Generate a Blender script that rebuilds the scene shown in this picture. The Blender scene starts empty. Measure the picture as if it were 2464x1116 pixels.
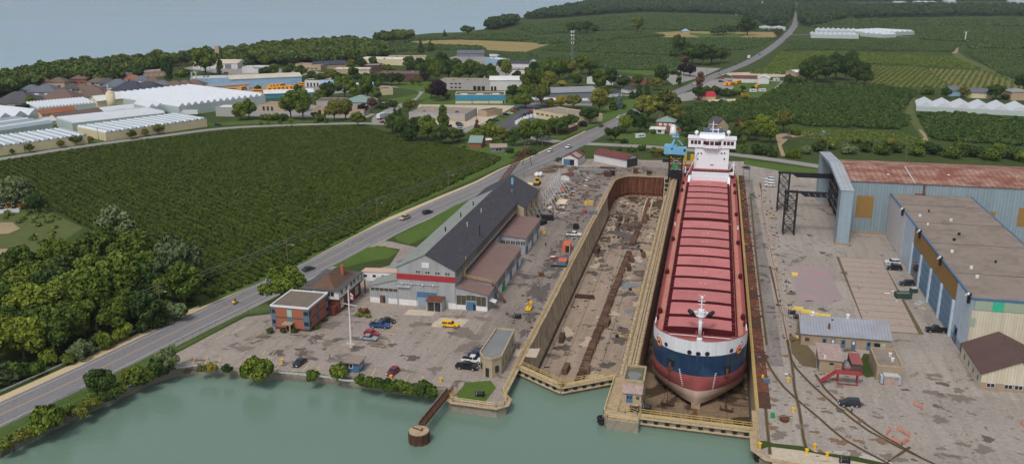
import bpy,bmesh,math,random
import numpy as np
from mathutils import Vector,Matrix,geometry
random.seed(7)
SC = bpy.context.scene
COL = SC.collection
# ---------------------------------------------------------------- camera
# photograph 2464 x 1116; world Y runs up the docks, X to the right, z=0 is the yard
F,CX,CY,YH,H = 2150.0,1232.0,558.0,-60.0,93.5
TH = math.atan((CY - YH) / F)
AZ = math.atan(502 * math.cos(TH) / F)
cam_data = bpy.data.cameras.new('camera')
cam = bpy.data.objects.new('camera',cam_data)
COL.objects.link(cam)
cam.location = (0,0,H)
cam.rotation_euler = (math.pi / 2 - TH,0,AZ)
cam_data.sensor_width = 36.0
cam_data.lens = 36.0 * F / 2464.0
cam_data.clip_start = 1.0
cam_data.clip_end = 60000.0
SC.camera = cam
# ---------------------------------------------------------------- sky, sun, exposure
SUN_EL,SUN_AZ = math.radians(54),math.radians(192)      # azimuth clockwise from +Y
world = bpy.data.worlds.new('World'); SC.world = world; world.use_nodes = True
wn,wl = world.node_tree.nodes,world.node_tree.links
bgn = wn['Background']; sky = wn.new('ShaderNodeTexSky'); sky.sky_type = 'NISHITA'
sky.sun_disc = False; sky.sun_elevation = SUN_EL; sky.sun_rotation = SUN_AZ
sky.air_density = 1.0; sky.dust_density = 4.0; sky.ozone_density = 1.0; sky.altitude = 100
hs = wn.new('ShaderNodeHueSaturation'); hs.inputs['Saturation'].default_value = 0.42
wl.new(sky.outputs[0],hs.inputs['Color']); wl.new(hs.outputs[0],bgn.inputs['Color'])
bgn.inputs['Strength'].default_value = 0.12
sun_d = bpy.data.lights.new('sun','SUN'); sun_d.energy = 1.5; sun_d.angle = math.radians(14); sun_d.color = (1.0,0.96,0.9)
sun = bpy.data.objects.new('sun',sun_d); COL.objects.link(sun)
sun.rotation_euler = (math.pi / 2 - SUN_EL,0,math.pi - SUN_AZ)
SC.view_settings.view_transform = 'Standard'; SC.view_settings.look = 'None'
SC.view_settings.exposure = 0.0; SC.view_settings.gamma = 1.0; SC.view_settings.use_curve_mapping = False
SC.render.engine = 'CYCLES'
SC.cycles.use_denoising = True
SC.cycles.max_bounces = 6; SC.cycles.diffuse_bounces = 3; SC.cycles.glossy_bounces = 2
SC.cycles.transparent_max_bounces = 6; SC.cycles.volume_bounces = 0
SC.cycles.caustics_reflective = False; SC.cycles.caustics_refractive = False
# ---------------------------------------------------------------- pixels to places
_f = Vector((-math.sin(AZ) * math.cos(TH),math.cos(AZ) * math.cos(TH),-math.sin(TH)))
_r = Vector((math.cos(AZ),math.sin(AZ),0)); _u = _r.cross(_f)
def ray(x,y): return _f * F + _r * (x - CX) + _u * (CY - y)
def P(x,y,z=0.0):
 d = ray(x,y); t = (z - H) / d.z
 return Vector((d.x * t,d.y * t,z))
def hgt(x,yb,yt,z=0.0):
 b = P(x,yb,z); d = ray(x,yt)
 return H + d.z / math.hypot(d.x,d.y) * math.hypot(b.x,b.y) - z
def PL(pts,z=0.0): return [P(x,y,z) for x,y in pts]
# ---------------------------------------------------------------- materials
def S(r,g,b,k=1.0):
 f = lambda c: ((c / 255) / 12.92 if c / 255 <= 0.04045 else ((c / 255 + 0.055) / 1.055) ** 2.4) * k
 return (f(r),f(g),f(b),1.0)
MATS = {}
class NT:
 def __init__(s,name):
  s.m = bpy.data.materials.new(name); s.m.use_nodes = True
  s.t = s.m.node_tree; s.n = s.t.nodes; s.l = s.t.links
  s.b = s.n['Principled BSDF']; MATS[name] = s.m
  s.pos = s.n.new('ShaderNodeNewGeometry').outputs['Position']
 def new(s,t,**k):
  n = s.n.new(t)
  for a,v in k.items(): setattr(n,a,v)
  return n
 def obj(s): return s.new('ShaderNodeTexCoord').outputs['Object']
 def mapping(s,vec,scale=(1,1,1),rot=(0,0,0)):
  n = s.new('ShaderNodeMapping'); s.l.new(vec,n.inputs['Vector'])
  n.inputs['Scale'].default_value = scale; n.inputs['Rotation'].default_value = rot
  return n.outputs[0]
 def noise(s,scale,detail=4,rough=0.6,vec=None,dist=0.0):
  n = s.new('ShaderNodeTexNoise'); s.l.new(vec or s.pos,n.inputs['Vector'])
  n.inputs['Scale'].default_value = scale; n.inputs['Detail'].default_value = detail
  n.inputs['Roughness'].default_value = rough; n.inputs['Distortion'].default_value = dist
  return n.outputs['Fac']
 def ramp(s,fac,stops):
  n = s.new('ShaderNodeValToRGB'); s.l.new(fac,n.inputs['Fac'])
  e = n.color_ramp.elements
  while len(e) < len(stops): e.new(0.5)
  for i,(p,c) in enumerate(stops):
   e[i].position = p; e[i].color = c if len(c) == 4 else (*c,1)
  return n.outputs[0]
 def step(s,fac,a,b): return s.ramp(fac,[(a,(0,0,0,1)),(b,(1,1,1,1))])
 def mix(s,fac,a,b,mode='MIX'):
  n = s.new('ShaderNodeMix',data_type='RGBA',blend_type=mode)
  for k,v in ((0,fac),(6,a),(7,b)):
   if isinstance(v,(int,float)): n.inputs[k].default_value = v
   elif isinstance(v,tuple): n.inputs[k].default_value = v
   else: s.l.new(v,n.inputs[k])
  return n.outputs[2]
 def bump(s,fac,strength=0.3,dist=0.1):
  n = s.new('ShaderNodeBump'); s.l.new(fac,n.inputs['Height'])
  n.inputs['Strength'].default_value = strength; n.inputs['Distance'].default_value = dist
  s.l.new(n.outputs[0],s.b.inputs['Normal'])
 def out(s,col,rough=0.85,metal=0.0,spec=0.3):
  if isinstance(col,tuple): s.b.inputs['Base Color'].default_value = col
  else: s.l.new(col,s.b.inputs['Base Color'])
  s.b.inputs['Roughness'].default_value = rough; s.b.inputs['Metallic'].default_value = metal
  s.b.inputs['Specular IOR Level'].default_value = spec
  return s.m
def mat(name,col,rough=0.8,var=0.25,scale=0.6,spec=0.3,metal=0.0,dirt=None,dirt_amt=0.5,streak=None,rnd=0.0,local=False):
 """painted or plain surface: colour with uneven wear, optional dirt patches and vertical streaks"""
 if name in MATS: return MATS[name]
 t = NT(name); vec = t.obj() if local else t.pos
 c = t.mix(t.noise(scale,5,0.65,vec),tuple(x * (1 - var) for x in col[:3]) + (1,),tuple(min(1,x * (1 + var)) for x in col[:3]) + (1,))
 if dirt:
  c = t.mix(t.ramp(t.noise(scale * 0.7,7,0.7,vec,0.6),[(0.45,(0,0,0)),(0.7,(dirt_amt,) * 3)]),c,dirt)
 if streak:
  c = t.mix(t.ramp(t.noise(1.0,4,0.6,t.mapping(vec,(1.6,1.6,0.06))),[(0.48,(0,0,0)),(0.72,(dirt_amt,) * 3)]),c,streak)
 if rnd:
  oi = t.new('ShaderNodeObjectInfo'); h = t.new('ShaderNodeHueSaturation')
  mr = t.new('ShaderNodeMapRange'); t.l.new(oi.outputs['Random'],mr.inputs[0])
  mr.inputs[3].default_value = 1 - rnd; mr.inputs[4].default_value = 1 + rnd
  t.l.new(mr.outputs[0],h.inputs['Value']); t.l.new(c,h.inputs['Color']); c = h.outputs[0]
 return t.out(c,rough,metal,spec)
def corrugated(name,col,axis,pitch=0.9,dirt=None,rough=0.6,depth=0.35,amt=0.5,streak=True):
 """profiled metal sheet: ribs as fine relief, rust or dirt streaks"""
 t = NT(name)
 w = t.new('ShaderNodeTexWave',wave_type='BANDS',bands_direction=axis,wave_profile='SIN')
 t.l.new(t.pos,w.inputs['Vector']); w.inputs['Scale'].default_value = 2 * math.pi / pitch / 20
 c = t.mix(t.noise(0.35,5,0.7),tuple(x * 0.82 for x in col[:3]) + (1,),tuple(min(1,x * 1.15) for x in col[:3]) + (1,))
 if dirt:
  v = t.mapping(t.pos,(1.3,1.3,0.05)) if streak else t.pos
  c = t.mix(t.ramp(t.noise(0.5 if streak else 0.16,7,0.72,v),[(0.42,(0,0,0)),(0.66,(amt,) * 3)]),c,dirt)
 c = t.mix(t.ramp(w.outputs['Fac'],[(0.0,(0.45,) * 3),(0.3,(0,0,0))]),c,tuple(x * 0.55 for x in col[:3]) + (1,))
 t.bump(w.outputs['Fac'],depth,0.08)
 return t.out(c,rough,0.0,0.35)
def concrete(name,c1,c2,stain,crack=0.12,stain_at=0.62,weeds=None,big=0.03,fine=0.9,patch=0.0,joint=(15,10)):
 """worn paving: tone patches, repaired rectangles, tyre-drawn streaks, oil stains, broken cracks"""
 t = NT(name); mul = lambda c,k: tuple(min(1,x * k) for x in c[:3]) + (1,)
 c = t.mix(t.ramp(t.noise(big,6,0.65,None,0.4),[(0.36,(0,0,0)),(0.64,(1,1,1))]),c1,c2)
 if patch:
  br = t.new('ShaderNodeTexBrick',offset=0.37,offset_frequency=2,squash=1.3,squash_frequency=3); t.l.new(t.mapping(t.pos,(1,1,1),(0,0,0.02)),br.inputs['Vector'])
  br.inputs['Scale'].default_value = 1.0; br.inputs['Mortar Size'].default_value = 0.07; br.inputs['Brick Width'].default_value = joint[0]; br.inputs['Row Height'].default_value = joint[1]
  br.inputs[1].default_value = mul(c1,0.74); br.inputs[2].default_value = mul(c2,1.22); br.inputs[3].default_value = mul(stain,0.8)
  c = t.mix(t.ramp(t.noise(0.02,3,0.5),[(0.35,(0.1 * patch,) * 3),(0.65,(patch,) * 3)]),c,br.outputs['Color'])
  c = t.mix(t.ramp(t.noise(0.5,6,0.7,t.mapping(t.pos,(1.0,0.07,1),(0,0,0.03))),[(0.45,(0,0,0)),(0.68,(0.55,) * 3)]),c,mul(stain,1.15))
 c = t.mix(0.5,c,t.ramp(t.noise(fine,9,0.8),[(0.3,mul(c1,0.5)),(0.72,mul(c2,1.3))]))
 c = t.mix(t.ramp(t.noise(0.085,9,0.68,None,1.4),[(stain_at,(0,0,0)),(stain_at + 0.05,(0.85,) * 3)]),c,stain)
 c = t.mix(t.ramp(t.noise(0.45,6,0.65,None,0.5),[(0.64,(0,0,0)),(0.71,(0.6,) * 3)]),c,stain)
 if crack:
  nz = t.new('ShaderNodeTexNoise'); t.l.new(t.pos,nz.inputs['Vector']); nz.inputs['Scale'].default_value = 0.3; nz.inputs['Detail'].default_value = 6
  sc = t.new('ShaderNodeVectorMath',operation='SCALE'); t.l.new(nz.outputs['Color'],sc.inputs[0]); sc.inputs['Scale'].default_value = 9.0
  av = t.new('ShaderNodeVectorMath',operation='ADD'); t.l.new(t.pos,av.inputs[0]); t.l.new(sc.outputs[0],av.inputs[1])
  vo = t.new('ShaderNodeTexVoronoi',feature='DISTANCE_TO_EDGE'); t.l.new(av.outputs[0],vo.inputs['Vector']); vo.inputs['Scale'].default_value = crack
  k = t.mix(1.0,t.ramp(vo.outputs['Distance'],[(0.0,(0.6,) * 3),(0.014,(0,0,0))]),t.ramp(t.noise(0.05,4,0.6),[(0.48,(0,0,0)),(0.62,(1,1,1))]),'MULTIPLY')
  c = t.mix(k,c,weeds or mul(stain,0.5))
 return t.out(c,0.92,0,0.2)
def foliage(name,dark,light,rnd=0.22):
 t = NT(name)
 a = t.new('ShaderNodeAttribute',attribute_name='tint')
 c = t.mix(a.outputs['Fac'],dark,light)
 oi = t.new('ShaderNodeObjectInfo'); h = t.new('ShaderNodeHueSaturation')
 mr = t.new('ShaderNodeMapRange'); t.l.new(oi.outputs['Random'],mr.inputs[0]); mr.inputs[3].default_value = 1 - rnd; mr.inputs[4].default_value = 1 + rnd
 mh = t.new('ShaderNodeMapRange'); t.l.new(oi.outputs['Random'],mh.inputs[0]); mh.inputs[3].default_value = 0.515; mh.inputs[4].default_value = 0.485
 t.l.new(mr.outputs[0],h.inputs['Value']); t.l.new(mh.outputs[0],h.inputs['Hue']); t.l.new(c,h.inputs['Color'])
 return t.out(h.outputs[0],0.75,0,0.15)
# ---------------------------------------------------------------- mesh building
class MB:
 def __init__(s): s.v = []; s.f = []
 def add(s,vs,fs):
  o = len(s.v); s.v += [tuple(v) for v in vs]; s.f += [tuple(i + o for i in f) for f in fs]; return s
 def box(s,x0,y0,z0,x1,y1,z1):
  return s.add([(x0,y0,z0),(x1,y0,z0),(x1,y1,z0),(x0,y1,z0),(x0,y0,z1),(x1,y0,z1),(x1,y1,z1),(x0,y1,z1)],
      [(0,3,2,1),(4,5,6,7),(0,1,5,4),(1,2,6,5),(2,3,7,6),(3,0,4,7)])
 def obox(s,c,d,rz=0.0,z0=None):
  ca,sa = math.cos(rz),math.sin(rz); hx,hy,hz = d[0] / 2,d[1] / 2,d[2] / 2
  vs = [(c[0] + x * ca - y * sa,c[1] + x * sa + y * ca,c[2] + z) for z in (-hz,hz) for x,y in ((-hx,-hy),(hx,-hy),(hx,hy),(-hx,hy))]
  return s.add(vs,[(0,3,2,1),(4,5,6,7),(0,1,5,4),(1,2,6,5),(2,3,7,6),(3,0,4,7)])
 def prism(s,poly,z0,z1,cap0=True):
  n = len(poly); vs = [(p[0],p[1],z0) for p in poly] + [(p[0],p[1],z1) for p in poly]
  fs = [(i,(i + 1) % n,n + (i + 1) % n,n + i) for i in range(n)] + [tuple(range(n,2 * n))]
  if cap0: fs.append(tuple(range(n - 1,-1,-1)))
  return s.add(vs,fs)
 def extr(s,prof,axis,a,b):
  """profile of (u, z) swept along axis 'x' or 'y' from a to b"""
  n = len(prof); mk = (lambda t,u,z: (t,u,z)) if axis == 'x' else (lambda t,u,z: (u,t,z))
  vs = [mk(a,u,z) for u,z in prof] + [mk(b,u,z) for u,z in prof]
  return s.add(vs,[(i,(i + 1) % n,n + (i + 1) % n,n + i) for i in range(n)] + [tuple(range(n - 1,-1,-1)),tuple(range(n,2 * n))])
 def bar(s,p,q,w,h=None):
  p,q = Vector(p),Vector(q); d = (q - p); h = h or w
  if d.length < 1e-6: return s
  d.normalize(); up = Vector((0,0,1)) if abs(d.z) < 0.95 else Vector((0,1,0))
  a = d.cross(up).normalized() * (w / 2); b = a.cross(d).normalized() * (h / 2)
  vs = [e + x + y for e in (p,q) for x,y in ((-a,-b),(a,-b),(a,b),(-a,b))]
  return s.add(vs,[(0,1,2,3),(7,6,5,4),(0,4,5,1),(1,5,6,2),(2,6,7,3),(3,7,4,0)])
 def cyl(s,p,q,r,n=10,r2=None):
  p,q = Vector(p),Vector(q); d = (q - p).normalized(); r2 = r if r2 is None else r2
  up = Vector((0,0,1)) if abs(d.z) < 0.95 else Vector((0,1,0))
  a = d.cross(up).normalized(); b = a.cross(d).normalized()
  vs = [e + (a * math.cos(t) + b * math.sin(t)) * rr for e,rr in ((p,r),(q,r2)) for t in [2 * math.pi * i / n for i in range(n)]]
  return s.add(vs,[(i,(i + 1) % n,n + (i + 1) % n,n + i) for i in range(n)] + [tuple(range(n - 1,-1,-1)),tuple(range(n,2 * n))])
 def path(s,pts,w,h=None):
  for a,b in zip(pts,pts[1:]): s.bar(a,b,w,h)
  return s
 def ball(s,c,r,n=8,m=6,sz=1.0):
  vs = [(c[0] + r * math.sin(math.pi * j / m) * math.cos(2 * math.pi * i / n),c[1] + r * math.sin(math.pi * j / m) * math.sin(2 * math.pi * i / n),c[2] + r * sz * math.cos(math.pi * j / m)) for j in range(m + 1) for i in range(n)]
  return s.add(vs,[(j * n + i,(j + 1) * n + i,(j + 1) * n + (i + 1) % n,j * n + (i + 1) % n) for j in range(m) for i in range(n)])
 def torus(s,c,R,r,axis='y',n=14,m=6):
  vs = []
  for i in range(n):
   for j in range(m):
    t,p = 2 * math.pi * i / n,2 * math.pi * j / m
    u,w,k = (R + r * math.cos(p)) * math.cos(t),(R + r * math.cos(p)) * math.sin(t),r * math.sin(p)
    vs.append((c[0] + u,c[1] + k,c[2] + w) if axis == 'y' else (c[0] + k,c[1] + u,c[2] + w) if axis == 'x' else (c[0] + u,c[1] + w,c[2] + k))
  return s.add(vs,[(i * m + j,((i + 1) % n) * m + j,((i + 1) % n) * m + (j + 1) % m,i * m + (j + 1) % m) for i in range(n) for j in range(m)])
 def sheet(s,poly,z=None):
  """flat polygon, concave allowed"""
  pts = [Vector((p[0],p[1],(p[2] if len(p) > 2 else 0) if z is None else z)) for p in poly]
  return s.add(pts,[t if (pts[t[1]] - pts[t[0]]).cross(pts[t[2]] - pts[t[0]]).z > 0 else t[::-1] for t in geometry.tessellate_polygon([pts])])
 def quad(s,a,b,c,d): return s.add([a,b,c,d],[(0,1,2,3)])
 def build(s,name,m,parent=None,smooth=False,world=True):
  me = bpy.data.meshes.new(name)
  vs = s.v
  if parent is not None and world:
   inv = WM[parent.name].inverted()
   vs = [tuple(inv @ Vector(v)) for v in vs]
  me.from_pydata(vs,[],s.f); me.update()
  if smooth: me.polygons.foreach_set('use_smooth',[True] * len(me.polygons))
  me.materials.append(MATS[m] if isinstance(m,str) else m)
  return place(name,me,parent)
WM = {}
def place(name,me,parent=None):
 o = bpy.data.objects.new(name,me); COL.objects.link(o)
 if parent is not None: o.parent = parent; WM[o.name] = WM[parent.name]
 else: WM[o.name] = Matrix.Identity(4)
 return o
def tag(o,label=None,cat=None,group=None,kind=None):
 if label: o['label'] = label
 if cat: o['category'] = cat
 if group: o['group'] = group
 if kind: o['kind'] = kind
 return o
def thing(name,label,cat,loc=(0,0,0),rz=0.0,group=None):
 o = bpy.data.objects.new(name,None); COL.objects.link(o); o.empty_display_size = 0.5
 o.location = loc; o.rotation_euler = (0,0,rz)
 WM[o.name] = Matrix.Translation(Vector(loc)) @ Matrix.Rotation(rz,4,'Z')
 return tag(o,label,cat,group)
def copy_tree(o,parent=None,loc=None,rz=None,label=None,group=None,swap=None):
 c = o.copy(); COL.objects.link(c); c.parent = parent
 if loc is not None: c.location = loc
 if rz is not None: c.rotation_euler = (0,0,rz)
 if label: c['label'] = label
 if group: c['group'] = group
 if swap and c.type == 'MESH':
  for s in c.material_slots:
   if s.material and s.material.name in swap:
    mm = swap[s.material.name]; s.link = 'OBJECT'; s.material = mm
 for ch in o.children: copy_tree(ch,c,swap=swap)
 return c
def hide_proto(o):
 for ch in list(o.children): hide_proto(ch)
 bpy.data.objects.remove(o)
def structure(name,poly,z,m,label=None):
 o = MB().sheet(poly,z).build(name,m); return tag(o,label,None,None,'structure')
def ribbon(center,w):
 """outline of a strip of width w (or per-point widths) along a centre line"""
 L,R = [],[]
 n = len(center)
 for i,p in enumerate(center):
  a = Vector(center[max(0,i - 1)][:2]); b = Vector(center[min(n - 1,i + 1)][:2]); d = (b - a).normalized()
  nn = Vector((-d.y,d.x)); ww = (w[i] if isinstance(w,(list,tuple)) else w) / 2
  L.append((p[0] + nn.x * ww,p[1] + nn.y * ww)); R.append((p[0] - nn.x * ww,p[1] - nn.y * ww))
 return L,R
def ribbon_mesh(name,center,w,z,m,off=0.0):
 L,R = ribbon(center,w); mb = MB(); n = len(L)
 mb.add([(*p,z) for p in L] + [(*p,z) for p in R],[(n + i,n + i + 1,i + 1,i) for i in range(n - 1)])
 return tag(mb.build(name,m),None,None,None,'structure')
def smooth_path(pts,step=8.0):
 """Catmull-Rom through 2D points"""
 pts = [Vector(p[:2]) for p in pts]; out = []
 for i in range(len(pts) - 1):
  p0,p1,p2,p3 = pts[max(0,i - 1)],pts[i],pts[i + 1],pts[min(len(pts) - 1,i + 2)]
  k = max(1,int((p2 - p1).length / step))
  for j in range(k):
   t = j / k
   out.append(0.5 * ((2 * p1) + (p2 - p0) * t + (2 * p0 - 5 * p1 + 4 * p2 - p3) * t * t + (3 * p1 - p0 - 3 * p2 + p3) * t ** 3))
 return out + [pts[-1]]
def along(pts,spacing):
 """points every spacing metres with heading"""
 out = []; need = 0.0
 for a,b in zip(pts,pts[1:]):
  a,b = Vector(a[:2]),Vector(b[:2]); L = (b - a).length; d = (b - a) / max(L,1e-6)
  while need <= L:
   out.append((a + d * need,math.atan2(d.y,d.x))); need += spacing
  need -= L
 return out
ORD = ['first','second','third','fourth','fifth','sixth','seventh','eighth','ninth','tenth','eleventh','twelfth','thirteenth','fourteenth','fifteenth','sixteenth','seventeenth','eighteenth','nineteenth','twentieth']
def nth(n):
 t,u = divmod(n,10)
 if n <= 20: return ORD[n - 1]
 w = ['','','twent','thirt','fort','fift','sixt','sevent','eight','ninet'][t]
 return w + 'ieth' if u == 0 else w + 'y-' + ORD[u - 1]
def inside(p,poly):
 x,y = p[0],p[1]; c = False; n = len(poly)
 for i in range(n):
  x1,y1 = poly[i][0],poly[i][1]; x2,y2 = poly[(i + 1) % n][0],poly[(i + 1) % n][1]
  if (y1 > y) != (y2 > y) and x < (x2 - x1) * (y - y1) / (y2 - y1) + x1: c = not c
 return c
# ================================================================ land, water, roads
WATER_Z,DOCK_Z = -2.2,-9.5
def grass_mat(name,a,b,dry,scale=0.05):
 t = NT(name)
 c = t.mix(t.ramp(t.noise(scale,6,0.7),[(0.35,(0,0,0)),(0.65,(1,1,1))]),a,b)
 c = t.mix(t.ramp(t.noise(0.8,6,0.8),[(0.3,(0,0,0)),(0.75,(0.6,) * 3)]),c,tuple(x * 0.55 for x in a[:3]) + (1,))
 c = t.mix(t.ramp(t.noise(0.13,6,0.7,None,0.8),[(0.58,(0,0,0)),(0.7,(0.55,) * 3)]),c,dry)
 t.bump(t.noise(2.0,5,0.8),0.5,0.2)
 return t.out(c,0.95,0,0.1)
grass_mat('rough_grass',S(74,88,44),S(60,76,40),S(112,108,72))
grass_mat('lawn',S(80,104,46),S(94,114,54),S(110,114,68),0.08)
grass_mat('orchard_floor',S(60,72,36),S(70,78,44),S(96,88,62),0.1)
concrete('asphalt_road',S(122,121,124),S(134,132,134),S(104,103,106),0.06,0.66,fine=1.4,patch=0.25)
concrete('pale_asphalt',S(140,138,136),S(156,152,148),S(112,110,108),0.08,0.64)
concrete('yard_concrete',S(144,134,126),S(166,155,146),S(86,79,74),0.11,0.575,big=0.025,weeds=S(90,84,70),patch=0.6)
concrete('right_yard_concrete',S(146,138,131),S(170,161,152),S(96,88,80),0.10,0.585,big=0.03,weeds=S(102,92,66),patch=0.75,joint=(19,13))
concrete('gravel',S(190,170,136),S(204,186,152),S(150,134,108),0,0.7,fine=2.5)
concrete('pale_concrete',S(186,172,152),S(198,186,166),S(140,126,108),0.2,0.64)
concrete('dirt',S(150,130,104),S(168,150,122),S(112,94,72),0,0.6)
concrete('dark_lot',S(84,84,90),S(98,97,102),S(70,70,74),0.05,0.66)
mat('road_paint_white',S(206,204,198),0.8,0.2,1.5); mat('road_paint_yellow',S(186,162,112),0.8,0.2,1.5)
BANK = [(-800,-600),(-330,-60),(-190,80)] + [tuple(P(x,y,WATER_Z)[:2]) for x,y in
  [(0,1100),(75,1058),(149,1024),(224,987),(291,957),(373,920),(421,905),(481,898),(540,899),(593,909),(655,911),(749,916),(794,923),(846,929),(901,936),(959,947),(1049,950)]]
DOCK1_CURVE = [(-43.3 + 9 * (1 - math.cos(t)),409.6 + 16 * math.sin(t)) for t in [math.pi / 2 * i / 8 for i in range(9)]]
QUAY = BANK + [(-57.5,184.5),(-54.6,183.6),(-55.2,178.6),(-53.8,177.2),(-43.2,176.6),(-41.4,178.4),(-41.5,181.5),(-43.3,184.0),(-43.3,199.0)]
DOCKS = DOCK1_CURVE + [(-17.4,425.6),(-17.4,199.5),(-18.9,199.0),(-19.6,179.0),(-18.4,176.8),(-11.5,176.4),(-11.4,196.0),(-14.1,196.2),(-14.1,438.0),(13.7,438.0),(13.7,188.0),(12.6,187.8),(12.6,170.2),(14.8,167.2)]
RBANK = [(26,165.6),(60,161.5),(140,152),(800,70),(900,-600)]
SHORE = [tuple(P(x,y,-4)[:2]) for x,y in [(1900,-26),(1560,-14),(1440,-4),(1400,7),(1372,14),(1335,24),(1290,36),(1262,46),(1236,52),(1205,56),(1178,64),(1165,76),(1112,84),(1040,86),(985,92),(905,100),(850,104),(740,114),(640,122),(520,134),(400,150),(250,160),(110,172),(0,186),(-300,232),(-900,330)]]
land_poly = QUAY + DOCKS + RBANK + [(8000,-600),(8000,12000),(SHORE[0][0],12000)] + SHORE + [(-4000,-600)]
structure('ground',land_poly,0.0,'rough_grass')
# water of the canal and of the lake
def water(name,col,rough,bscale,bstr,far=None,spec=0.5):
 t = NT(name)
 c = col
 if far: c = t.mix(t.ramp(t.noise(0.0012,5,0.6,t.mapping(t.pos,(1,2.5,1))),[(0.4,(0,0,0)),(0.62,(1,1,1))]),col,far)
 v = t.mapping(t.pos,(1.0,1.6,1.0),(0,0,0.3))
 n = t.noise(bscale,6,0.62,v); t.bump(n,bstr,0.15)
 return t.out(c,rough,0,spec)
water('canal_water',S(108,132,118),0.06,0.6,0.55,S(98,122,110))
water('lake_water',S(152,176,200),0.25,0.12,0.35,S(142,176,186),0.5)
canal = structure('canal',[(-900,-600)] + BANK[1:] + [(-57,183.2),(-54.6,183.2),(-43.6,180),(-43.6,199.6),(-30.9,191.2),(-18.6,199.4),(-18.6,180),(-11.4,180.2),(12.8,179.4),(12.8,171),(26,168),(140,155),(800,75),(900,-600)],WATER_Z,'canal_water')
structure('lake',[(-12000,-4000),(9000,-4000),(9000,14000),(-12000,14000)],-13.0,'lake_water')
# lake bluff and canal bank walls (real drop from the land to the water)
def wall_strip(name,pts,z0,z1,m,thick=0.5):
 mb = MB(); n = len(pts)
 L,R = ribbon(pts,thick * 2)
 mb.add([(*p,z1) for p in L] + [(*p,z1) for p in R] + [(*p,z0) for p in R],
   [(n + i,n + i + 1,i + 1,i) for i in range(n - 1)] + [(2 * n + i,2 * n + i + 1,n + i + 1,n + i) for i in range(n - 1)])
 return tag(mb.build(name,m),None,None,None,'structure')
concrete('bluff_earth',S(120,108,84),S(104,98,70),S(74,80,48),0,0.55)
concrete('old_bank_concrete',S(136,126,112),S(156,148,136),S(88,78,62),0.4,0.58,big=0.2)
mb = MB()
for a,b in zip(SHORE,SHORE[1:]): mb.quad((*a,-0.02),(*b,-0.02),(b[0] - 6,b[1] + 8,-13.4),(a[0] - 6,a[1] + 8,-13.4))
tag(mb.build('shore_bluff','bluff_earth'),None,None,None,'structure')
bank_pts = QUAY[1:len(BANK)] + [(-57.5,184.5),(-54.6,183.6)]
mb = MB(); n = len(bank_pts)
L,R = ribbon(bank_pts,0.8)
rng = random.Random(3)
mb.add([(*p,0.05 + rng.uniform(-.25,.1)) for p in L] + [(*p,-0.35 + rng.uniform(-.3,.1)) for p in R] + [(*p,-5) for p in R],
  [(n + i,n + i + 1,i + 1,i) for i in range(n - 1)] + [(2 * n + i,2 * n + i + 1,n + i + 1,n + i) for i in range(n - 1)])
tag(mb.build('canal_bank','old_bank_concrete'),None,None,None,'structure')
# shipyard pavement
YARD_W = [tuple(P(x,y)[:2]) for x,y in ((424,850),(500,810),(592,762),(652,755))] + [(-116.2,222),(-113,226),(-113,242),(-98,262),(-97,320),(-91,385),(-87,425),(-84,446),(-76,456),(-58,464)]
YARD_N = [(-31,466),(18,474),(24,470),(60,446),(62,425)]
yard_left = [b for b in BANK if b[0] > -126][0:] + QUAY[len(BANK):] + DOCKS[:10] + DOCKS[10:20]
ym = QUAY[len(BANK):] + DOCKS + [(26,165.6)]
yard_poly_left = [b for b in BANK if b[0] > -127 and b[1] > 100] + QUAY[len(BANK):] + DOCK1_CURVE + [(-17.4,425.6),(-17.4,199.5),(-18.9,199.0),(-19.6,179.0),(-18.4,176.8),(-11.5,176.4),(-11.4,196.0),(-14.1,196.2),(-14.1,438.0),(0,438.0),(0,471)] + [YARD_N[0]] + YARD_W[::-1]
structure('shipyard_pavement',yard_poly_left,0.02,'yard_concrete')
yard_poly_right = [(0,471),(0,438),(13.7,438.0),(13.7,188.0),(12.6,187.8),(12.6,170.2),(14.8,167.2),(26,165.6),(60,161.5),(140,152),(140,420),(62,425)] + [(60,446),(24,470),(18,474)]
concrete('worn_lane',S(112,103,97),S(156,145,136),S(74,67,63),0.2,0.56,big=0.07,patch=0.8,joint=(5,22))
structure('yard_lane',[(-58.8,205),(-53,198),(-45,203),(-45,385),(-45.2,410),(-38,428),(-18,428),(-16,446),(-40,452),(-62,440),(-64,350),(-59,318)],0.026,'worn_lane')
structure('shipyard_apron',yard_poly_right,0.02,'right_yard_concrete')
# main road
ROAD_PX = [(-260,1118),(0,998),(141,933),(231,891),(315,850),(440,789),(558,733),(623,702),(784,627),(913,559),(997,521),(1110,472),(1180,442),(1244,408),(1292,389),(1338,367),(1428,323),(1459,306),(1590,241),(1715,185),(1810,145),(1872,104),(1905,72),(1914,55),(1918,30)]
ROAD = smooth_path([P(x,y) for x,y in ROAD_PX],10)
RW = [11.2 if p.y < 330 else 11.2 + min(3.4,(p.y - 330) / 28) if p.y < 560 else 11.5 for p in ROAD]
ribbon_mesh('main_road',ROAD,RW,0.07,'asphalt_road')
def offset(pts,d):
 L,R = ribbon(pts,2 * abs(d)); return L if d > 0 else R
near_road = [p for p in ROAD if p.y < 900]
ribbon_mesh('gravel_shoulder',offset([p for p in near_road if p.y < 560],7.1),2.8,0.05,'gravel')
ribbon_mesh('road_shoulder',offset([p for p in near_road if p.y < 420],-6.6),1.9,0.05,'pale_asphalt')
ribbon_mesh('lane_marking',offset(near_road,0.16),0.13,0.078,'road_paint_yellow')
ribbon_mesh('lane_marking',offset(near_road,-0.16),0.13,0.078,'road_paint_yellow')
for d in (4.4,-4.4):
 ribbon_mesh('edge_marking',offset([p for p in near_road if p.y < 470],d),0.13,0.078,'road_paint_white')
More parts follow.
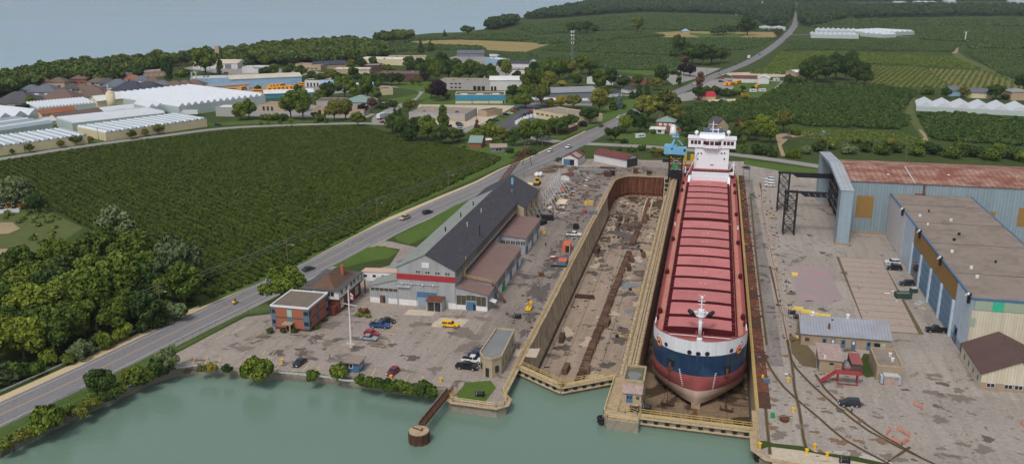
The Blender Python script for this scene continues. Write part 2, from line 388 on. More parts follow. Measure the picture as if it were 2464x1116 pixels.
# other roads
def street(name,px,w,m='pale_asphalt',z=0.055):
 pts = smooth_path([P(x,y) for x,y in px],10)
 return ribbon_mesh(name,pts,w,z,m),pts
_,FARM_ROAD = street('farm_road',[(-160,408),(0,383),(200,352),(400,326),(540,309),(700,301),(860,297),(925,299),(1010,306)],7.5)
street('side_street',[(912,296),(912,284),(935,268),(968,250),(990,240),(1018,228),(1022,221),(990,214),(945,209),(880,205),(800,190),(740,178),(640,172)],9,z=0.06)
street('side_street',[(968,252),(930,249),(895,245)],7,z=0.051)
_,EAST_ROAD = street('east_road',[(1385,345),(1470,349),(1600,356),(1790,375),(1985,403),(2300,455),(2700,520)],8.5,z=0.06)
street('industry_street',[(1345,342),(1290,333),(1230,318),(1150,303),(1110,318)],9,z=0.05)
street('farm_drive',[(1905,85),(2060,82),(2190,90)],6,z=0.05)
street('cross_road',[(1590,238),(1480,228),(1420,232)],6,z=0.05)
street('suburb_street',[(150,245),(200,232),(262,222),(320,215),(330,206),(250,185),(180,205),(150,215)],8,z=0.05)
street('industry_street',[(690,165),(760,175),(800,205),(760,215),(620,225)],10,z=0.045)
street('driveway',[(885,583),(930,587),(985,598),(960,640),(930,650)],6.5,'yard_concrete',0.06)
structure('parking_lot',PL([(1185,305),(1230,318),(1330,270),(1290,252),(1245,252)]),0.0456,'dark_lot')
structure('loading_yard',PL([(1085,318),(1120,322),(1240,255),(1160,252),(1010,250),(990,285)]),0.0362,'pale_concrete')
structure('bus_yard',PL([(560,225),(745,232),(860,220),(850,205),(640,200),(480,205)]),0.0418,'pale_asphalt')
structure('warehouse_yard',PL([(540,275),(640,282),(880,285),(905,275),(700,245),(500,262)]),0.0324,'pale_asphalt')
structure('warehouse_yard',PL([(440,165),(620,190),(740,180),(640,158),(520,150)]),0.0330,'pale_asphalt')
structure('warehouse_yard',PL([(1120,128),(1290,160),(1330,185),(1180,200),(1130,160),(1080,140)]),0.0336,'pale_asphalt')
structure('motor_yard',PL([(1690,196),(1745,188),(1885,195),(1870,216),(1760,225),(1690,215)]),0.0342,'pale_asphalt')
structure('motor_yard',PL([(1740,176),(1880,172),(1895,185),(1770,188)]),0.0348,'pale_concrete')
structure('motor_yard',PL([(1630,228),(1690,215),(1680,240),(1625,246)]),0.0404,'pale_asphalt')
structure('front_lot',PL([(1620,205),(1690,185),(1735,165),(1670,162),(1590,180)]),0.0410,'pale_asphalt')
structure('house_drive',PL([(1705,240),(1770,238),(1775,244),(1700,246)]),0.0366,'gravel')
# lawns
_lz = [0.02]
def lawn(px,z=0.03,m='lawn'):
 _lz[0] += 0.0017; return structure('lawn',PL(px),z + _lz[0],m)
lawn([(790,640),(850,598),(925,592),(958,605),(935,622),(880,630),(830,644)],0.04)
lawn([(948,570),(1000,545),(1170,455),(1178,466),(1050,560),(985,588),(958,580)],0.04)
lawn([(420,838),(600,746),(645,728),(652,750),(592,757),(430,842)],0.03)
lawn([(0,1030),(300,872),(420,822),(425,845),(340,890),(100,1010),(0,1062)],0.03)
lawn([(480,740),(700,648),(960,510),(1220,395),(1240,384),(1200,378),(900,520),(700,630),(470,715)],0.025)
lawn([(1440,300),(1470,292),(1560,240),(1540,232),(1470,250),(1400,290),(1320,333),(1350,335)],0.03)
lawn([(1480,345),(1600,350),(1640,352),(1650,330),(1560,315),(1470,325)],0.03)
lawn([(1790,385),(1985,410),(1985,432),(1880,412),(1790,396)],0.03)
lawn([(500,303),(860,292),(880,286),(760,285),(560,292)],0.03)
lawn([(0,378),(300,333),(520,302),(505,297),(300,325),(0,370)],0.03)
lawn([(1010,252),(1245,254),(1290,240),(1250,232),(1080,240),(1030,235)],0.025)
lawn([(925,200),(1060,196),(1085,215),(1020,240),(1000,243),(1020,222),(960,212)],0.025)
lawn([(935,240),(1010,225),(1000,236),(965,250),(940,250)],0.03)
lawn([(1120,320),(1165,318),(1215,290),(1260,262),(1240,258),(1160,298)],0.045)
lawn([(1110,345),(1200,330),(1290,345),(1215,385),(1100,358)],0.02)
lawn([(1550,175),(1640,165),(1660,158),(1560,165)],0.02)
lawn([(0,245),(90,240),(90,225),(0,222)],0.02)
lawn([(1460,170),(1560,182),(1630,172),(1560,160)],0.02)
lawn([(1760,190),(1880,198),(1830,240),(1770,232)],0.02)
# ================================================================ dry docks
concrete('dock_floor_concrete',S(176,158,140),S(154,138,122),S(80,70,64),0.22,0.555,big=0.06,patch=0.3,joint=(7,12))
concrete('wet_dock_floor',S(112,96,78),S(146,126,102),S(54,42,28),0.2,0.50,big=0.06)
def dock_wall_mat():
 t = NT('dock_wall_concrete'); v = t.mapping(t.pos,(1.2,1.2,0.05))
 c = t.mix(t.noise(0.5,6,0.7),S(216,198,170),S(190,172,148))
 c = t.mix(t.ramp(t.noise(0.9,6,0.7,v),[(0.4,(0,0,0)),(0.62,(0.9,) * 3)]),c,S(138,124,104))
 c = t.mix(t.ramp(t.noise(1.4,4,0.6,v),[(0.56,(0,0,0)),(0.64,(0.85,) * 3)]),c,S(84,74,62))
 return t.out(c,0.95,0,0.2)
dock_wall_mat()
mat('old_coping',S(176,156,126),0.9,0.2,0.8,dirt=S(120,104,84),dirt_amt=0.7)
mat('yellow_rail',S(190,164,100),0.6,0.25,1.5,dirt=S(140,108,70),dirt_amt=0.5)
mat('pale_rail',S(214,192,130),0.6,0.15,1.5)
mat('sheet_pile_rust',S(104,62,42),0.85,0.3,0.8,dirt=S(62,38,30),dirt_amt=0.8,streak=S(150,110,80))
mat('rust',S(112,70,50),0.9,0.3,1.2,dirt=S(70,44,34),dirt_amt=0.8)
mat('dark_rust',S(84,58,46),0.9,0.3,1.2,dirt=S(50,38,34),dirt_amt=0.7)
mat('keel_block_wood',S(104,80,66),0.9,0.35,2.0,dirt=S(60,46,40),dirt_amt=0.7,local=True,rnd=0.35)
mat('black_steel',S(34,34,40),0.55,0.2,1.0)
mat('rubber',S(32,32,34),0.8,0.2,2.0)
mat('grey_steel',S(126,130,134),0.55,0.2,1.0,dirt=S(92,80,70),dirt_amt=0.5)
mat('light_grey',S(184,188,190),0.6,0.12,1.0,dirt=S(140,134,126),dirt_amt=0.5)
mat('white_paint',S(222,222,222),0.5,0.06,0.8,dirt=S(178,170,160),dirt_amt=0.4)
mat('window_dark',S(40,44,50),0.15,0.2,2.0,spec=0.6)
mat('gate_timber',S(128,116,104),0.85,0.25,1.0,dirt=S(84,72,62),dirt_amt=0.7)
mat('gate_deck',S(190,172,138),0.9,0.15,1.0,dirt=S(140,122,96),dirt_amt=0.6)
# floors, cast in slabs
f1 = tag(MB().box(-42.9,199.5,DOCK_Z - 1,-17.6,426,DOCK_Z - 0.25).build('dock_floor','dark_rust'),kind='structure')
f2 = tag(MB().box(-13.9,180,DOCK_Z - 1,13.5,438,DOCK_Z - 0.25).build('dock_floor','dark_rust'),kind='structure')
def slabs(par,xs,y0,y1,L,m,rs):
 r = random.Random(rs); k = 0
 for xa,xb in zip(xs,xs[1:]):
  y = y0 - r.uniform(0,L * 0.6)
  while y < y1:
   ya,yb = max(y0,y) + 0.05,min(y1,y + L) - 0.05
   if yb - ya > 0.8: MB().box(xa + 0.06,ya,DOCK_Z - 0.3,xb - 0.06,yb,DOCK_Z + r.uniform(-0.02,0.03)).build('slab',m,par)
   y += L
slabs(f1,[-42.9,-40.6,-35.6,-30.4,-25.4,-20.2,-17.7],199.6,425.4,12.5,'dock_floor_concrete',1)
slabs(f2,[-13.8,-7.5,0.4,8,13.4],181,437.5,14.0,'wet_dock_floor',2)
# left wall of the empty dock: buttressed concrete panels with a coping
wl_ = tag(MB().box(-44.6,199.5,-10.5,-43.5,386,-0.02).build('dock_wall','dock_wall_concrete'),kind='structure')
r = random.Random(5); y = 199.6
while y < 384:
 w = r.uniform(5.2,6.4); b = r.uniform(0,0.12)
 MB().extr([(-43.6,-9.6),(-41.9 - b,-9.6),(-42.75 - b,-5.5),(-43.0 - b * 0.5,-0.45),(-43.6,-0.45)],'y',y + 0.06,min(385.5,y + w - 0.06)).build('wall_panel','dock_wall_concrete',wl_)
 y += w
y = 200.0
while y < 384:
 w = r.uniform(7,10); MB().box(-44.4,y,-0.45,-42.7 + r.uniform(-.12,.12),min(385,y + w - 0.1),0.16 + r.uniform(-.05,.05)).build('coping_stone','old_coping',wl_); y += w
MB().box(-42.0,201,-9.48,-41.55,385,-9.0).build('wall_kerb','dark_rust',wl_)
# curved and straight sheet-pile end wall
mb = MB(); base = [(-43.3,385.0)] + DOCK1_CURVE + [(-20.5,425.6)]
pile = along(base,0.65); pts = []
for i,(p,a) in enumerate(pile):
 o = 0.32 if i % 4 in (1,2) else 0.0
 pts.append((p.x + math.sin(a) * o,p.y - math.cos(a) * o))
n = len(pts); mb.add([(*p,0.0) for p in pts] + [(*p,-9.7) for p in pts],[(n + i,n + i + 1,i + 1,i) for i in range(n - 1)])
ew = tag(mb.build('sheet_pile_wall','sheet_pile_rust'),kind='structure')
mb = MB(); mb.path([(*p,0.1) for p in base],1.1,0.35); mb.build('capping_beam','old_coping',ew)
MB().path([(p[0] + .25,p[1] - .25,-7.9) for p in base],0.5,0.4).build('wale_beam','rust',ew)
MB().box(-20.5,424.4,-9.6,-17.4,426.2,0.2).build('stair_tower','dock_wall_concrete',ew)
for k in range(4): MB().box(-20.1,424.3,-8.6 + k * 2.2,-18.2,424.42,-7.2 + k * 2.2).build('stair_opening','window_dark',ew)
# middle pier between the docks
pier = tag(MB().prism([(-17.4,196),(-14.1,196),(-14.1,425),(-17.4,425)],-10,0.15).build('dock_pier','dock_wall_concrete'),kind='structure')
MB().box(-16.35,197,0.15,-15.2,424,0.75).build('crane_rail_beam','old_coping',pier)
MB().box(-15.85,197,0.75,-15.7,424,0.86).build('rail','dark_rust',pier)
MB().box(-17.5,197,0.15,-17.0,424,0.5).build('kerb','old_coping',pier)
for k in range(22): MB().box(-19.8,205 + k * 10,-9.5,-17.4,214.9 + k * 10,-7.6).build('altar_step','dock_wall_concrete',pier)
head = tag(MB().prism([(-18.9,199.3),(-19.6,179),(-18.4,176.8),(-11.5,176.4),(-11.4,196),(-14.1,199.3)],-10,0.12).build('pier_head','old_bank_concrete'),kind='structure')
MB().prism([(-18.8,199),(-19.4,179.2),(-18.3,177.1),(-11.7,176.7),(-11.6,196),(-14.1,199)],0.12,0.2).build('deck_slab','old_coping',head)
# right wall of the ship dock
rw = tag(MB().box(13.75,180,-10.5,15.2,438,-0.02).build('dock_wall','dock_wall_concrete'),kind='structure')
MB().box(12.62,170,-10,13.9,188,0.25).build('gate_abutment','old_coping',rw)
MB().box(13.5,188,-0.6,14.25,437,0.22).build('coping','yellow_rail',rw)
for k in range(31): MB().box(14.35,190 + k * 8,0.03,16.9,197.6 + k * 8,0.22 + 0.04 * (k % 3)).build('service_trench_cover','rust' if k % 3 else 'dark_rust',rw)
MB().box(-14,437.9,-10,13.7,439,0).build('dock_end_wall','dock_wall_concrete',rw)
# quay faces
for nm,a in (('quay_wall',QUAY[len(BANK) + 1:]),('quay_wall',[(12.6,180),(12.6,170.2),(14.8,167.2),(26,165.6),(60,161.5),(140,152),(400,120)])):
 mb = MB(); n = len(a); mb.add([(*p,0.14) for p in a] + [(*p,-6) for p in a],[(n + i,n + i + 1,i + 1,i) for i in range(n - 1)])
 q = tag(mb.build(nm,'old_bank_concrete'),kind='structure')
 L,R = ribbon(a,1.5); mb = MB(); mb.add([(*p,0.15) for p in L] + [(*p,0.15) for p in R],[(n + i,n + i + 1,i + 1,i) for i in range(n - 1)]); mb.build('coping','old_coping',q)
structure('lawn',[(-53.5,188),(-54,181.5),(-53,179.5),(-46.5,179.2),(-45.8,187),(-48,190.5)],0.05,'lawn')
def railing(mb,pts,h=1.05,sp=2.0,r=0.045,rails=(1.0,0.55)):
 for a,b in zip(pts,pts[1:]):
  a,b = Vector(a),Vector(b); n = max(1,int((b - a).length / sp))
  for i in range(n + 1):
   p = a.lerp(b,i / n); mb.bar(p,p + Vector((0,0,h)),r * 2)
  for k in rails: mb.bar(a + Vector((0,0,h * k)),b + Vector((0,0,h * k)),r * 1.8)
 return mb
def gate(name,label,pts,cat='dock gate'):
 g = thing(name,label,cat,(*pts[0],WATER_Z))
 for i,(a,b) in enumerate(zip(pts,pts[1:])):
  A,B = Vector(a),Vector(b); d = (B - A).normalized(); nn = Vector((d.y,-d.x))
  poly = [A + nn * 0.1,B + nn * 0.1,B - nn * 1.7,A - nn * 1.7]
  lf = MB().prism(poly,-9.4,-0.35).build('gate_leaf','gate_timber',g)
  MB().prism([A + nn * 0.35,B + nn * 0.35,B - nn * 1.9,A - nn * 1.9],-0.35,-0.1).build('walkway','gate_deck',lf)
  m = MB(); m.prism([A + nn * 0.55,B + nn * 0.55,B + nn * 0.1,A + nn * 0.1],-1.5,-1.2)
  L = (B - A).length
  m.build('timber_fender','gate_deck',lf)
  for k in range(int(L / 2.4)):
   q = A + d * (1.2 + k * 2.4); MB().obox((q.x + nn.x * .2,q.y + nn.y * .2,-0.8),(0.9,0.5,0.5),math.atan2(d.y,d.x)).build('rubbing_block','black_steel',lf)
  for off in (0.25,-1.8):
   a3,b3 = A + nn * off,B + nn * off
   railing(MB(),[(a3.x,a3.y,-0.1),(b3.x,b3.y,-0.1)],1.1,2.1,0.06).build('railing','yellow_rail',lf)
 return g
gate('mitre_gate','two-leaf angled dock gate with yellow railings closing the empty left dock',[(-43.4,199.2),(-30.9,190.6),(-18.8,199.0)])
gate('caisson_gate','straight dock gate with yellow railings in front of the ship bow',[(-11.5,179.8),(12.7,178.8)])
def fence_rail(label,pts,m='pale_rail',h=1.1,sp=2.0,r=0.05):
 o = railing(MB(),pts,h,sp,r).build('safety_railing',m); return tag(o,label,'railing','dock edge railings')
fence_rail('long yellow safety railing along the top of the empty dock left wall',[(-43.6,200,0.15),(-43.6,384,0.15)],'yellow_rail',1.0,2.5,0.05)
fence_rail('yellow safety railing on the left edge of the pier between the docks',[(-17.3,199,0.5),(-17.3,422,0.5)],'yellow_rail',1.0,2.5,0.05)
fence_rail('yellow safety railing on the ship side of the pier between the docks',[(-14.3,199,0.15),(-14.3,420,0.15)],'yellow_rail',1.0,2.5,0.05)
fence_rail('yellow safety railing running down the quay right of the ship',[(13.1,171,0.25),(13.6,188,0.25),(13.9,300,0.25)],'yellow_rail',1.0,2.5,0.05)
fence_rail('cream railing round the water end of the grassed mooring block',[(-54.4,183,0.14),(-54.8,178.9,0.14),(-53.6,177.6,0.14),(-43.4,177,0.14),(-41.8,178.6,0.14),(-41.9,181.3,0.14),(-43.6,184.4,0.14),(-43.6,198.5,0.14)])
fence_rail('cream railing round the water end of the pier head',[(-19,198.5,0.2),(-19.4,179.3,0.2),(-18.3,177.2,0.2),(-11.8,176.8,0.2)])
fence_rail('cream handrail fencing the winch deck beside the pier head house',[(-16.4,186,0.2),(-16.4,181,0.2),(-14.8,180.4,0.2),(-13.4,181.2,0.2),(-12.1,180.2,0.2),(-11.9,184,0.2)],'yellow_rail')
fence_rail('yellow railing round the curved end of the empty dock',[(*p,0.3) for p in base],'yellow_rail',1.0,3)
# keel blocks
kb = MB().box(-1.15,-0.45,0,1.15,0.45,0.45).box(-1.05,-0.4,0.46,1.05,0.4,0.95).box(-0.95,-0.38,0.96,0.95,0.38,1.3)
kb0 = kb.build('keel_block','keel_block_wood'); tag(kb0,'keel block','keel block','keel blocks in the centre row'); kn = 0
r = random.Random(9); first = True
def kx(y): return -29.9 + (y - 215) * 0.0165
for i in range(86):
 y = 207.5 + i * 1.85
 if r.random() < 0.06 or 330 < y < 339: continue
 o = kb0 if first else kb0.copy()
 if not first: COL.objects.link(o)
 kn += 1; o['label'] = f'low stacked keel block, {nth(kn)} from the gate in the empty dock centre row'
 first = False; o.location = (kx(y) + r.uniform(-.12,.12),y,DOCK_Z + 0.02); o.rotation_euler = (0,0,r.uniform(-.05,.05))
bb = MB()
for k in range(5): bb.box(-0.7,-2.2 + k * 0.9,0,0.7,-1.5 + k * 0.9,1.75)
bb.box(-0.75,-2.3,0,0.75,2.2,0.4)
bb0 = bb.build('bilge_block','keel_block_wood'); first = True
BB = [(1362,893,'left of the keel row just inside the gate'),(1412,893,'right of the keel row just inside the gate'),(1352,818,'alone left of the keel row near the pump house'),(1461,781,'alone right of the keel row mid dock'),
  (1487,545,'left front of the cluster at the dock head'),(1492,530,'left middle of the cluster at the dock head'),(1508,533,'second left of the cluster at the dock head'),(1540,545,'centre of the cluster at the dock head'),(1552,535,'right front of the cluster at the dock head'),(1557,527,'right rear of the cluster at the dock head'),(1530,527,'rear middle of the cluster at the dock head'),(1515,548,'front of the cluster at the dock head'),(1513,648,'right of the keel row below the puddle'),(1520,628,'right of the keel row above the puddle'),(1548,616,'close to the pier mid dock'),(1437,607,'against the left dock wall')]
for x,y,w in BB:
 o = bb0 if first else bb0.copy()
 if not first: COL.objects.link(o)
 first = False; p = P(x,y,DOCK_Z); o.location = (p.x,p.y,DOCK_Z + 0.02); o.rotation_euler = (0,0,r.uniform(-.15,.15))
 tag(o,'rusty bilge block standing ' + w,'bilge block','bilge blocks in the empty dock')
p = P(1407,716,DOCK_Z)
t_ = thing('timber_stack','stack of long rusty beams lying across the empty dock floor','beams',(p.x,p.y,DOCK_Z))
for k in range(3): MB().box(p.x - 3.2,p.y - 1 + k * 0.8,DOCK_Z + 0.02,p.x + 3.4 - k * .3,p.y - 0.35 + k * 0.8,DOCK_Z + 0.75 + .2 * (k == 1)).build('beam','dark_rust',t_)
p = P(1545,470,DOCK_Z)
t_ = thing('launch_track','short pair of pale rails with a rusty sill at the head of the empty dock','track',(-26.4,404,DOCK_Z))
for dx in (-1.6,1.4): MB().box(-26.6 + dx,392,DOCK_Z + 0.03,-26.0 + dx,420,DOCK_Z + 0.5).build('rail_beam','gate_deck',t_)
MB().box(-27.2,372,DOCK_Z + .03,-26.2,420,DOCK_Z + 0.3).build('sill','rust',t_)
# swing lamps on the pier
for k,(yy,w) in enumerate(((224,'nearest the pier head'),(262,'second from the pier head'),(303,'third from the pier head'),(352,'fourth from the pier head'))):
 t_ = thing('outrigger_arm','yellow tubular outrigger with a black fender ball on the pier, ' + w,'outrigger',(-17.3,yy,0.2),0,'outriggers on the pier')
 MB().path([(-17.3,yy + 2,0.6),(-21.0,yy,0.4),(-17.3,yy - 2,0.6)],0.14).bar((-17.3,yy,0.6),(-21,yy,0.4),0.12).build('arm_frame','yellow_rail',t_)
 MB().ball((-21.3,yy,0.3),0.55).build('fender_ball','black_steel',t_,True)
# ================================================================ the ship
from mathutils.bvhtree import BVHTree
mat('hull_red',S(164,88,88),0.6,0.14,0.5,dirt=S(140,76,76),dirt_amt=0.7,streak=S(126,84,76))
mat('hull_grey',S(168,148,134),0.7,0.12,0.4,dirt=S(132,112,100),dirt_amt=0.6)
mat('hull_blue',S(24,52,84),0.35,0.15,0.3,dirt=S(44,84,112),dirt_amt=0.7,streak=S(72,74,72),spec=0.5)
mat('hull_white',S(222,226,234),0.5,0.05,0.5,dirt=S(196,200,206),dirt_amt=0.5,streak=S(180,172,160))
mat('deck_red',S(158,80,82),0.75,0.12,0.5,dirt=S(176,98,86),dirt_amt=0.6)
mat('hatch_red',S(190,118,116),0.7,0.08,0.25,dirt=S(172,98,100),dirt_amt=0.8,rnd=0.07)
mat('coaming_red',S(74,14,22),0.7,0.2,0.8)
mat('walkway_tan',S(188,128,108),0.8,0.12,0.5,dirt=S(172,100,96),dirt_amt=0.8)
mat('ship_white',S(232,234,240),0.45,0.03,0.6,dirt=S(214,214,216),dirt_amt=0.4)
mat('ship_glass',S(70,42,48),0.12,0.2,1.0,spec=0.6)
mat('orange_ring',S(186,92,56),0.6,0.1,2); mat('ink',S(24,22,24),0.7,0.1,2)
XC,BEAM,STEM,LOA = 0.4,11.75,204.6,226.0
def hb(d,z):
 k = max(0.0,min(1.0,(z + 8.2) / 7.0)); k = k * k * (3 - 2 * k)
 L = 15 - 2.5 * k; a = 1.25 + 0.85 * k; b = 0.8 - 0.28 * k
 h = BEAM * (1 - (1 - min(d / L,1)) ** a) ** b if d > 0 else 0.0
 if z < -6.6: h *= 1 - 0.13 * ((-6.6 - z) / 1.6) ** 2
 e = LOA - d
 if e < 26: h *= (0.82 + 0.18 * min(1,e / 20)) if z > 0 else max(0.04,min(1,(e - 2 + (z + 8) * 1.6) / 26))
 return h
def stem(z): return STEM + (0.55 if z < -5 else 1.3 if z < 0 else 1.5 - 0.02 * z)
DS = [0,.06,.2,.45,.8,1.3,2,2.8,3.8,5,6.4,8,10,12,14,17,21,30,60,100,150,195,205,212,218,224,LOA]
z_bul = lambda d: 8.3 - 0.5 * min(1,d / 12) if d <= 12.2 else max(6.25,7.8 - (d - 12) * 0.5)
z_wb = lambda d: 4.4 + 0.5 * min(1,d / 12) ** 2
z_br = lambda d: -1.0 + 3.6 * min(1,d / 15) ** 2.2
z_rg = lambda d: -5.0 + 0.5 * min(1,d / 12)
ship = thing('cargo_ship','long red-decked lake bulk carrier with white and blue bow standing in the right-hand dry dock','ship',(XC,STEM,DOCK_Z))
def loft(levels,dmax=None,dmin=0):
 """levels: functions of d from low to high"""
 mb = MB(); ds = [d for d in DS if dmin <= d <= (dmax or LOA)]; nl = len(levels); grid = {}
 for sgn in (-1,1):
  o = len(mb.v)
  for d in ds:
   for lv in levels:
    z = lv(d) if callable(lv) else lv
    y0 = stem(z)
    mb.v.append((XC + sgn * hb(d,z),y0 + d * (1 - (y0 - STEM) / LOA),z))
  for i in range(len(ds) - 1):
   for j in range(nl - 1):
    q = (o + i * nl + j,o + (i + 1) * nl + j,o + (i + 1) * nl + j + 1,o + i * nl + j + 1)
    mb.f.append(q if sgn > 0 else q[::-1])
 return mb
lerp = lambda f,g,t: (lambda d: (f(d) if callable(f) else f) * (1 - t) + (g(d) if callable(g) else g) * t)
hull_parts = [('hull_bottom',[-8.2,-7.9,-7.4,-6.8,-6.0,z_rg],'hull_grey',None,0),('hull_side',[z_rg,lerp(z_rg,z_br,.33),lerp(z_rg,z_br,.66),z_br],'hull_red',None,0),
    ('bow_band',[z_br,lerp(z_br,z_wb,.33),lerp(z_br,z_wb,.66),z_wb],'hull_blue',60,0),('bow_bulwark',[z_wb,lerp(z_wb,z_bul,.5),z_bul],'hull_white',14,0),('bulwark_plating',[z_wb,lerp(z_wb,z_bul,.5),z_bul],'hull_red',None,14),('side_plating',[z_br,z_wb],'hull_red',None,60)]
allm = MB()
for nm,lv,m,dm,dn in hull_parts:
 q = loft(lv,dm,dn); allm.add(q.v,q.f); q.build(nm,m,ship,True)
bvh = BVHTree.FromPolygons([Vector(v) for v in allm.v],allm.f)
def on_hull(px,py):
 loc,nrm,_,_ = bvh.ray_cast(Vector((0,0,H)),ray(px,py).normalized())
 if loc is None: return None,None
 if nrm.dot(ray(px,py)) > 0: nrm = -nrm
 return loc,nrm
def disc(mb,c,nrm,r,t=0.06,n=20):
 return mb.cyl(c - nrm * 0.25,c + nrm * t,r,n)
# keel plate, decks, bulwark inside
ds = [d for d in DS if d > 0]
def deckpoly(z,d0,d1,inset=0.0,hz=None):
 L = [(XC - hb(d,hz or z) + inset,stem(z) + d,z) for d in ds if d0 <= d <= d1]; R = [(XC + hb(d,hz or z) - inset,stem(z) + d,z) for d in ds if d0 <= d <= d1]
 return R + L[::-1]
MB().sheet(deckpoly(-8.2,0.06,225)).build('keel_plate','hull_grey',ship)
deck = MB().sheet(deckpoly(6.0,0.2,225,0.02)).build('main_deck','deck_red',ship)
mb = MB()
for sgn in (-1,1):
 pts = [(XC + sgn * (hb(d,7.5) - 0.28),stem(7) + d,d) for d in DS if .2 <= d <= 14]
 for a,b in zip(pts,pts[1:]): mb.add([(a[0],a[1],6.0),(b[0],b[1],6.0),(b[0],b[1],z_bul(b[2])),(a[0],a[1],z_bul(a[2]))],[(0,1,2,3)])
 rim = [(XC + sgn * (hb(d,z_bul(d)) - 0.12),stem(7) + d,z_bul(d)) for d in DS if .06 <= d <= 14]
 mb.path(rim,0.34,0.12)
mb.build('bulwark_lining','hull_red',ship)
# hatches
HF = [215.8,224.7,235.6,246.0,256.5,267.3,278.1,288.5,299.0,310.2,324.4,334.4,345.3,356.0,366.6,377.2,388.0]
hx0,hx1 = -7.75,8.15
for i,(a,b) in enumerate(zip(HF,HF[1:])):
 b2 = b - (4.6 if i == 9 else 2.3)
 if i == 15: b2 = 387.0
 cr = [(hx1,7.72),(hx1 - 3.5,7.9),(XC,7.97),(hx0 + 3.5,7.9),(hx0,7.72)]; prof = [(x,z - .1) for x,z in cr[::-1]] + cr
 h = MB().extr(prof,'y',a,b2).build('hatch_cover','hatch_red',ship)
 cm = MB().extr([(hx0 + .1,6.0),(hx1 - .1,6.0)] + [(x,z - .11) for x,z in cr],'y',a + 0.06,b2 - 0.06)
 for s_,xx in ((-1,hx0),(1,hx1)):
  for k in range(6):
   yy = a + 0.5 + (b2 - a - 1.2) * k / 5
   cm.prism([(xx + s_ * 0.95,yy),(xx - s_ * 0.2,yy),(xx - s_ * 0.2,yy + 0.55),(xx + s_ * 0.75,yy + 0.55)],6.02,7.3 - 0.25 * (k % 2))
 cm.build('hatch_coaming','coaming_red',h)
 lg = MB()
 for dx in (-0.65,0.65): lg.box(XC + dx - .12,(a + b2) / 2 - .15,7.88,XC + dx + .12,(a + b2) / 2 + .15,8.05)
 tag(lg.build('lifting_socket','ship_white',h),kind='stuff')
 lg = MB()
 for dx in (-4.9,4.9):
  for dy in (-1.2,1.2): lg.box(XC + dx - .14,(a + b2) / 2 + dy - .12,7.8,XC + dx + .14,(a + b2) / 2 + dy + .12,7.93)
 tag(lg.build('lashing_point','walkway_tan',h),kind='stuff')
# walkways, pipes, side rails along the deck
for s_ in (-1,1):
 x = XC + s_ * 10.1
 MB().box(x - 0.62,212,6.01,x + 0.62,392,6.06).build('deck_walkway','walkway_tan',deck)
 x = XC + s_ * 9.15
 MB().cyl((x,212,6.35),(x,394,6.35),0.13,8).build('deck_pipe','coaming_red',deck)
 MB().cyl((x + s_ * .3,212,6.25),(x + s_ * .3,394,6.25),0.09,8).build('deck_pipe','walkway_tan',deck)
 x = XC + s_ * 11.45
 railing(MB(),[(x,219,6.2),(x,400,6.2)],1.1,2.6,0.05,(1,.66,.33)).build('side_railing','deck_red',ship)
 for k,yy in enumerate((228,262,298,336,372,386)):
  w_ = MB().box(XC + s_ * 10.9 - .45,yy,6.02,XC + s_ * 10.9 + .45,yy + 1.7,7.3); w_.cyl((XC + s_ * 10.9 - .7,yy + .85,6.7),(XC + s_ * 10.9 + .7,yy + .85,6.7),.5,10).build('mooring_winch','coaming_red',ship)
 for k,yy in enumerate((215.5,224,318)): MB().cyl((XC + s_ * 11.1,yy,6),(XC + s_ * 11.1,yy,7.1),0.22,8).cyl((XC + s_ * 11.1,yy + .8,6),(XC + s_ * 11.1,yy + .8,7.1),0.22,8).box(XC + s_ * 11.1 - .25,yy - .3,6,XC + s_ * 11.1 + .25,yy + 1.1,6.2).build('bollard','black_steel' if k < 2 else 'ship_white',ship)
for s_ in (-1,1): MB().box(XC + s_ * 11.35 - .12,216.5,6.1,XC + s_ * 11.35 + .12,220.5,7.9).build('fairlead_plate','ship_white',ship)
tool = MB().box(-6.4,320.6,6.02,-4.3,322.2,7.0).build('tool_crate','gate_deck',deck)
MB().box(-6.6,234.2,6.02,-5.4,234.9,6.9).build('blue_drum',mat('drum_blue',S(60,120,160),0.6),deck)
mb = MB(); mb.cyl((-8.2,213.4,6.5),(9,213.4,6.5),0.09,6); mb.build('foredeck_pipe','ship_white',deck)
railing(MB(),[(-9.5,214.2,6.0),(10.3,214.2,6.0)],1.0,2.2,0.04).build('foredeck_rail','coaming_red',deck)
MB().box(-8,211.7,6.01,8.8,212.0,6.08).build('foredeck_line','walkway_tan',deck)
MB().box(-8,210.9,6.01,8.8,211.1,6.08).build('foredeck_line','walkway_tan',deck)
# foremast
mx,my = P(1683,817,6.2).x,P(1683,817,6.2).y
ms = MB().cyl((mx,my,6),(mx,my,6.9),0.95,12,0.55).cyl((mx,my,6.9),(mx,my,13.2),0.5,12,0.42).build('foremast','ship_white',ship,True)
MB().cyl((mx,my,12.6),(mx,my,13.0),1.25,12).cyl((mx,my,13),(mx,my,14.2),0.7,10).box(mx - 1.7,my - .2,13.3,mx + 1.7,my + .2,13.7).build('mast_platform','ship_white',ms)
railing(MB(),[(mx + 1.2 * math.cos(t),my + 1.2 * math.sin(t),13) for t in [i * math.pi / 4 for i in range(9)]],0.9,1.2,.04).build('platform_rail','ship_white',ms)
MB().cyl((mx,my,14.2),(mx,my,17.4),0.16,8).bar((mx - .9,my,16.4),(mx + .9,my,16.4),.12).bar((mx - .7,my,15.6),(mx + .7,my,15.6),.12).box(mx - .3,my - .3,17.2,mx + .3,my + .3,17.7).build('signal_mast','ship_white',ms)
for s_ in (-1,1): MB().cyl((mx + s_ * 2.1,my + 1.5,12.4),(mx + s_ * 2.9,my + 4.0,12.2),0.62,12,.5).build('foghorn','black_steel',ms,True)
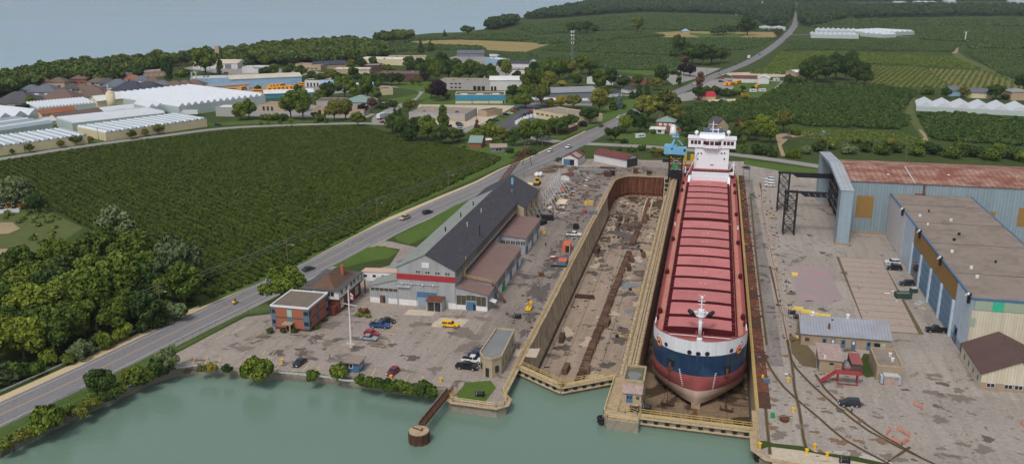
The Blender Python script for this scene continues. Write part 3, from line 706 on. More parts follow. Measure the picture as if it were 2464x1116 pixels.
for s_ in (-1,1): MB().path([(mx + s_ * .9,my - .5,6),(mx + s_ * .9,my - .5,8.2),(mx + s_ * .9,my + .4,8.2)],.12).build('ladder','walkway_tan',ms)
# hull marks
for px,py in ((1603,828),(1659,847),(1680,851),(1702,851),(1760,843)):
 c,nr = on_hull(px,py)
 if c: hp = disc(MB(),c,nr,0.52,0.05).build('hawse_hole','window_dark',ship); disc(MB(),c,nr,0.62,0.03).build('hawse_rim','grey_steel',hp)
for px,py in ((1583,803),(1785,822)):
 c,nr = on_hull(px,py)
 if c: disc(MB(),c,nr,0.2,0.05).build('hawse_hole','window_dark',ship)
for px,py in ((1587,821),(1778,840)):
 c,nr = on_hull(px,py)
 em = disc(MB(),c,nr,1.2,0.08,28).build('bow_emblem','orange_ring',ship)
 disc(MB(),c,nr,0.92,0.1,28).build('emblem_field',mat('emblem_gold',S(222,170,120),0.6),em)
 up = Vector((0,0,1)); sd = up.cross(nr).normalized(); up = nr.cross(sd)
 bear = [(-.75,-.3),(-.62,.12),(-.35,.34),(.0,.3),(.25,.48),(.52,.5),(.78,.26),(.6,.06),(.55,-.45),(.36,-.45),(.3,-.1),(-.2,-.12),(-.28,-.48),(-.5,-.48),(-.52,-.15)]
 mb = MB(); v1 = [c + nr * 0.16 + sd * u * 0.8 + up * w * 0.8 for u,w in bear]; n = len(v1)
 tri = geometry.tessellate_polygon([[Vector((u,w,0)) for u,w in bear]])
 mb.add(v1,tri); mb.build('emblem_animal','ink',em)
for (px,py,ang) in ((1634,887,1),(1721,898,-1)):
 mb = MB(); pr = None
 for k in range(9):
  c,nr = on_hull(px + ang * k * 0.95 + (0 if ang > 0 else 0),py + k * 4.8)
  if c:
   sd = Vector((0,0,1)).cross(nr).normalized(); mb.bar(c + nr * .06 - sd * .05,c + nr * .06 + sd * 0.34,0.1,0.1)
   if pr is not None: mb.bar(pr,c + nr * .05,0.05)
   pr = c + nr * .05
 mb.build('draught_mark','ship_white',ship)
for px,py,fx,fy,side in ((1613,872,1606,985,'L'),(1749,888,1748,990,'R')):
 c,nr = on_hull(px,py); sd = Vector((0,0,1)).cross(nr).normalized(); up = nr.cross(sd)
 mb = MB(); mb.add([c + nr * .06 + sd * u + up * w for u,w in ((-1.1,.9),(1.3,.9),(1.1,-1.0),(-.4,-1.3))] + [c - nr * .5 + sd * u + up * w for u,w in ((-1.1,.9),(1.3,.9),(1.1,-1.0),(-.4,-1.3))],[(0,1,2,3),(0,4,5,1),(1,5,6,2),(2,6,7,3),(3,7,4,0)])
 ap = mb.build('anchor_pocket','window_dark',ship)
 q = c + nr * .18 - up * 1.0; mb = MB(); mb.bar(q + up * 1.2,q - up * .7,.5,.3).bar(q - sd * .8 - up * .6,q + sd * .8 - up * .6,.45,.35); mb.build('anchor_stock','rust',ap)
 e = Vector((c.x + nr.x * 0.5,c.y + nr.y * .5,DOCK_Z + .1)); mb = MB()
 a0 = c + nr * .35 - up * .6
 for k in range(26):
  u0,u1 = a0.lerp(e,k / 26),a0.lerp(e,(k + .92) / 26); mb.bar(u0,u1,0.17 if k % 2 else 0.1,0.1 if k % 2 else 0.17)
 mb.build('anchor_chain','dark_rust',ship)
 mb = MB(); mb.bar(e + Vector((0,0,.2)),e + Vector((.3,-2.6,.25)),.4).bar(e + Vector((-1.3,-2.2,.3)),e + Vector((1.6,-2.8,.3)),.55,.4).bar(e + Vector((-1.3,-2.2,.3)),e + Vector((-1.2,-1.2,.5)),.35).bar(e + Vector((1.6,-2.8,.3)),e + Vector((1.7,-1.6,.5)),.35); mb.build('anchor','dark_rust',ship)
# keel blocks under the stem
mb = MB()
for k in range(3): MB().box(XC - 1.1,205.4 + k * 3,DOCK_Z,XC + 1.1,207.2 + k * 3,-8.21).build('cradle_block','old_coping',f2)
MB().box(XC - .5,183,DOCK_Z + .02,XC + .4,205,DOCK_Z + .14).build('keel_slot','rust',f2)
# after end: white breakwater, deckhouse, bridge
MB().box(-8.6,395.0,6.0,9.4,396.0,8.2).build('breakwater','ship_white',ship)
for x in (-8.6,8.3): MB().extr([(387.5,6.0),(394.5,6.0),(394.5,8.5),(392,8.4),(388.5,7.0)],'x',x,x + 1.1).build('breakwater_wing','ship_white',ship)
fd = MB().box(-7.2,399.5,6.0,9,402.1,9.3).build('forward_deckhouse','ship_white',ship); MB().box(-7.3,399.4,9.3,9.1,402.15,9.42).build('deckhouse_roof','coaming_red',fd)
for k,(x,c) in enumerate(((-5.2,'black_steel'),(-2.6,'grey_steel'),(0.2,'coaming_red'),(1.9,'yellow_rail'),(4.2,'black_steel'))): MB().box(x,397.4,6.02,x + 1.7,398.6,7.4 + .2 * (k % 2)).build('deck_locker',c,ship)
house = MB().box(-6.5,405,6.0,8.5,427,19.1).build('accommodation','ship_white',ship)
MB().box(-6.6,402.2,9.3,8.6,405.0,9.6).build('house_deck','deck_red',house)
railing(MB(),[(-6.5,402.4,9.6),(8.5,402.4,9.6)],1.0,1.5,.04).build('house_rail','ship_white',house)
def wplane(px,py,Y):
 d = ray(px,py); t = Y / d.y; return Vector((d.x * t,Y,H + d.z * t))
for yz,xs in ((520,(322,384,503,653,773,835)),(632,(318,378,767,826)),(742,(311,820))):
 for x in xs:
  c = wplane(1640 + .1255 * x,290 + .1255 * yz,405)
  w_ = MB().box(c.x - .3,404.93,c.z - .36,c.x + .3,405.2,c.z + .36).build('window','window_dark',house)
MB().box(0.6,404.8,11.2,2.0,405.2,11.5).build('nameplate','coaming_red',house)
br = MB(); br.prism([(-9.6,404.5),(-3.2,404.5),(-1.6,403.0),(3.4,403.0),(5.0,404.5),(11.2,404.5),(11.2,411.5),(-9.6,411.5)],19.1,23.0)
bridge = br.build('bridge','ship_white',ship)
MB().prism([(-9.9,404.2),(-3.3,404.2),(-1.7,402.7),(3.5,402.7),(5.1,404.2),(11.5,404.2),(11.5,412),(-9.9,412)],23.0,23.5).build('bridge_roof','ship_white',bridge)
for a,b in ((180,230),(245,300),(315,368),(388,448),(470,533),(550,620),(638,705),(722,785),(805,855),(872,930),(945,1005)):
 mid = (a + b) / 2; Y = 402.96 if 460 < mid < 715 else 404.46 if mid < 380 or mid > 790 else 403.75
 p,q = wplane(1640 + .1255 * a,343,Y),wplane(1640 + .1255 * b,343,Y)
 if Y == 403.75:
  s_ = 1 if mid < 600 else -1; xa,xb = (-3.0,-1.75) if s_ > 0 else (3.55,4.8)
  f = lambda x: 404.5 + (403 - 404.5) * ((x + 3.2) / 1.6) if s_ > 0 else 403 + 1.5 * ((x - 3.4) / 1.6)
  MB().add([(xa,f(xa) - .06,20.6),(xb,f(xb) - .06,20.6),(xb,f(xb) - .06,22.3),(xa,f(xa) - .06,22.3)],[(0,1,2,3)]).build('bridge_window','ship_glass',bridge)
 else: MB().box(p.x,Y - .02,20.6,q.x,Y + .2,22.3).build('bridge_window','ship_glass',bridge)
railing(MB(),[(-9.5,405,23.5),(-5,405,23.5)],1.0,1.5,.05).build('bridge_rail','ship_white',bridge)
railing(MB(),[(6,405,23.5),(11,405,23.5)],1.0,1.5,.05).build('bridge_rail','ship_white',bridge)
MB().extr([(404,23.5),(411,23.5),(411,24.9),(406,24.9)],'x',-4.8,6.3).build('monkey_island','ship_white',bridge)
railing(MB(),[(-4.6,406.2,24.9),(6.1,406.2,24.9)],1.0,1.5,.05).build('island_rail','ship_white',bridge)
for px in (1676.5,1753.5):
 c = wplane(px,319,408)
 dm = MB().cyl((c.x,408,23.5),(c.x,408,c.z - .5),.2,8).build('dome_post','ship_white',bridge); MB().ball((c.x,408,c.z),0.95,12,8).build('radar_dome','ship_white',dm,True)
rm = MB().cyl((0.9,409,24.9),(0.9,409,30.4),0.2,8).bar((-1.0,409,29.0),(3.0,409,29.0),0.18).bar((-.4,409,26.7),(3.6,409,26.7),0.3).bar((3.2,409,24.9),(3.2,409,27.3),.35).build('radar_mast','ship_white',bridge)
MB().cyl((5.6,407,24.9),(5.6,407,25.9),.4).build('searchlight','ship_white',bridge)
MB().box(-3.5,414,19.1,5.5,424,25.0).build('funnel','hull_blue',ship)
# gangway boom and boat davits
MB().cyl((-9.6,398,7),(-5.5,404.6,16.2),0.17,8).build('provision_boom','light_grey',ship)
for k,yy in enumerate((404,409)):
 MB().path([(9.6,yy,6),(10.8,yy,6),(11.0,yy,12.5)],0.4).path([(9.0,yy,9.5),(10.9,yy,12.2)],0.3).build('boat_davit','ship_white',ship)
MB().ball((10.7,412,9.8),1.3,10,8).build('liferaft','ship_white',ship,True)
for k in range(3): MB().box(9.0,400.5 + k * 2,6,11.2,402 + k * 2,7.6 + k).build('davit_housing','coaming_red' if k % 2 == 0 else 'ship_white',ship)
for k in range(3): MB().box(-10.8,400 + k * 3,6,-8.6,402 + k * 3,7.8 + .4 * k).build('stern_machinery','grey_steel' if k % 2 else 'coaming_red',ship)
MB().cyl((-10.2,403,6),(-10.2,403,10.5),.25,8).build('vent_post','ship_white',ship)
MB().box(-11,397,6,-9,428,6.4).box(9.5,397,6,11.6,428,6.4).build('after_deck_plating','deck_red',ship)
# ================================================================ shipyard buildings
corrugated('shed_sheet',S(164,168,172),'X',0.6,S(120,112,106),0.6,0.25,0.45)
corrugated('blue_sheet_x',S(138,156,166),'X',1.1,S(112,124,124),0.55,0.35,0.5)
corrugated('blue_sheet_y',S(146,164,176),'Y',1.1,S(116,126,128),0.55,0.35,0.5)
corrugated('rust_roof',S(134,82,66),'X',2.0,S(178,152,138),0.8,0.5,0.85,False)
corrugated('hood_roof',S(166,178,186),'X',1.5,S(140,84,64),0.6,0.4,0.3,False)
corrugated('grey_tin_roof',S(152,158,170),'X',0.8,S(134,116,106),0.5,0.4,0.4,False)
corrugated('cream_sheet',S(206,198,178),'X',0.7,S(160,146,120),0.7,0.25,0.4)
corrugated('brown_tile_roof',S(96,76,72),'Y',0.9,S(78,60,58),0.9,0.3,0.5,False)
corrugated('blue_roller',S(108,142,170),'Z',0.7,S(84,112,138),0.6,0.4,0.4)
mat('charcoal_shingle',S(66,66,72),0.95,0.22,0.9,dirt=S(88,88,92),dirt_amt=0.6)
mat('grey_green_roof',S(138,144,140),0.9,0.12,0.5,dirt=S(112,116,112),dirt_amt=0.6)
mat('mauve_roof',S(130,106,100),0.95,0.10,0.4,dirt=S(108,90,86),dirt_amt=0.6)
mat('tar_roof',S(140,128,118),0.95,0.12,0.25,dirt=S(108,98,90),dirt_amt=0.75)
mat('olive_roof',S(96,94,70),0.95,0.2,0.6,dirt=S(120,122,112),dirt_amt=0.8)
mat('dark_roof',S(84,82,82),0.95,0.15,0.3,dirt=S(110,106,102),dirt_amt=0.6)
mat('beige_block',S(172,158,134),0.9,0.1,0.8,dirt=S(142,126,104),dirt_amt=0.6)
mat('tan_block',S(160,142,120),0.9,0.1,0.8,dirt=S(136,118,98),dirt_amt=0.5)
mat('sign_red',S(158,52,56),0.6,0.1,0.8)
mat('door_blue',S(72,110,146),0.55,0.12,0.8,dirt=S(92,118,140),dirt_amt=0.5)
mat('brick_red',S(160,100,78),0.9,0.16,2.5,dirt=S(136,84,66),dirt_amt=0.6)
mat('brick_dark',S(120,66,52),0.9,0.16,2.5,dirt=S(96,54,46),dirt_amt=0.5)
mat('slate_blue',S(92,110,128),0.7,0.1,1.0)
mat('brown_shingle',S(104,80,66),0.95,0.16,0.9,dirt=S(84,66,58),dirt_amt=0.6)
mat('ochre_panel',S(148,116,66),0.8,0.10,0.5,dirt=S(128,104,64),dirt_amt=0.5)
mat('olive_glass',S(78,74,60),0.4,0.3,0.9,spec=0.5)
mat('red_steel',S(150,56,60),0.6,0.12,1.0)
mat('bright_yellow',S(226,180,40),0.55,0.08,1.0); mat('pale_yellow',S(222,196,96),0.7,0.1,1.0)
mat('green_paint',S(40,142,84),0.6,0.12,1.0); mat('dark_green',S(52,76,66),0.7,0.15,1.0)
mat('sky_blue',S(118,178,212),0.55,0.08,0.7,dirt=S(92,150,186),dirt_amt=0.5)
mat('plywood',S(216,200,170),0.9,0.12,1.0)
mat('orange_paint',S(206,104,72),0.7,0.12,1.0); mat('hot_orange',S(226,96,48),0.7,0.1,1.0)
mat('pale_green_glass',S(160,182,168),0.4,0.1,1.0)
def opening(par,ax,at,a0,a1,z0,z1,m,name='window',proud=0.06,frame=None,mull=0):
 """window or door on a wall facing -y ('y') or +-x ('x', proud signed)"""
 pr = abs(proud); sg = 1 if proud > 0 else -1
 def bx(mb,b0,b1,c0,c1,t):
  if ax == 'y': return mb.box(b0,at - t,c0,b1,at + 0.1,c1)
  return mb.box(min(at - sg * .1,at + sg * t),b0,c0,max(at - sg * .1,at + sg * t),b1,c1)
 o = bx(MB(),a0,a1,z0,z1,pr).build(name,m,par)
 if frame:
  mb = MB(); w = 0.12
  for b0,b1,c0,c1 in ((a0 - w,a1 + w,z1,z1 + w),(a0 - w,a1 + w,z0 - w,z0),(a0 - w,a0,z0,z1),(a1,a1 + w,z0,z1)): bx(mb,b0,b1,c0,c1,pr + 0.04)
  for k in range(mull): xm = a0 + (a1 - a0) * (k + 1) / (mull + 1); bx(mb,xm - w / 2,xm + w / 2,z0,z1,pr + 0.04)
  mb.build('frame',frame,o)
 return o
def slab_roof(par,a,b,c,d,t,m,name='roof'):
 """thick sloped quad a-b-c-d (counter clockwise from above)"""
 lo = [(*v[:2],v[2] - t) for v in (a,b,c,d)]
 return MB().add([a,b,c,d] + lo,[(0,1,2,3),(7,6,5,4),(0,4,5,1),(1,5,6,2),(2,6,7,3),(3,7,4,0)]).build(name,m,par)
WP = wplane
# ---- long fabrication shed
sh = thing('fabrication_shed','long grey metal shed with charcoal gable roof and a red band across its front','shed',(-78,234.5,0))
FY = 234.5
main = MB().extr([(-87.2,0),(-69.5,0),(-69.5,11.7),(-78.3,15.9),(-87.2,11.7)],'y',FY,317).build('hall_wall','shed_sheet',sh)
rl = slab_roof(sh,(-87.7,FY - .3,11.65),(-78.3,FY - .3,16.2),(-78.3,317.2,16.2),(-87.7,317.2,11.65),0.22,'grey_green_roof')
rr = slab_roof(sh,(-78.3,FY - .3,16.2),(-69.0,FY - .3,11.65),(-69.0,317.2,11.65),(-78.3,317.2,16.2),0.22,'charcoal_shingle')
for yy in (262,280,296): MB().cyl((-80.5,yy,14.5),(-80.5,yy,16.6),0.22,8).build('vent_pipe','black_steel',rl)
for yy in (270,288): MB().cyl((-75.5,yy,14),(-75.5,yy,16.4),0.18,8).build('vent_pipe','light_grey',rr)
MB().cyl((-70.8,268,12),(-70.8,268,16.2),0.16,8).build('flue','black_steel',rr)
def fx(z): return -87.2 + (z - 660) / 940 * 17.7
opening(main,'y',FY,-87.25,-69.45,8.05,9.75,'sign_red','red_band',0.1)
for a,b in ((975,1045),(1128,1200),(1287,1358),(1443,1518)): opening(main,'y',FY,fx(a),fx(b),10.2,11.0,'olive_glass','window',0.05,'light_grey',1)
opening(main,'y',FY,-79.4,-77.2,12.0,13.6,'white_paint','sign_board',0.12)
c0,c1 = WP(1004,737,FY),WP(1049,700,FY)
opening(main,'y',FY,c0.x,c1.x + .2,0.02,2.9,mat('roller_grey',S(138,152,166),0.6,0.08,0.6),'roller_door',0.05,'door_blue')
opening(main,'y',FY,c0.x,c1.x + .2,3.05,4.5,'door_blue','door_header',0.09)
for a,b in ((683,990),(1490,1612)): opening(main,'y',FY,fx(a),fx(b),0.02,1.75,'white_paint','kick_panel',0.08)
MB().bar((-87,FY - .35,7.0),(-74.5,FY - .35,7.0),0.12).build('lamp_conduit','light_grey',main)
for x in (-85.5,-82.6,-79.2,-76): MB().ball((x,FY - .6,6.9),0.22,8,6).build('wall_lamp','white_paint',main,True)
MB().box(-87.2,FY - .7,5.7,-83.2,FY - .02,5.85).build('canopy','light_grey',main)
for i in range(21):
 y0 = FY + 1.2 + i * 3.9; opening(main,'x',-69.5,y0,y0 + 3.5,9.0,11.2,'olive_glass','window',0.06,'light_grey' if i < 6 else None,2)
for i in range(20):
 y0 = FY + 8 + i * 3.9; opening(main,'x',-69.5,y0,y0 + 3.5,6.7,7.9,'dark_rust','louvre',0.06)
porch = MB().box(-77.2,230.9,0,-77.0,FY,3.3).box(-72.9,230.9,0,-72.7,FY,3.3).box(-77.2,231,2.9,-72.7,231.2,3.3).build('porch_wall','light_grey',sh)
slab_roof(porch,(-77.4,230.6,3.35),(-72.5,230.6,3.35),(-72.5,FY,3.7),(-77.4,FY,3.7),0.12,'rust','porch_roof')
opening(porch,'y',231.4,-76.8,-75.0,0.05,2.8,'window_dark','door',0.05,'light_grey',0); opening(porch,'y',231.4,-74.8,-73.0,0.05,2.8,'window_dark','door',0.05,'light_grey',0)
ltl = MB().extr([(-96.0,0),(-87.2,0),(-87.2,7.6),(-96.0,5.1)],'y',FY + .25,256).build('side_wall','shed_sheet',sh)
slab_roof(ltl,(-96.3,FY,5.2),(-87.22,FY,7.8),(-87.22,256.3,7.8),(-96.3,256.3,5.2),0.16,'grey_green_roof')
for k in range(6): opening(ltl,'y',FY + .25,-95.6 + k * 1.42,-94.35 + k * 1.42,3.75,4.75,'olive_glass','window',0.05,'light_grey')
opening(ltl,'y',FY + .25,-92.8,-91.1,0.02,2.4,'brown_shingle','door_surround',0.06); opening(ltl,'y',FY + .25,-91.8,-91.2,0.02,1.9,'window_dark','door',0.1)
opening(ltl,'y',FY + .25,-95.9,-92.9,0.02,1.6,'white_paint','kick_panel',0.06); opening(ltl,'y',FY + .25,-90.2,-87.4,0.02,1.6,'white_paint','kick_panel',0.06)
# right-hand additions
front = MB().extr([(-69.5,0),(-59.9,0),(-59.9,4.9),(-69.5,6.8)],'y',FY + .2,242.2).build('front_wing','shed_sheet',sh)
slab_roof(front,(-69.5,FY - .1,6.95),(-59.5,FY - .1,5.0),(-59.5,242,5.0),(-69.5,242,6.95),0.15,'mauve_roof')
for k in range(6):
 if k in (2,3): opening(front,'y',FY + .2,-69.2 + k * 1.5,-67.85 + k * 1.5,2.9,4.6,'olive_glass','window',0.05,'light_grey',0)
 else: opening(front,'y',FY + .2,-69.2 + k * 1.5,-67.85 + k * 1.5,1.5,4.4,'olive_glass','window',0.05,'light_grey',0)
opening(front,'y',FY + .2,-66.3,-63.4,0.02,2.5,'door_blue','double_door',0.08); opening(front,'y',FY + .2,-64.2,-63.5,0.02,1.9,'window_dark','wicket_door',0.11)
opening(front,'y',FY + .2,-69.4,-66.4,0.02,1.4,'white_paint','kick_panel',0.06); opening(front,'y',FY + .2,-63.3,-60,0.02,1.4,'white_paint','kick_panel',0.06)
slab_roof(front,(-59.7,235.5,3.1),(-57.8,235.5,2.5),(-57.8,238,2.5),(-59.7,238,3.1),0.1,'white_paint','awning')
lt1 = MB().extr([(-69.5,0),(-59.8,0),(-59.8,5.6),(-69.5,7.0)],'y',242.4,280).build('side_wing','shed_sheet',sh)
slab_roof(lt1,(-69.5,242.2,7.15),(-59.5,242.2,5.75),(-59.5,280.3,5.75),(-69.5,280.3,7.15),0.15,'mauve_roof')
lt2 = MB().extr([(-69.5,0),(-60.3,0),(-60.3,6.0),(-69.5,6.6)],'y',290,317).build('side_wing','shed_sheet',sh)
slab_roof(lt2,(-69.5,289.7,6.75),(-60,289.7,6.15),(-60,317.3,6.15),(-69.5,317.3,6.75),0.15,'mauve_roof')
MB().box(-69.5,280.1,0,-64.5,289.9,3.2).build('link_bay','shed_sheet',sh)
for par,y0,y1,x in ((lt1,243,279.5,-59.8),(lt2,291,316.5,-60.3)):
 n = int((y1 - y0) / 3.1)
 for i in range(n):
  a = y0 + i * (y1 - y0) / n
  opening(par,'x',x,a + .1,a + (y1 - y0) / n - .15,2.9,5.0,'olive_glass' if i % 4 else 'shed_sheet','window',0.05,'light_grey',1)
  opening(par,'x',x,a + .05,a + (y1 - y0) / n - .1,0.02,2.5,'white_paint' if i % 3 else 'door_blue','kick_panel' if i % 3 else 'door',0.07)
for k in range(5): opening(lt2,'y',290,-69 + k * 1.75,-67.5 + k * 1.75,3.6,4.9,'olive_glass','window',0.05,'light_grey',1)
st = MB()
for k in range(14): st.box(-60.6 + k * .3,242.0,5.8 - k * .4,-60.2 + k * .3,243.1,5.9 - k * .4)
st.bar((-60.6,241.9,5.9),(-56.5,241.9,.3),.14).bar((-60.6,243.1,5.9),(-56.5,243.1,.3),.14); st.build('outside_stair','rust',sh)
railing(MB(),[(-69.3,242.2,7.2),(-60.5,242.2,5.95)],1,1.6,.05).build('roof_rail','yellow_rail',sh)
st = MB(); st.bar((-69.4,244.3,9.8),(-69.0,242.6,7.2),.7,.12); railing(st,[(-69.0,242.6,7.2),(-69.4,246.0,11.6)],1,1.5,.06); st.build('roof_stair','yellow_rail',sh)
# rear bays and roadside strip
rear = MB().extr([(-88.5,0),(-66.6,0),(-66.6,9.6),(-77.6,15.6),(-88.5,9.6)],'y',317.1,346).build('rear_hall','beige_block',sh)
slab_roof(rear,(-88.9,317.25,9.6),(-77.6,317.25,15.8),(-77.6,346.4,15.8),(-88.9,346.4,9.6),.2,'charcoal_shingle'); slab_roof(rear,(-77.6,317.25,15.8),(-66.2,317.25,9.6),(-66.2,346.4,9.6),(-77.6,346.4,15.8),.2,'charcoal_shingle')
for y in (322,331,340): opening(rear,'x',-66.6,y,y + .9,4,9,'dark_rust','slit_window',0.05)
MB().cyl((-75,335,14),(-75,335,16.8),.5,10).build('roof_cowl','sky_blue',rear); MB().box(-73.5,325,13,-72.6,326,14.5).build('roof_vent','slate_blue',rear)
strip = MB().extr([(-93.5,0),(-87.2,0),(-87.2,5.6),(-93.5,4.4)],'y',256.2,300).build('roadside_lean_to','brown_shingle',sh)
slab_roof(strip,(-93.8,256.4,4.5),(-87.22,256.4,5.8),(-87.22,300.2,5.8),(-93.8,300.2,4.5),.14,mat('red_brown_roof',S(116,66,60),0.9,0.15,0.6))
hv = MB().box(-90.5,270,6.2,-85.5,277,6.5).build('roof_platform','rust',sh)
for k in range(3): MB().box(-90 + (k % 2) * 2.4,270.5 + k * 2.1,6.5,-88.2 + (k % 2) * 2.4,272.3 + k * 2.1,8.4).build('air_handler','light_grey',hv)
for x,y in ((-90.3,270.3),(-90.3,276.7)): MB().bar((x,y,4.6),(x,y,6.2),.2).build('platform_leg','rust',hv)
# overhead walkway
wk = thing('covered_walkway','white raised walkway with small windows linking the brick house to the grey shed','walkway',(-94,243,0))
MB().prism([(-101,241.6),(-87.3,243.2),(-87.3,246.6),(-101,245)],4.0,6.8).build('walkway_wall','white_paint',wk)
MB().prism([(-101.2,241.4),(-87.3,243.0),(-87.3,246.8),(-101.2,245.2)],6.8,7.0).build('walkway_roof',mat('terracotta_trim',S(196,168,150),0.8),wk)
for k in range(5):
 x = -100 + k * 2.75; y = 241.6 + (x + 101) * 0.117; MB().obox((x,y - .02,5.6),(1.0,.12,.7),0.116).build('window','window_dark',wk)
for x,y in ((-100.4,242),(-94,243)): MB().bar((x,y,0),(x,y,4),.3).build('post','rust',wk)
# ---- brick office
of = thing('brick_office','two-storey orange brick office with flat roof, white trim and blue-grey window bays','office',(-108.7,208.6,0))
ow = MB().box(-114.2,208.6,0.9,-103.2,221,6.9).build('wall','brick_red',of)
MB().box(-113.6,209.2,0,-103.8,220.5,0.9).build('plinth','brick_red',of)
MB().box(-114.0,208.8,6.9,-103.4,220.8,7.0).build('roof',mat('office_roof',S(118,108,98),.95,.12,.4,dirt=S(98,90,82),dirt_amt=.6),of)
tr = MB()
for a in ((-114.4,208.4,-103.0,208.8),(-114.4,220.8,-103.0,221.2),(-114.4,208.8,-114.0,220.8),(-103.4,208.8,-103.0,220.8)): tr.box(a[0],a[1],6.75,a[2],a[3],7.25)
tr.build('roof_trim','white_paint',of)
for a,b,wins in ((-114.25,-112.9,1),(-109.6,-108.0,0),(-104.9,-103.15,1)):
 opening(ow,'y',208.6,a,b,1.0,6.75,'slate_blue','window_bay',0.06)
 if wins:
  for z in (1.9,4.9): opening(ow,'y',208.6,a + .25,b - .15,z,z + 1.1,'window_dark','window',0.1)
 else: opening(ow,'y',208.6,a + .1,b - .1,4.2,6.2,'pale_green_glass','stair_window',0.1)
opening(ow,'y',208.6,-112.85,-104.95,3.65,4.0,'brown_shingle','floor_band',0.04)
for a,b in ((208.55,210.2),(213.6,215.0),(219.4,221.05)):
 opening(ow,'x',-103.2,a,b,1.0,6.75,'slate_blue','window_bay',0.06)
 for z in (1.9,4.9): opening(ow,'x',-103.2,a + .25,b - .25,z,z + 1.1,'window_dark','window',0.1)
opening(ow,'x',-103.2,210.3,219.3,3.65,4.0,'brown_shingle','floor_band',0.04)
MB().box(-110.3,206.4,2.5,-107.6,208.6,2.75).box(-108.2,206.5,0,-107.8,206.9,2.5).build('porch_canopy','tan_block',of)
opening(ow,'y',208.6,-109.8,-108.0,0.0,2.4,'window_dark','door',0.1)
# ---- white and brick house office
ho = thing('brick_house','older brick house with white upper storey, brown hipped roof and chimney behind the orange office','house',(-106.4,224,0))
hw = MB().box(-111.8,224,0,-101.2,240.5,4.2).build('wall','brick_dark',ho)
MB().box(-112,223.8,4.2,-101,240.7,6.8).build('upper_storey','white_paint',ho)
MB().prism([(-112.6,223.2),(-100.4,223.2),(-100.4,241.2),(-112.6,241.2)],6.8,7.0).build('eaves_roof','dark_roof',ho)
hip = MB(); b = [(-109.8,224.5,7.0),(-102.5,224.5,7.0),(-102.5,239.8,7.0),(-109.8,239.8,7.0)]; t1,t2 = (-106.3,229,9.9),(-106.3,236,9.9)
hip.add(b + [t1,t2],[(0,1,4),(1,2,5,4),(2,3,5),(3,0,4,5)]); hr = hip.build('hipped_roof','brown_shingle',ho)
MB().box(-104.6,234,8,-103.7,235,11).build('chimney','brick_red',hr)
MB().prism([(-112.4,223.6),(-100.8,223.6),(-100.8,240.9),(-112.4,240.9)],4.0,4.25).build('skirt_roof','brown_shingle',ho)
for y in (225.2,228.6,232.2,234.6,237.6): opening(ho,'x',-101,y,y + 1.5,5.2,6.4,'window_dark','window',0.06,'white_paint',1)
for x in (-111,-104.6): opening(ho,'y',223.8,x,x + 2.2,5.1,6.4,'window_dark','window',0.06,'white_paint',1)
for y in (225.4,230.5,236.4): opening(ho,'x',-101.2,y,y + 1.8,1.2,3.4,'pale_green_glass','window',0.06,'white_paint',1)
MB().box(-108.4,221.2,3.2,-104.2,223.8,6.3).build('link_corridor','brown_shingle',ho); MB().box(-108.5,221.25,6.3,-108.1,223.8,6.6).box(-104.5,221.25,6.3,-104.1,223.8,6.6).build('link_trim','white_paint',ho)
MB().box(-104,221.6,0,-101.5,223.9,2.6).build('side_porch','brick_dark',ho)
# ---- pump house
ph = thing('pump_house','cream concrete pump house with chamfered corners and grey flat roof at the dock mouth','pump house',(-49,200,0))
pp = [(-51.8,195.2),(-50.3,192.4),(-48.0,191.8),(-46.2,194.2),(-46.7,211),(-51.5,211)]
pw = MB().prism(pp,0,4.7).build('wall','beige_block',ph)
MB().prism([(-51.5,195.3),(-50.1,192.8),(-48.1,192.2),(-46.5,194.4),(-47,210.7),(-51.2,210.7)],4.7,4.75).build('roof',mat('roof_felt',S(120,124,126),0.95,0.14,0.3,dirt=S(146,140,130),dirt_amt=0.6),ph)
mb = MB(); q = pp + [pp[0]]; mb.path([(*p,4.9) for p in q],.35,.5); mb.build('parapet','beige_block',ph)
MB().obox((-49.2,192.05,1.3),(0.9,.3,2.2),-0.25).build('door','window_dark',ph)
MB().obox((-47.05,192.95,2.0),(1.0,.3,1.6),0.93).build('window','window_dark',ph); MB().obox((-51.05,193.75,2.2),(1.1,.25,1.5),-1.08).build('window','window_dark',ph)
for y in (196,200,204.5,208): MB().obox((-46.3 - (y - 194) * .03,y,2.4),(.25,1.3,1.7),0).build('window','window_dark',ph)
# ---- pier head house
pe = thing('winch_house','concrete winch house with moss and a puddle on its parapet roof at the pier head','winch house',(-13.7,191,0.2))
wt = MB().box(-16.2,188.6,0.2,-11.5,197,4.0).build('wall','beige_block',pe)
MB().box(-15.9,188.9,4.0,-11.8,196.7,4.05).build('roof','olive_roof',pe)
MB().path([(-16.1,188.7,4.25),(-11.6,188.7,4.25),(-11.6,196.9,4.25),(-16.1,196.9,4.25),(-16.1,188.7,4.25)],.35,.5).build('parapet','old_coping',pe)
puddle = MB().prism([(-13.9 + 1.5 * math.cos(t) * (1 + .2 * math.sin(3 * t)),192 + 2.6 * math.sin(t) * (1 + .15 * math.cos(2 * t))) for t in [i * math.pi / 10 for i in range(20)]],4.05,4.07).build('roof_puddle',water('puddle_water',S(120,122,122),0.05,1,0.0),wt)
wf = MB().box(-16.0,185.8,0.2,-11.7,188.7,2.6).build('front_room','beige_block',pe)
slab_roof(wf,(-16.2,185.5,2.65),(-11.5,185.5,2.65),(-11.5,188.7,3.5),(-16.2,188.7,3.5),.1,mat('white_rust_tin',S(170,150,144),0.7,0.2,2,dirt=S(120,86,76),dirt_amt=0.8),'front_roof')
opening(wf,'y',185.8,-15.1,-13.7,0.22,2.2,'door_blue','door',0.06); opening(wf,'y',185.8,-12.9,-12.2,1.2,1.9,'olive_glass','window',0.06)
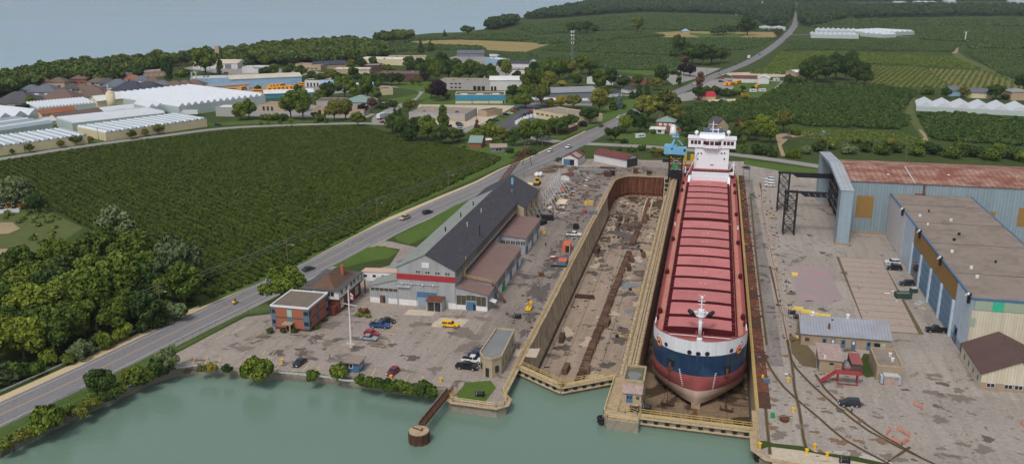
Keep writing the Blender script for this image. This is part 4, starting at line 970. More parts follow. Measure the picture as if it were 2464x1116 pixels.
for x in (-14.75,-14.1): opening(wf,'y',185.8,x - .2,x + .2,1.2,1.9,'window_dark','door_pane',0.09)
# ---- guard hut
gp = P(847,895)
gh = thing('guard_hut','small blue gatehouse hut with a flat brown roof by the canal bank','hut',(gp.x,gp.y,0))
gw = MB().box(gp.x - 1.7,gp.y,0,gp.x + 1.9,gp.y + 3.4,2.5).build('wall','door_blue',gh)
MB().box(gp.x - 2.1,gp.y - .5,2.5,gp.x + 2.3,gp.y + 4.1,2.75).build('roof','tar_roof',gh)
opening(gw,'y',gp.y,gp.x - 1.4,gp.x + .2,1.2,2.2,'window_dark','window',.05,'white_paint',1); opening(gw,'x',gp.x + 1.9,gp.y + .6,gp.y + 2.4,1.2,2.2,'window_dark','window',.05,'white_paint',1)
# ---- big hangar
hg = thing('assembly_hangar','huge pale blue metal hangar with a rust-streaked gable roof at the right edge','hangar',(80,364,0))
X1 = 190
hb_ = MB().extr([(344,0.9),(384,0.9),(384,20.2),(364,22.0),(344,20.2)],'x',51.5,X1).build('hangar_wall','blue_sheet_x',hg)
MB().box(51.3,343.7,0,X1,384.2,0.9).build('plinth','tan_block',hg)
slab_roof(hg,(50.7,343.6,20.2),(X1,343.6,20.2),(X1,364,22.15),(50.7,364,22.15),.2,'rust_roof','front_roof'); slab_roof(hg,(50.7,364,22.15),(X1,364,22.15),(X1,384.4,20.2),(50.7,384.4,20.2),.2,'rust_roof','rear_roof')
hd = MB().extr([(327,0),(333,0),(333,19.2),(344,20),(364,21.2),(384,20.2),(394,19.4),(394,0),(400.5,0),(400.5,20.0),(364,22.6),(327,20.0)],'x',46.4,50.7).build('door_hood','blue_sheet_y',hg)
slab_roof(hd,(46.2,326.8,20.15),(50.9,326.8,20.15),(50.9,364,22.75),(46.2,364,22.75),.12,'hood_roof','hood_roof'); slab_roof(hd,(46.2,364,22.75),(50.9,364,22.75),(50.9,400.7,20.15),(46.2,400.7,20.15),.12,'hood_roof','hood_roof')
MB().box(46.1,326.7,0,51.0,333.3,0.7).build('hood_plinth','tan_block',hd)
MB().box(51.0,333.3,0,51.4,394,20).build('opening_shade','black_steel',hg)  # black sheet stands in for the shade inside the open hangar end
for y in (396,385,372,359,346): MB().bar((50.9,y,0),(50.9,y,20.5),.8,.5).build('door_column','dark_rust',hg)
for z in (3,6.5,10,13.5): MB().bar((50.8,334,z),(50.8,398,z),.35).build('door_girt','grey_steel',hg)
opening(hb_,'y',344,54.6,60.6,6.2,14.6,'ochre_panel','ochre_panel',.06); opening(hb_,'y',344,110,114,6,13,'ochre_panel','ochre_panel',.06); opening(hb_,'y',344,98,102.5,6,11,'ochre_panel','ochre_panel',.06)
MB().box(74.5,343.0,16,78,344,16.4).box(77.2,343.2,14.6,77.6,344,20).build('wall_bracket','rust',hg)
for x,y in ((66,352),(88,356),(112,358)): MB().ball((x,y,21.4),.5,8,6,.5).build('roof_light','white_paint',hg)
MB().bar((74,343.4,20.3),(74,364,22.3),.5,.15).build('roof_seam','light_grey',hg)
# ---- bay building
b2 = thing('bay_workshop','flat-roofed workshop with blue roller doors under a wide ochre panel along its yard side','workshop',(80,286,0))
bw = MB().box(66.2,229.7,0,93.6,343.7,15.9).build('wall','blue_sheet_y',b2)
MB().box(66.4,229.9,15.9,93.4,343.6,16.05).build('roof','tar_roof',b2)
mb = MB(); mb.path([(66.2,343.5,16.0),(66.2,229.7,16.0),(93.6,229.7,16.0),(93.6,343.5,16.0)],.45,.4); mb.build('eaves_trim','door_blue',b2)
for y in (250,279,303,327): MB().box(66.5,y,16.05,93.3,y + .25,16.12).build('roof_joint','dark_roof',b2)
for x,y in ((74,318),(77,290),(80,262),(70.5,270),(71.5,247),(78.5,307),(70,300),(74,283),(72,255),(69.8,311)): MB().cyl((x,y,16.05),(x,y,16.8),.45 if (x + y) % 2 else .3,8).build('roof_vent','black_steel' if int(x) in (74,77,80) else 'white_paint',b2)
opening(bw,'x',66.2,244,298.5,10.2,15.6,'ochre_panel','ochre_panel',-.1)
opening(bw,'x',66.2,314.5,343.4,.1,15.7,mat('shop_white',S(206,204,206),0.7,0.05,0.5,dirt=S(186,182,184),dirt_amt=0.4),'white_panel',-.08)
opening(bw,'x',66.2,229.75,243.6,2.2,15.7,mat('pale_blue_sheet',S(186,202,216),0.7,0.06,0.6,dirt=S(150,166,184),dirt_amt=0.5),'pale_panel',-.05)
opening(bw,'x',66.2,298.8,314.2,.1,15.7,'pale_blue_sheet','pale_panel',-.05)
for k,y in enumerate((245,258.5,272,285.5)):
 op = k == 3
 d_ = opening(bw,'x',66.2,y,y + 12.6,6.2 if op else 0.1,10.1,'blue_roller','roller_door',-.06)
 if op: opening(bw,'x',66.2,y,y + 12.6,0.1,6.2,'window_dark','open_bay',-.03)
 else:
  for q in range(4): MB().box(66.02,y + .1,1.2 + q * 2.3,66.12,y + 12.5,1.32 + q * 2.3).build('door_rib','slate_blue',d_)
for y in (244,257.5,271,284.5,298): MB().box(65.6,y,0,66.4,y + 1.0,10.2).build('pilaster','pale_blue_sheet',b2)
opening(bw,'x',66.2,238,241.5,.1,4.6,'door_blue','side_door',-.07); opening(bw,'x',66.2,238.4,240,.1,4.2,'window_dark','doorway',-.1); opening(bw,'x',66.2,232.5,233.6,.1,2.6,'window_dark','side_door',-.07)
for y in (231,262,290,318):
 l_ = MB().box(65.4,y,14.2,66.3,y + .5,16.8).build('lamp_bracket','black_steel',b2)
 for q in range(3): MB().ball((65.3,y - .6 + q * .8,16.9 - q * .5),.35,8,6).build('floodlight','white_paint',l_,True)
fr = MB().box(66.35,229.45,0,93.5,229.72,12.9).build('front_cladding','cream_sheet',b2)
opening(bw,'y',229.7,67,93,13.1,15.4,mat('pale_green_sheet',S(150,166,146),0.7,0.08,0.8),'clerestory',.14); opening(bw,'y',229.7,71.0,73.6,13.0,15.5,mat('teal_panel',S(60,176,140),0.6),'teal_panel',.2); opening(bw,'y',229.5,66.4,67.6,8.6,11,'pale_green_sheet','green_panel',.1)
bh = thing('gabled_annex','low annex with brown gable roof and cream boarded end in front of the workshop','annex',(73,211,0))
bq = MB().extr([(65.3,0),(81,0),(81,4.2),(73.2,7.8),(65.3,4.2)],'y',211,229.3).build('wall','cream_sheet',bh)
slab_roof(bh,(64.9,210.6,4.1),(73.2,210.6,8.0),(73.2,229.35,8.0),(64.9,229.35,4.1),.16,'brown_tile_roof'); slab_roof(bh,(73.2,210.6,8.0),(81.4,210.6,4.1),(81.4,229.35,4.1),(73.2,229.35,8.0),.16,'brown_tile_roof')
MB().box(65.2,210.9,0,81.1,211.0,1.9).build('brick_base','tan_block',bh)
for x in (66.6,70.4,72.6): opening(bq,'y',210.9,x,x + 1.6,.9,1.8,'window_dark','window',.06,'light_grey',1)
for y in (213,217,221,225): opening(bq,'x',65.3,y,y + 1.2,1.2,2.6,'window_dark','window',-.06,'light_grey')
# ---- yard huts on the right
sb = thing('welfare_block','long tan block building with a grey tin roof and a row of blue doors','building',(37.5,229.3,0))
sw = MB().extr([(229.3,0),(241,0),(241,3.4),(236.6,5.6),(229.3,3.4)],'x',26.4,48.6).build('wall','tan_block',sb)
slab_roof(sb,(26.1,228.9,3.35),(48.9,228.9,3.35),(48.9,236.6,5.75),(26.1,236.6,5.75),.14,'grey_tin_roof'); slab_roof(sb,(26.1,236.6,5.75),(48.9,236.6,5.75),(48.9,241.3,3.35),(26.1,241.3,3.35),.14,'grey_tin_roof')
def sx(z): return 26.4 + (z - 275) / 1195 * 22.2
opening(sw,'y',229.3,sx(328),sx(388),1.2,2.2,'olive_glass','window',.05)
for a in (560,676,812,950,1150):
 dd = opening(sw,'y',229.3,sx(a),sx(a + 58),.02,2.4,'door_blue','door',.06); opening(dd,'y',229.3,sx(a + 14),sx(a + 44),1.3,2.1,'white_paint' if a in (676,950) else 'window_dark','door_pane',.1)
opening(sw,'y',229.3,sx(1335),sx(1395),1.2,2.2,'pale_green_glass','window',.05); MB().box(sx(1250),228.4,1.3,sx(1320),229.3,2.2).build('air_conditioner','black_steel',sb)
for z in (450,930): MB().cyl((sx(z),236.6,5.7),(sx(z),236.6,6.5),.45,10).ball((sx(z),236.6,6.6),.6,10,6,.6).build('roof_fan','white_paint',sb)
for z,y in ((640,231.5),(700,235)): MB().box(sx(z),y,4,sx(z) + .5,y + .5,5.6).build('flue','rust',sb)
g1 = thing('compressor_hut','small tan hut with a rust-stained white tin roof beside the red stair platform','hut',(32,212.5,0))
gw = MB().extr([(212.5,0),(220.5,0),(220.5,4.4),(212.5,3.6)],'x',29.3,34.5).build('wall','tan_block',g1)
slab_roof(g1,(29.0,212.1,3.65),(34.8,212.1,3.65),(34.8,220.8,4.5),(29.0,220.8,4.5),.14,'white_rust_tin'); opening(gw,'x',29.3,213,216,.1,2.6,'slate_blue','door',-.06); opening(gw,'y',212.5,31.6,32.6,2.3,2.8,'window_dark','vent',.05); MB().cyl((30.5,213,3.7),(30.5,213,4.4),.25,8).build('roof_vent','white_paint',g1)
g2 = thing('substation_hut','tan flat-roofed electrical hut with two white roof fans','hut',(45,210.8,0))
MB().box(42.2,210.8,0,48,222,3.7).build('wall','tan_block',g2); MB().box(42.5,211.1,3.7,47.7,221.7,3.75).build('roof','tar_roof',g2)
MB().path([(42.3,210.9,3.85),(47.9,210.9,3.85),(47.9,221.9,3.85),(42.3,221.9,3.85),(42.3,210.9,3.85)],.3,.35).build('parapet','old_coping',g2)
for y in (214.5,217.6): MB().cyl((46.2,y,3.7),(46.2,y,4.6),.3,10,.45).build('roof_fan','white_paint',g2)
tf = thing('transformer_cabinet','pale blue louvred transformer cabinet with rusty front standing before the substation hut','transformer',(45.1,209.4,0))
MB().box(43.6,208.4,0,46.8,210.5,2.3).build('cabinet','white_rust_tin',tf); MB().box(43.5,208.3,2.3,46.9,210.55,2.45).build('cabinet_roof','light_grey',tf)
for x in (42.9,46.85): MB().box(x,208.7,.3,x + .6,210.3,2.1).build('radiator',mat('cabinet_blue',S(160,178,190),0.6),tf)
ct = thing('storage_container','dark green storage box with a red panelled roof between the tan huts','container',(38,214,0))
MB().box(36.9,213.4,0,39.4,220.4,2.6).build('container_box','dark_green',ct)
for k in range(4): MB().box(36.8,213.3 + k * 1.78,2.6,39.5,215.0 + k * 1.78,2.72).build('roof_panel',mat('faded_red',S(150,84,84),0.8),ct)
tk = thing('fuel_tank','horizontal dark grey tank beside the green storage box','tank',(35.9,214,0)); MB().cyl((36.0,213.2,1.5),(36.0,216.2,1.5),.85,14).build('tank_shell','grey_steel',tk,True); MB().box(35.4,213.5,0,36.6,213.8,1.2).box(35.4,215.5,0,36.6,215.8,1.2).build('saddle','black_steel',tk)
rp = thing('stair_platform','red steel access platform with a sloping stair in front of the tan huts','platform',(35,207,0))
MB().box(32.3,206.3,2.8,38.2,208.4,3.0).build('deck','red_steel',rp)
for x in (33,37.4):
 for y in (206.5,208.2): MB().bar((x,y,0),(x,y,2.8),.22).build('leg','red_steel',rp)
MB().bar((33,206.5,.3),(37.4,206.5,.3),.18).bar((33,206.5,.3),(33,208.2,2.6),.12).bar((37.4,206.5,.3),(37.4,208.2,2.6),.12).build('brace','red_steel',rp)
mb = MB(); mb.bar((32.3,206.4,2.9),(29.0,206.4,.05),.12,.35).bar((32.3,207.6,2.9),(29.0,207.6,.05),.12,.35)
for k in range(9): mb.box(29.1 + k * .36,206.4,.2 + k * .31,29.5 + k * .36,207.6,.27 + k * .31)
mb.build('stair','red_steel',rp); railing(MB(),[(32.3,208.4,3.0),(38.2,208.4,3.0),(38.2,206.3,3.0)],1,1.5,.05).build('railing','red_steel',rp)
# ---- steel portals
def portal(y,lab,xe,zt):
 t = thing('lattice_portal',lab,'portal',(30.5,y,0),0,'black portals beside the hangar')
 for x in (28.6,32.6):
  for dy in (0,3.4): MB().bar((x,y + dy,0),(x,y + dy,zt),.42).build('leg','black_steel',t)
 mb = MB()
 for k in range(4):
  z0,z1 = .3 + k * (zt - .6) / 4,.3 + (k + 1) * (zt - .6) / 4
  for dy in (0,3.4): mb.bar((28.6,y + dy,z0),(32.6,y + dy,z1),.2).bar((32.6,y + dy,z0),(28.6,y + dy,z1),.2).bar((28.6,y + dy,z1),(32.6,y + dy,z1),.2)
  for x in (28.6,32.6): mb.bar((x,y,z0),(x,y + 3.4,z1),.18).bar((x,y,z1),(x,y + 3.4,z1),.18)
 mb.build('lattice_bracing','black_steel',t)
 g = MB().extr([(28,zt),(xe,zt),(xe,zt - .7),(xe - 1.6,zt - 1.9),(35.4,zt - 1.9),(33.6,zt - .7),(28,zt - .7)],'y',y + 1.2,y + 2.2)
 g2 = MB(); g2.v = [(u,v,z) for (u,v,z) in g.v]; g2.f = g.f
 g2.build('crane_girder','black_steel',t)
 mb = MB()
 for k in range(6): mb.bar((36.5 + k * 2.1,y + 1.15,zt - .6),(37.2 + k * 2.1,y + 1.15,zt - 1.7),.22,.1)
 if y < 350: mb.build('girder_stiffener','light_grey',t)
portal(336,'nearer black lattice portal with a girder running into the hangar',47.5,16.6)
portal(372.5,'farther black lattice portal with a girder running into the hangar',51,16.0)
# ---- dock crane
ck = thing('dock_crane','sky-blue jib crane on a black lattice tower at the pier head','crane',(-15.3,423,0))
for x in (-18.4,-12.4):
 for y in (420.6,426): MB().bar((x,y,0),(x * .98 - .3,y,12),.5).build('leg','black_steel',ck)
mb = MB()
for k in range(4):
 z0,z1 = 3 * k,3 * k + 3
 for y in (420.6,426): mb.bar((-18.4,y,z0),(-12.4,y,z1),.22).bar((-12.4,y,z0),(-18.4,y,z1),.22).bar((-18.4,y,z1),(-12.4,y,z1),.3)
 for x in (-18.4,-12.4): mb.bar((x,420.6,z0),(x,426,z1),.22).bar((x,420.6,z1),(x,426,z1),.3)
mb.build('tower_lattice','black_steel',ck); MB().box(-18.6,420.4,1.2,-12.2,426.2,3.8).build('tower_base','black_steel',ck); MB().box(-16.6,420.2,5.5,-14.8,420.6,8.2).build('transformer_box','green_paint',ck)
MB().cyl((-15.6,423.3,11.6),(-15.6,423.3,12.4),3.2,16).build('slew_ring','black_steel',ck)
cb = MB().box(-21,420.5,12.4,-15.2,426,16.4).build('machine_cab','sky_blue',ck); MB().box(-15.2,420,12.4,-10.6,424.5,15.6).build('operator_cab','sky_blue',ck)
opening(cb,'y',420.5,-17.8,-16.9,14.6,15.4,'window_dark','window',.05); opening(cb,'y',420,-12,-11,14.0,15.2,'window_dark','window',.05)
MB().path([(-20,423,12.6),(-16.0,423,20.2),(-12.4,423,16.4)],.5).path([(-17.2,421,16.4),(-16.0,423,20.2),(-17.2,425.6,16.4)],.4).build('mast_frame','sky_blue',ck)
MB().box(-17.6,421.8,20.2,-14.4,424.2,20.5).build('mast_platform','light_grey',ck); railing(MB(),[(-17.6,421.8,20.5),(-14.4,421.8,20.5),(-14.4,424.2,20.5)],1.1,1.2,.08).build('mast_rail','sky_blue',ck)
MB().path([(-16.5,423,20.5),(-15.6,423,23.0),(-14.6,423,20.5)],.4).build('mast_head','sky_blue',ck)
MB().cyl((-17.3,424,21),(-17.6,428,24.6),1.7,12,1.3).build('hoist_cover','white_paint',ck,True)
yg = thing('yellow_gantry','tall bright yellow steel gantry frame behind the dock crane','gantry',(-13,434,0))
MB().bar((-11.2,434,0),(-11.2,434,12.6),1.0).build('post','bright_yellow',yg); MB().bar((-18.4,434,0),(-18.4,434,9.5),.9).build('post','bright_yellow',yg)
MB().bar((-18.4,434,7.4),(-11.2,434,7.4),.8).build('beam','bright_yellow',yg); MB().bar((-18.4,434,4.6),(-11.2,434,4.6),.8).build('beam','bright_yellow',yg); MB().bar((-11.2,434,12.0),(-11.4,437.5,12.3),.9).build('bracket','bright_yellow',yg)
yb = thing('yellow_hoist','yellow hoist block standing against the left side of the ship house','hoist',(-8.6,431,0)); MB().box(-8.8,430.2,5.5,-7.2,432,10.6).box(-8.5,430.6,0,-7.5,431.6,5.5).build('hoist_body','bright_yellow',yb)
# ================================================================ town, farms and greenhouses behind the yard
for nm,c in dict(wall_white=(206,206,206),wall_cream=(206,194,160),wall_tan=(176,156,130),wall_grey=(166,164,162),wall_blue=(140,176,204),wall_teal=(64,136,164),wall_brown=(96,72,68),wall_brick=(140,88,72),wall_pink=(196,160,136),wall_slate=(120,126,134)).items(): mat(nm,S(*c),0.85,0.08,0.3,dirt=S(*[x * .86 for x in c]),dirt_amt=.4)
for nm,c in dict(roof_tan=(150,136,124),roof_brown=(110,92,84),roof_grey=(142,144,148),roof_white=(214,214,214),roof_cream=(198,190,172),roof_navy=(66,70,82),roof_charcoal=(84,82,86),roof_slate=(100,106,116),roof_rust=(150,94,68),roof_red=(176,54,66),roof_green=(124,146,140),roof_blue=(146,172,196),roof_maroon=(110,64,62)).items(): mat(nm,S(*c),0.9,0.10,0.15,dirt=S(*[x * .82 for x in c]),dirt_amt=.5)
mat('poly_white',S(204,209,216),0.45,0.07,0.3,dirt=S(184,190,198),dirt_amt=.5); mat('glass_grey',S(150,164,172),0.3,0.12,0.5,spec=.5); mat('poly_wall',S(176,190,188),0.5,0.1,0.4)
def bld(name,label,cat,L,R,d,h,wall,roof,kind='flat',rise=2.0,win=None,group=None,wz=None,extra=None):
 """box building: front wall from ground pixel L to ground pixel R, depth d and height h in metres"""
 a,b = P(*L),P(*R); w = (b - a).length; rz = math.atan2(b.y - a.y,b.x - a.x)
 t = thing(name,label,cat,(a.x,a.y,0),rz,group)
 def part(mb,nm,m,par=None,sm=False):
  me = bpy.data.meshes.new(nm); me.from_pydata(mb.v,[],mb.f); me.materials.append(MATS[m]); me.update()
  o = bpy.data.objects.new(nm,me); COL.objects.link(o); o.parent = par or t; WM[o.name] = WM[t.name]; return o
 e = 0.5
 if kind == 'flat':
  part(MB().box(0,0,0,w,d,h),'wall',wall)
  rf = part(MB().box(e,e,h,w - e,d - e,h + .05),'roof',roof)
  part(MB().path([(e / 2,e / 2,h + .2),(w - e / 2,e / 2,h + .2),(w - e / 2,d - e / 2,h + .2),(e / 2,d - e / 2,h + .2),(e / 2,e / 2,h + .2)],e,.5),'parapet',wall)
  r = random.Random(len(label) + int(w))
  for k in range(int(w * d / 260)):
   x,y,s = r.uniform(2,w - 3),r.uniform(2,max(2.5,d - 3)),r.uniform(.6,1.5); part(MB().box(x,y,h + .05,x + s * 1.4,y + s,h + .05 + s * .7),'roof_unit','light_grey' if k % 2 else 'roof_charcoal',rf)
 elif kind == 'gx':                                   # ridge along the front
  part(MB().add([(0,0,0),(w,0,0),(w,d,0),(0,d,0),(0,0,h),(w,0,h),(w,d,h),(0,d,h),(0,d / 2,h + rise),(w,d / 2,h + rise)],[(0,1,5,4),(1,2,6,9,5),(2,3,7,6),(3,0,4,8,7)]),'wall',wall)
  for q in ([(-e,-e,h - .1),(w + e,-e,h - .1),(w + e,d / 2,h + rise + .1),(-e,d / 2,h + rise + .1)],[(-e,d / 2,h + rise + .1),(w + e,d / 2,h + rise + .1),(w + e,d + e,h - .1),(-e,d + e,h - .1)]):
   part(MB().add(q + [(x,y,z - .18) for x,y,z in q],[(0,1,2,3),(7,6,5,4),(0,4,5,1),(1,5,6,2),(2,6,7,3),(3,7,4,0)]),'roof',roof)
 elif kind == 'gy':                                   # gable end to the front
  part(MB().add([(0,0,0),(w,0,0),(w,d,0),(0,d,0),(0,0,h),(w,0,h),(w,d,h),(0,d,h),(w / 2,0,h + rise),(w / 2,d,h + rise)],[(0,1,5,8,4),(1,2,6,5),(2,3,7,9,6),(3,0,4,7)]),'wall',wall)
  for q in ([(-e,-e,h - .1),(w / 2,-e,h + rise + .1),(w / 2,d + e,h + rise + .1),(-e,d + e,h - .1)],[(w / 2,-e,h + rise + .1),(w + e,-e,h - .1),(w + e,d + e,h - .1),(w / 2,d + e,h + rise + .1)]):
   part(MB().add(q + [(x,y,z - .18) for x,y,z in q],[(0,1,2,3),(7,6,5,4),(0,4,5,1),(1,5,6,2),(2,6,7,3),(3,7,4,0)]),'roof',roof)
 elif kind == 'hip':
  part(MB().box(0,0,0,w,d,h),'wall',wall); m = min(w,d) / 2
  ra,rb = ((m,d / 2),(w - m,d / 2)) if w >= d else ((w / 2,m),(w / 2,d - m))
  o = e
  vs = [(-o,-o,h),(w + o,-o,h),(w + o,d + o,h),(-o,d + o,h),(ra[0] - (.01 if w >= d else 0),ra[1] - (0 if w >= d else .01),h + rise),(rb[0] + (.01 if w >= d else 0),rb[1] + (0 if w >= d else .01),h + rise)]
  part(MB().add(vs,[(0,1,5,4),(1,2,5),(2,3,4,5),(3,0,4)] if w >= d else [(0,1,4),(1,2,5,4),(2,3,5),(3,0,4,5)]),'roof',roof)
 for (x0,x1,z0,z1,m,nm) in (win or []):
  part(MB().box(x0 * w,-.08,z0,x1 * w,.05,z1),nm,m)
 if extra: extra(part,w,d,h)
 return t
def row(n,x0,x1,z0,z1,m='window_dark',nm='window',fill=.6):
 s = (x1 - x0) / n; return [(x0 + s * (i + (1 - fill) / 2),x0 + s * (i + (1 + fill) / 2),z0,z1,m,nm) for i in range(n)]
# ---- industrial estate
def skyl(part,w,d,h):
 for k in range(3): part(MB().box(w * (.1 + k * .32),1.5,h + .06,w * (.24 + k * .32),6.5,h + .5),'skylight','roof_white')
 for k in (1,2): part(MB().box(w * k / 3 - .2,-.4,0,w * k / 3 + .2,.2,h + .3),'pilaster','wall_teal')
 part(MB().box(0,-.12,2.1,w,.05,h + .2),'teal_cladding','wall_teal')
bld('teal_warehouse','flat-roofed warehouse with a bright teal upper wall and cream base','warehouse',(1096,250),(1216,249.5),18,6.4,'wall_cream','roof_brown',win=[(.95,.985,0,2.4,'window_dark','door')],extra=skyl)
bld('distribution_warehouse','long pale grey two-storey warehouse with loading doors behind the teal one','warehouse',(1055,216),(1178,218),22,7.2,'wall_grey','roof_tan',win=row(3,.22,.46,4.6,5.8) + row(3,.22,.46,1.4,2.6) + row(3,.67,.92,.1,3.4,fill=.75))
bld('white_warehouse','white metal warehouse with curved pale roof right of the long grey one','warehouse',(1178.5,218),(1256,218),24,8.6,'wall_white','roof_white','gx',2.2,win=row(2,.02,.22,.1,3.4,fill=.7))
bld('low_factory','low brown-walled factory with white roof machinery beside the cul-de-sac','factory',(984,288),(1119,293),30,4.6,'wall_grey','roof_tan',win=[(0,1,0,1.6,'wall_tan','base_course')])
bld('factory_annex','small tan flat-roofed block right of the low brown factory','building',(1150,279),(1171,282),16,3.8,'wall_tan','roof_charcoal')
bld('packing_plant','flat-roofed plant with pale grey and brown roof halves behind the parking lot','plant',(1283,283),(1388,301),24,4.6,'wall_cream','roof_tan',win=row(8,.05,.95,2.4,3.6,'roof_brown'))
bld('plant_office','brown brick lower wing in front of the flat-roofed plant','building',(1318,318),(1370,322),14,3.0,'wall_brown','roof_tan')
bld('grey_factory','wide grey factory with a dark recessed bay and pale roof','factory',(1300,245),(1440,240),30,6.5,'wall_slate','roof_grey','gx',2.2)
bld('factory_wing','low grey and white wing in front of the wide grey factory','building',(1274,252),(1425,255),14,3.4,'wall_grey','roof_white',win=[(0,1,1.8,3.3,'wall_slate','fascia')])
bld('workshop','white workshop with tan roof near the cell tower','workshop',(1412,202),(1475,205),26,5.2,'wall_white','roof_cream')
bld('brick_workshop','red brick workshop with grey-blue roof left of the tree-lined junction','workshop',(1506,204),(1556,203),22,4.6,'wall_brick','roof_slate')
bld('bungalow','white bungalow with dark hipped roof left of the main road','house',(1462,234),(1496,232),10,3.0,'wall_white','roof_navy','hip',2.5)
bld('cottage','small white cottage with dark blue roof close to the main road','house',(1510,225),(1532,223),8,3.2,'wall_white','roof_navy','hip',2.2)
bld('brick_farmhouse','two-storey red brick house with pale hipped roof and white sunroom','house',(1578,317),(1622,319),11,6.3,'wall_brick','roof_green','hip',2.8,win=row(3,.1,.9,4.0,5.4,'wall_white') + [(.3,.6,.4,2.4,'wall_white','window')],extra=lambda part,w,d,h: (part(MB().box(1.2,4,h,2.2,5,h + 3.2),'chimney','wall_brick'),part(MB().box(-3,-7,0,6,-1,2.7),'sunroom','wall_white'),part(MB().add([(-3.4,-7.4,2.7),(6.4,-7.4,2.7),(6.4,-.6,3.3),(-3.4,-.6,3.3),(-3.4,-7.4,2.5),(6.4,-7.4,2.5),(6.4,-.6,3.1),(-3.4,-.6,3.1)],[(0,1,2,3),(0,4,5,1),(1,5,6,2),(3,7,4,0)]),'sunroom_roof','roof_white'),part(MB().box(-1.4,-7.1,.9,.8,-6.9,2.3),'window','window_dark'),part(MB().box(2,-7.1,.9,4.2,-6.9,2.3),'window','window_dark'),part(MB().box(w,2,0,w + 4,8,2.6),'side_porch','wall_brick'),part(MB().box(w,1.6,2.6,w + 4.6,8.4,3.2),'porch_roof','roof_green')))
bld('old_barn','small brick barn with mossy green gambrel roof at the orchard corner','barn',(1129,356),(1158,357),10,3.2,'wall_brick','roof_green','gx',3.0)
bld('garden_shed','little brick garden shed beside the mossy barn','shed',(1167,346),(1182,345),4,2.2,'wall_brick','roof_white','gx',.5)
bld('grey_cabin','small slate-grey cabin with brown roof by the roadside trees','cabin',(1181,367),(1219,366),6,2.8,'wall_slate','roof_tan','gx',1.4,win=row(2,.3,.7,.8,2.1,'window_dark'))
bld('collapsed_shed','weathered barn with steep pale lean-to roof behind the ship bridge','barn',(1722,318),(1752,316),9,4.0,'wall_tan','roof_charcoal','gy',4.5)
bld('lean_to','pale tin lean-to beside the weathered barn','shed',(1715,316),(1733,317),5,2.6,'wall_slate','roof_white','gx',.8)
bld('red_roof_house','orange brick house with a crimson gable roof by the main road','house',(1690,241),(1722,240),10,3.2,'wall_pink','roof_red','gx',2.6)
bld('motor_shop','long white commercial building with maroon roof in the motor yard','shop',(1763,199),(1822,200),14,4.2,'wall_white','roof_maroon','gx',1.6)
bld('white_garage','tall white gabled garage at the end of the motor yard shop','garage',(1822,202),(1850,203),14,5.0,'wall_white','roof_white','gy',2.2)
bld('farm_store','tan farm building with pale roof beside the dark tree clump','farm building',(1915,190),(1945,188),14,6,'wall_tan','roof_white','gx',1.5)
bld('tan_depot','low tan depot with two dark loading doors behind roadside shrubs','depot',(624,266),(684,268),16,4.0,'wall_tan','roof_tan',win=row(3,.1,.6,.1,3,fill=.5))
bld('brown_depot','low brown depot with dark loading doors beside the side street','depot',(755,276),(876,279),14,4.0,'wall_tan','roof_tan',win=row(2,.06,.3,.1,3.2,fill=.5))
bld('club_house','building with grey-green hipped roof and flat brown wing beside the conifers','hall',(828,262),(900,262),20,4.6,'wall_grey','roof_green','hip',4.2)
bld('club_wing','flat brown-roofed wing left of the grey-green hipped hall','building',(762,262),(828,262),18,5.2,'wall_grey','roof_brown')
bld('white_teal_shed','broad low shed with white roof and teal front wall next to the buses','shed',(636,238),(755,234),22,4.0,'wall_teal','roof_white','gx',1.5)
bld('blue_workshop','long powder-blue metal building with cream roof behind the bus yard','building',(555,208),(727,200),26,6.0,'wall_blue','roof_cream','gx',2.2)
bld('blue_factory','powder-blue factory with two tall steel stacks','factory',(459,209),(560,206),24,6.4,'wall_blue','roof_cream',extra=lambda part,w,d,h: [part(MB().cyl((w * x,2,h),(w * x,2,h + 6),.6,8),'stack','light_grey') for x in (.04,.14)])
bld('blue_annex','grey-roofed blue annex in front of the powder-blue factory','building',(505,221),(600,214),12,4.0,'wall_white','roof_grey','gx',1.4)
bld('bus_garage','white flat-roofed bus garage with dark doors','garage',(734,209),(792,209),14,5.0,'wall_white','roof_brown',win=row(4,.05,.6,.1,3.4,fill=.5))
bld('blue_garage','light blue metal garage with two open dark doors','garage',(774,216),(850,214),18,5.2,'wall_blue','roof_blue','gx',1.8,win=row(2,.1,.42,.1,4,fill=.5))
bld('teal_store','low pale blue store with teal band right of the blue garage','store',(856,216),(903,215),14,4.0,'wall_blue','roof_white',win=[(0,1,2,3,'wall_teal','fascia')])
bld('cream_store','cream windowless store with mauve roof beside the green lawn','store',(912,230),(946,228),12,4.8,'wall_cream','roof_brown')
bld('school','tan school-like block with dark gabled wing near the woods','school',(703,168),(772,170),18,5.0,'wall_tan','roof_tan',win=row(6,.1,.9,1,2.4,'wall_brown'))
bld('school_wing','tan wing with navy gable roof right of the school block','school',(760,168),(835,165),20,4.6,'wall_tan','roof_navy','gx',3)
bld('storage_units','tan storage block with a row of white garage doors','building',(803,178),(890,178),16,4.4,'wall_tan','roof_white',win=row(8,.4,.98,.1,2.6,'wall_white','garage_door',.7))
bld('brown_store','brown brick block with grey roof right of the storage units','building',(885,172),(930,170),18,5.4,'wall_brown','roof_grey')
bld('cream_factory','long cream and white factory with flat white roof before the orchard','factory',(862,156),(975,158),26,6.0,'wall_cream','roof_white')
bld('cream_factory_wing','tan-roofed right wing of the cream factory','factory',(930,152),(1022,152),26,5.6,'wall_cream','roof_tan')
bld('dark_warehouse','dark maroon flat-roofed warehouse behind a row of pines','warehouse',(903,195),(1020,196),30,6.2,'wall_brown','roof_brown')
bld('blue_hut','small bright blue building beside the cream factory','building',(996,160),(1024,160),10,4,'wall_blue','roof_blue')
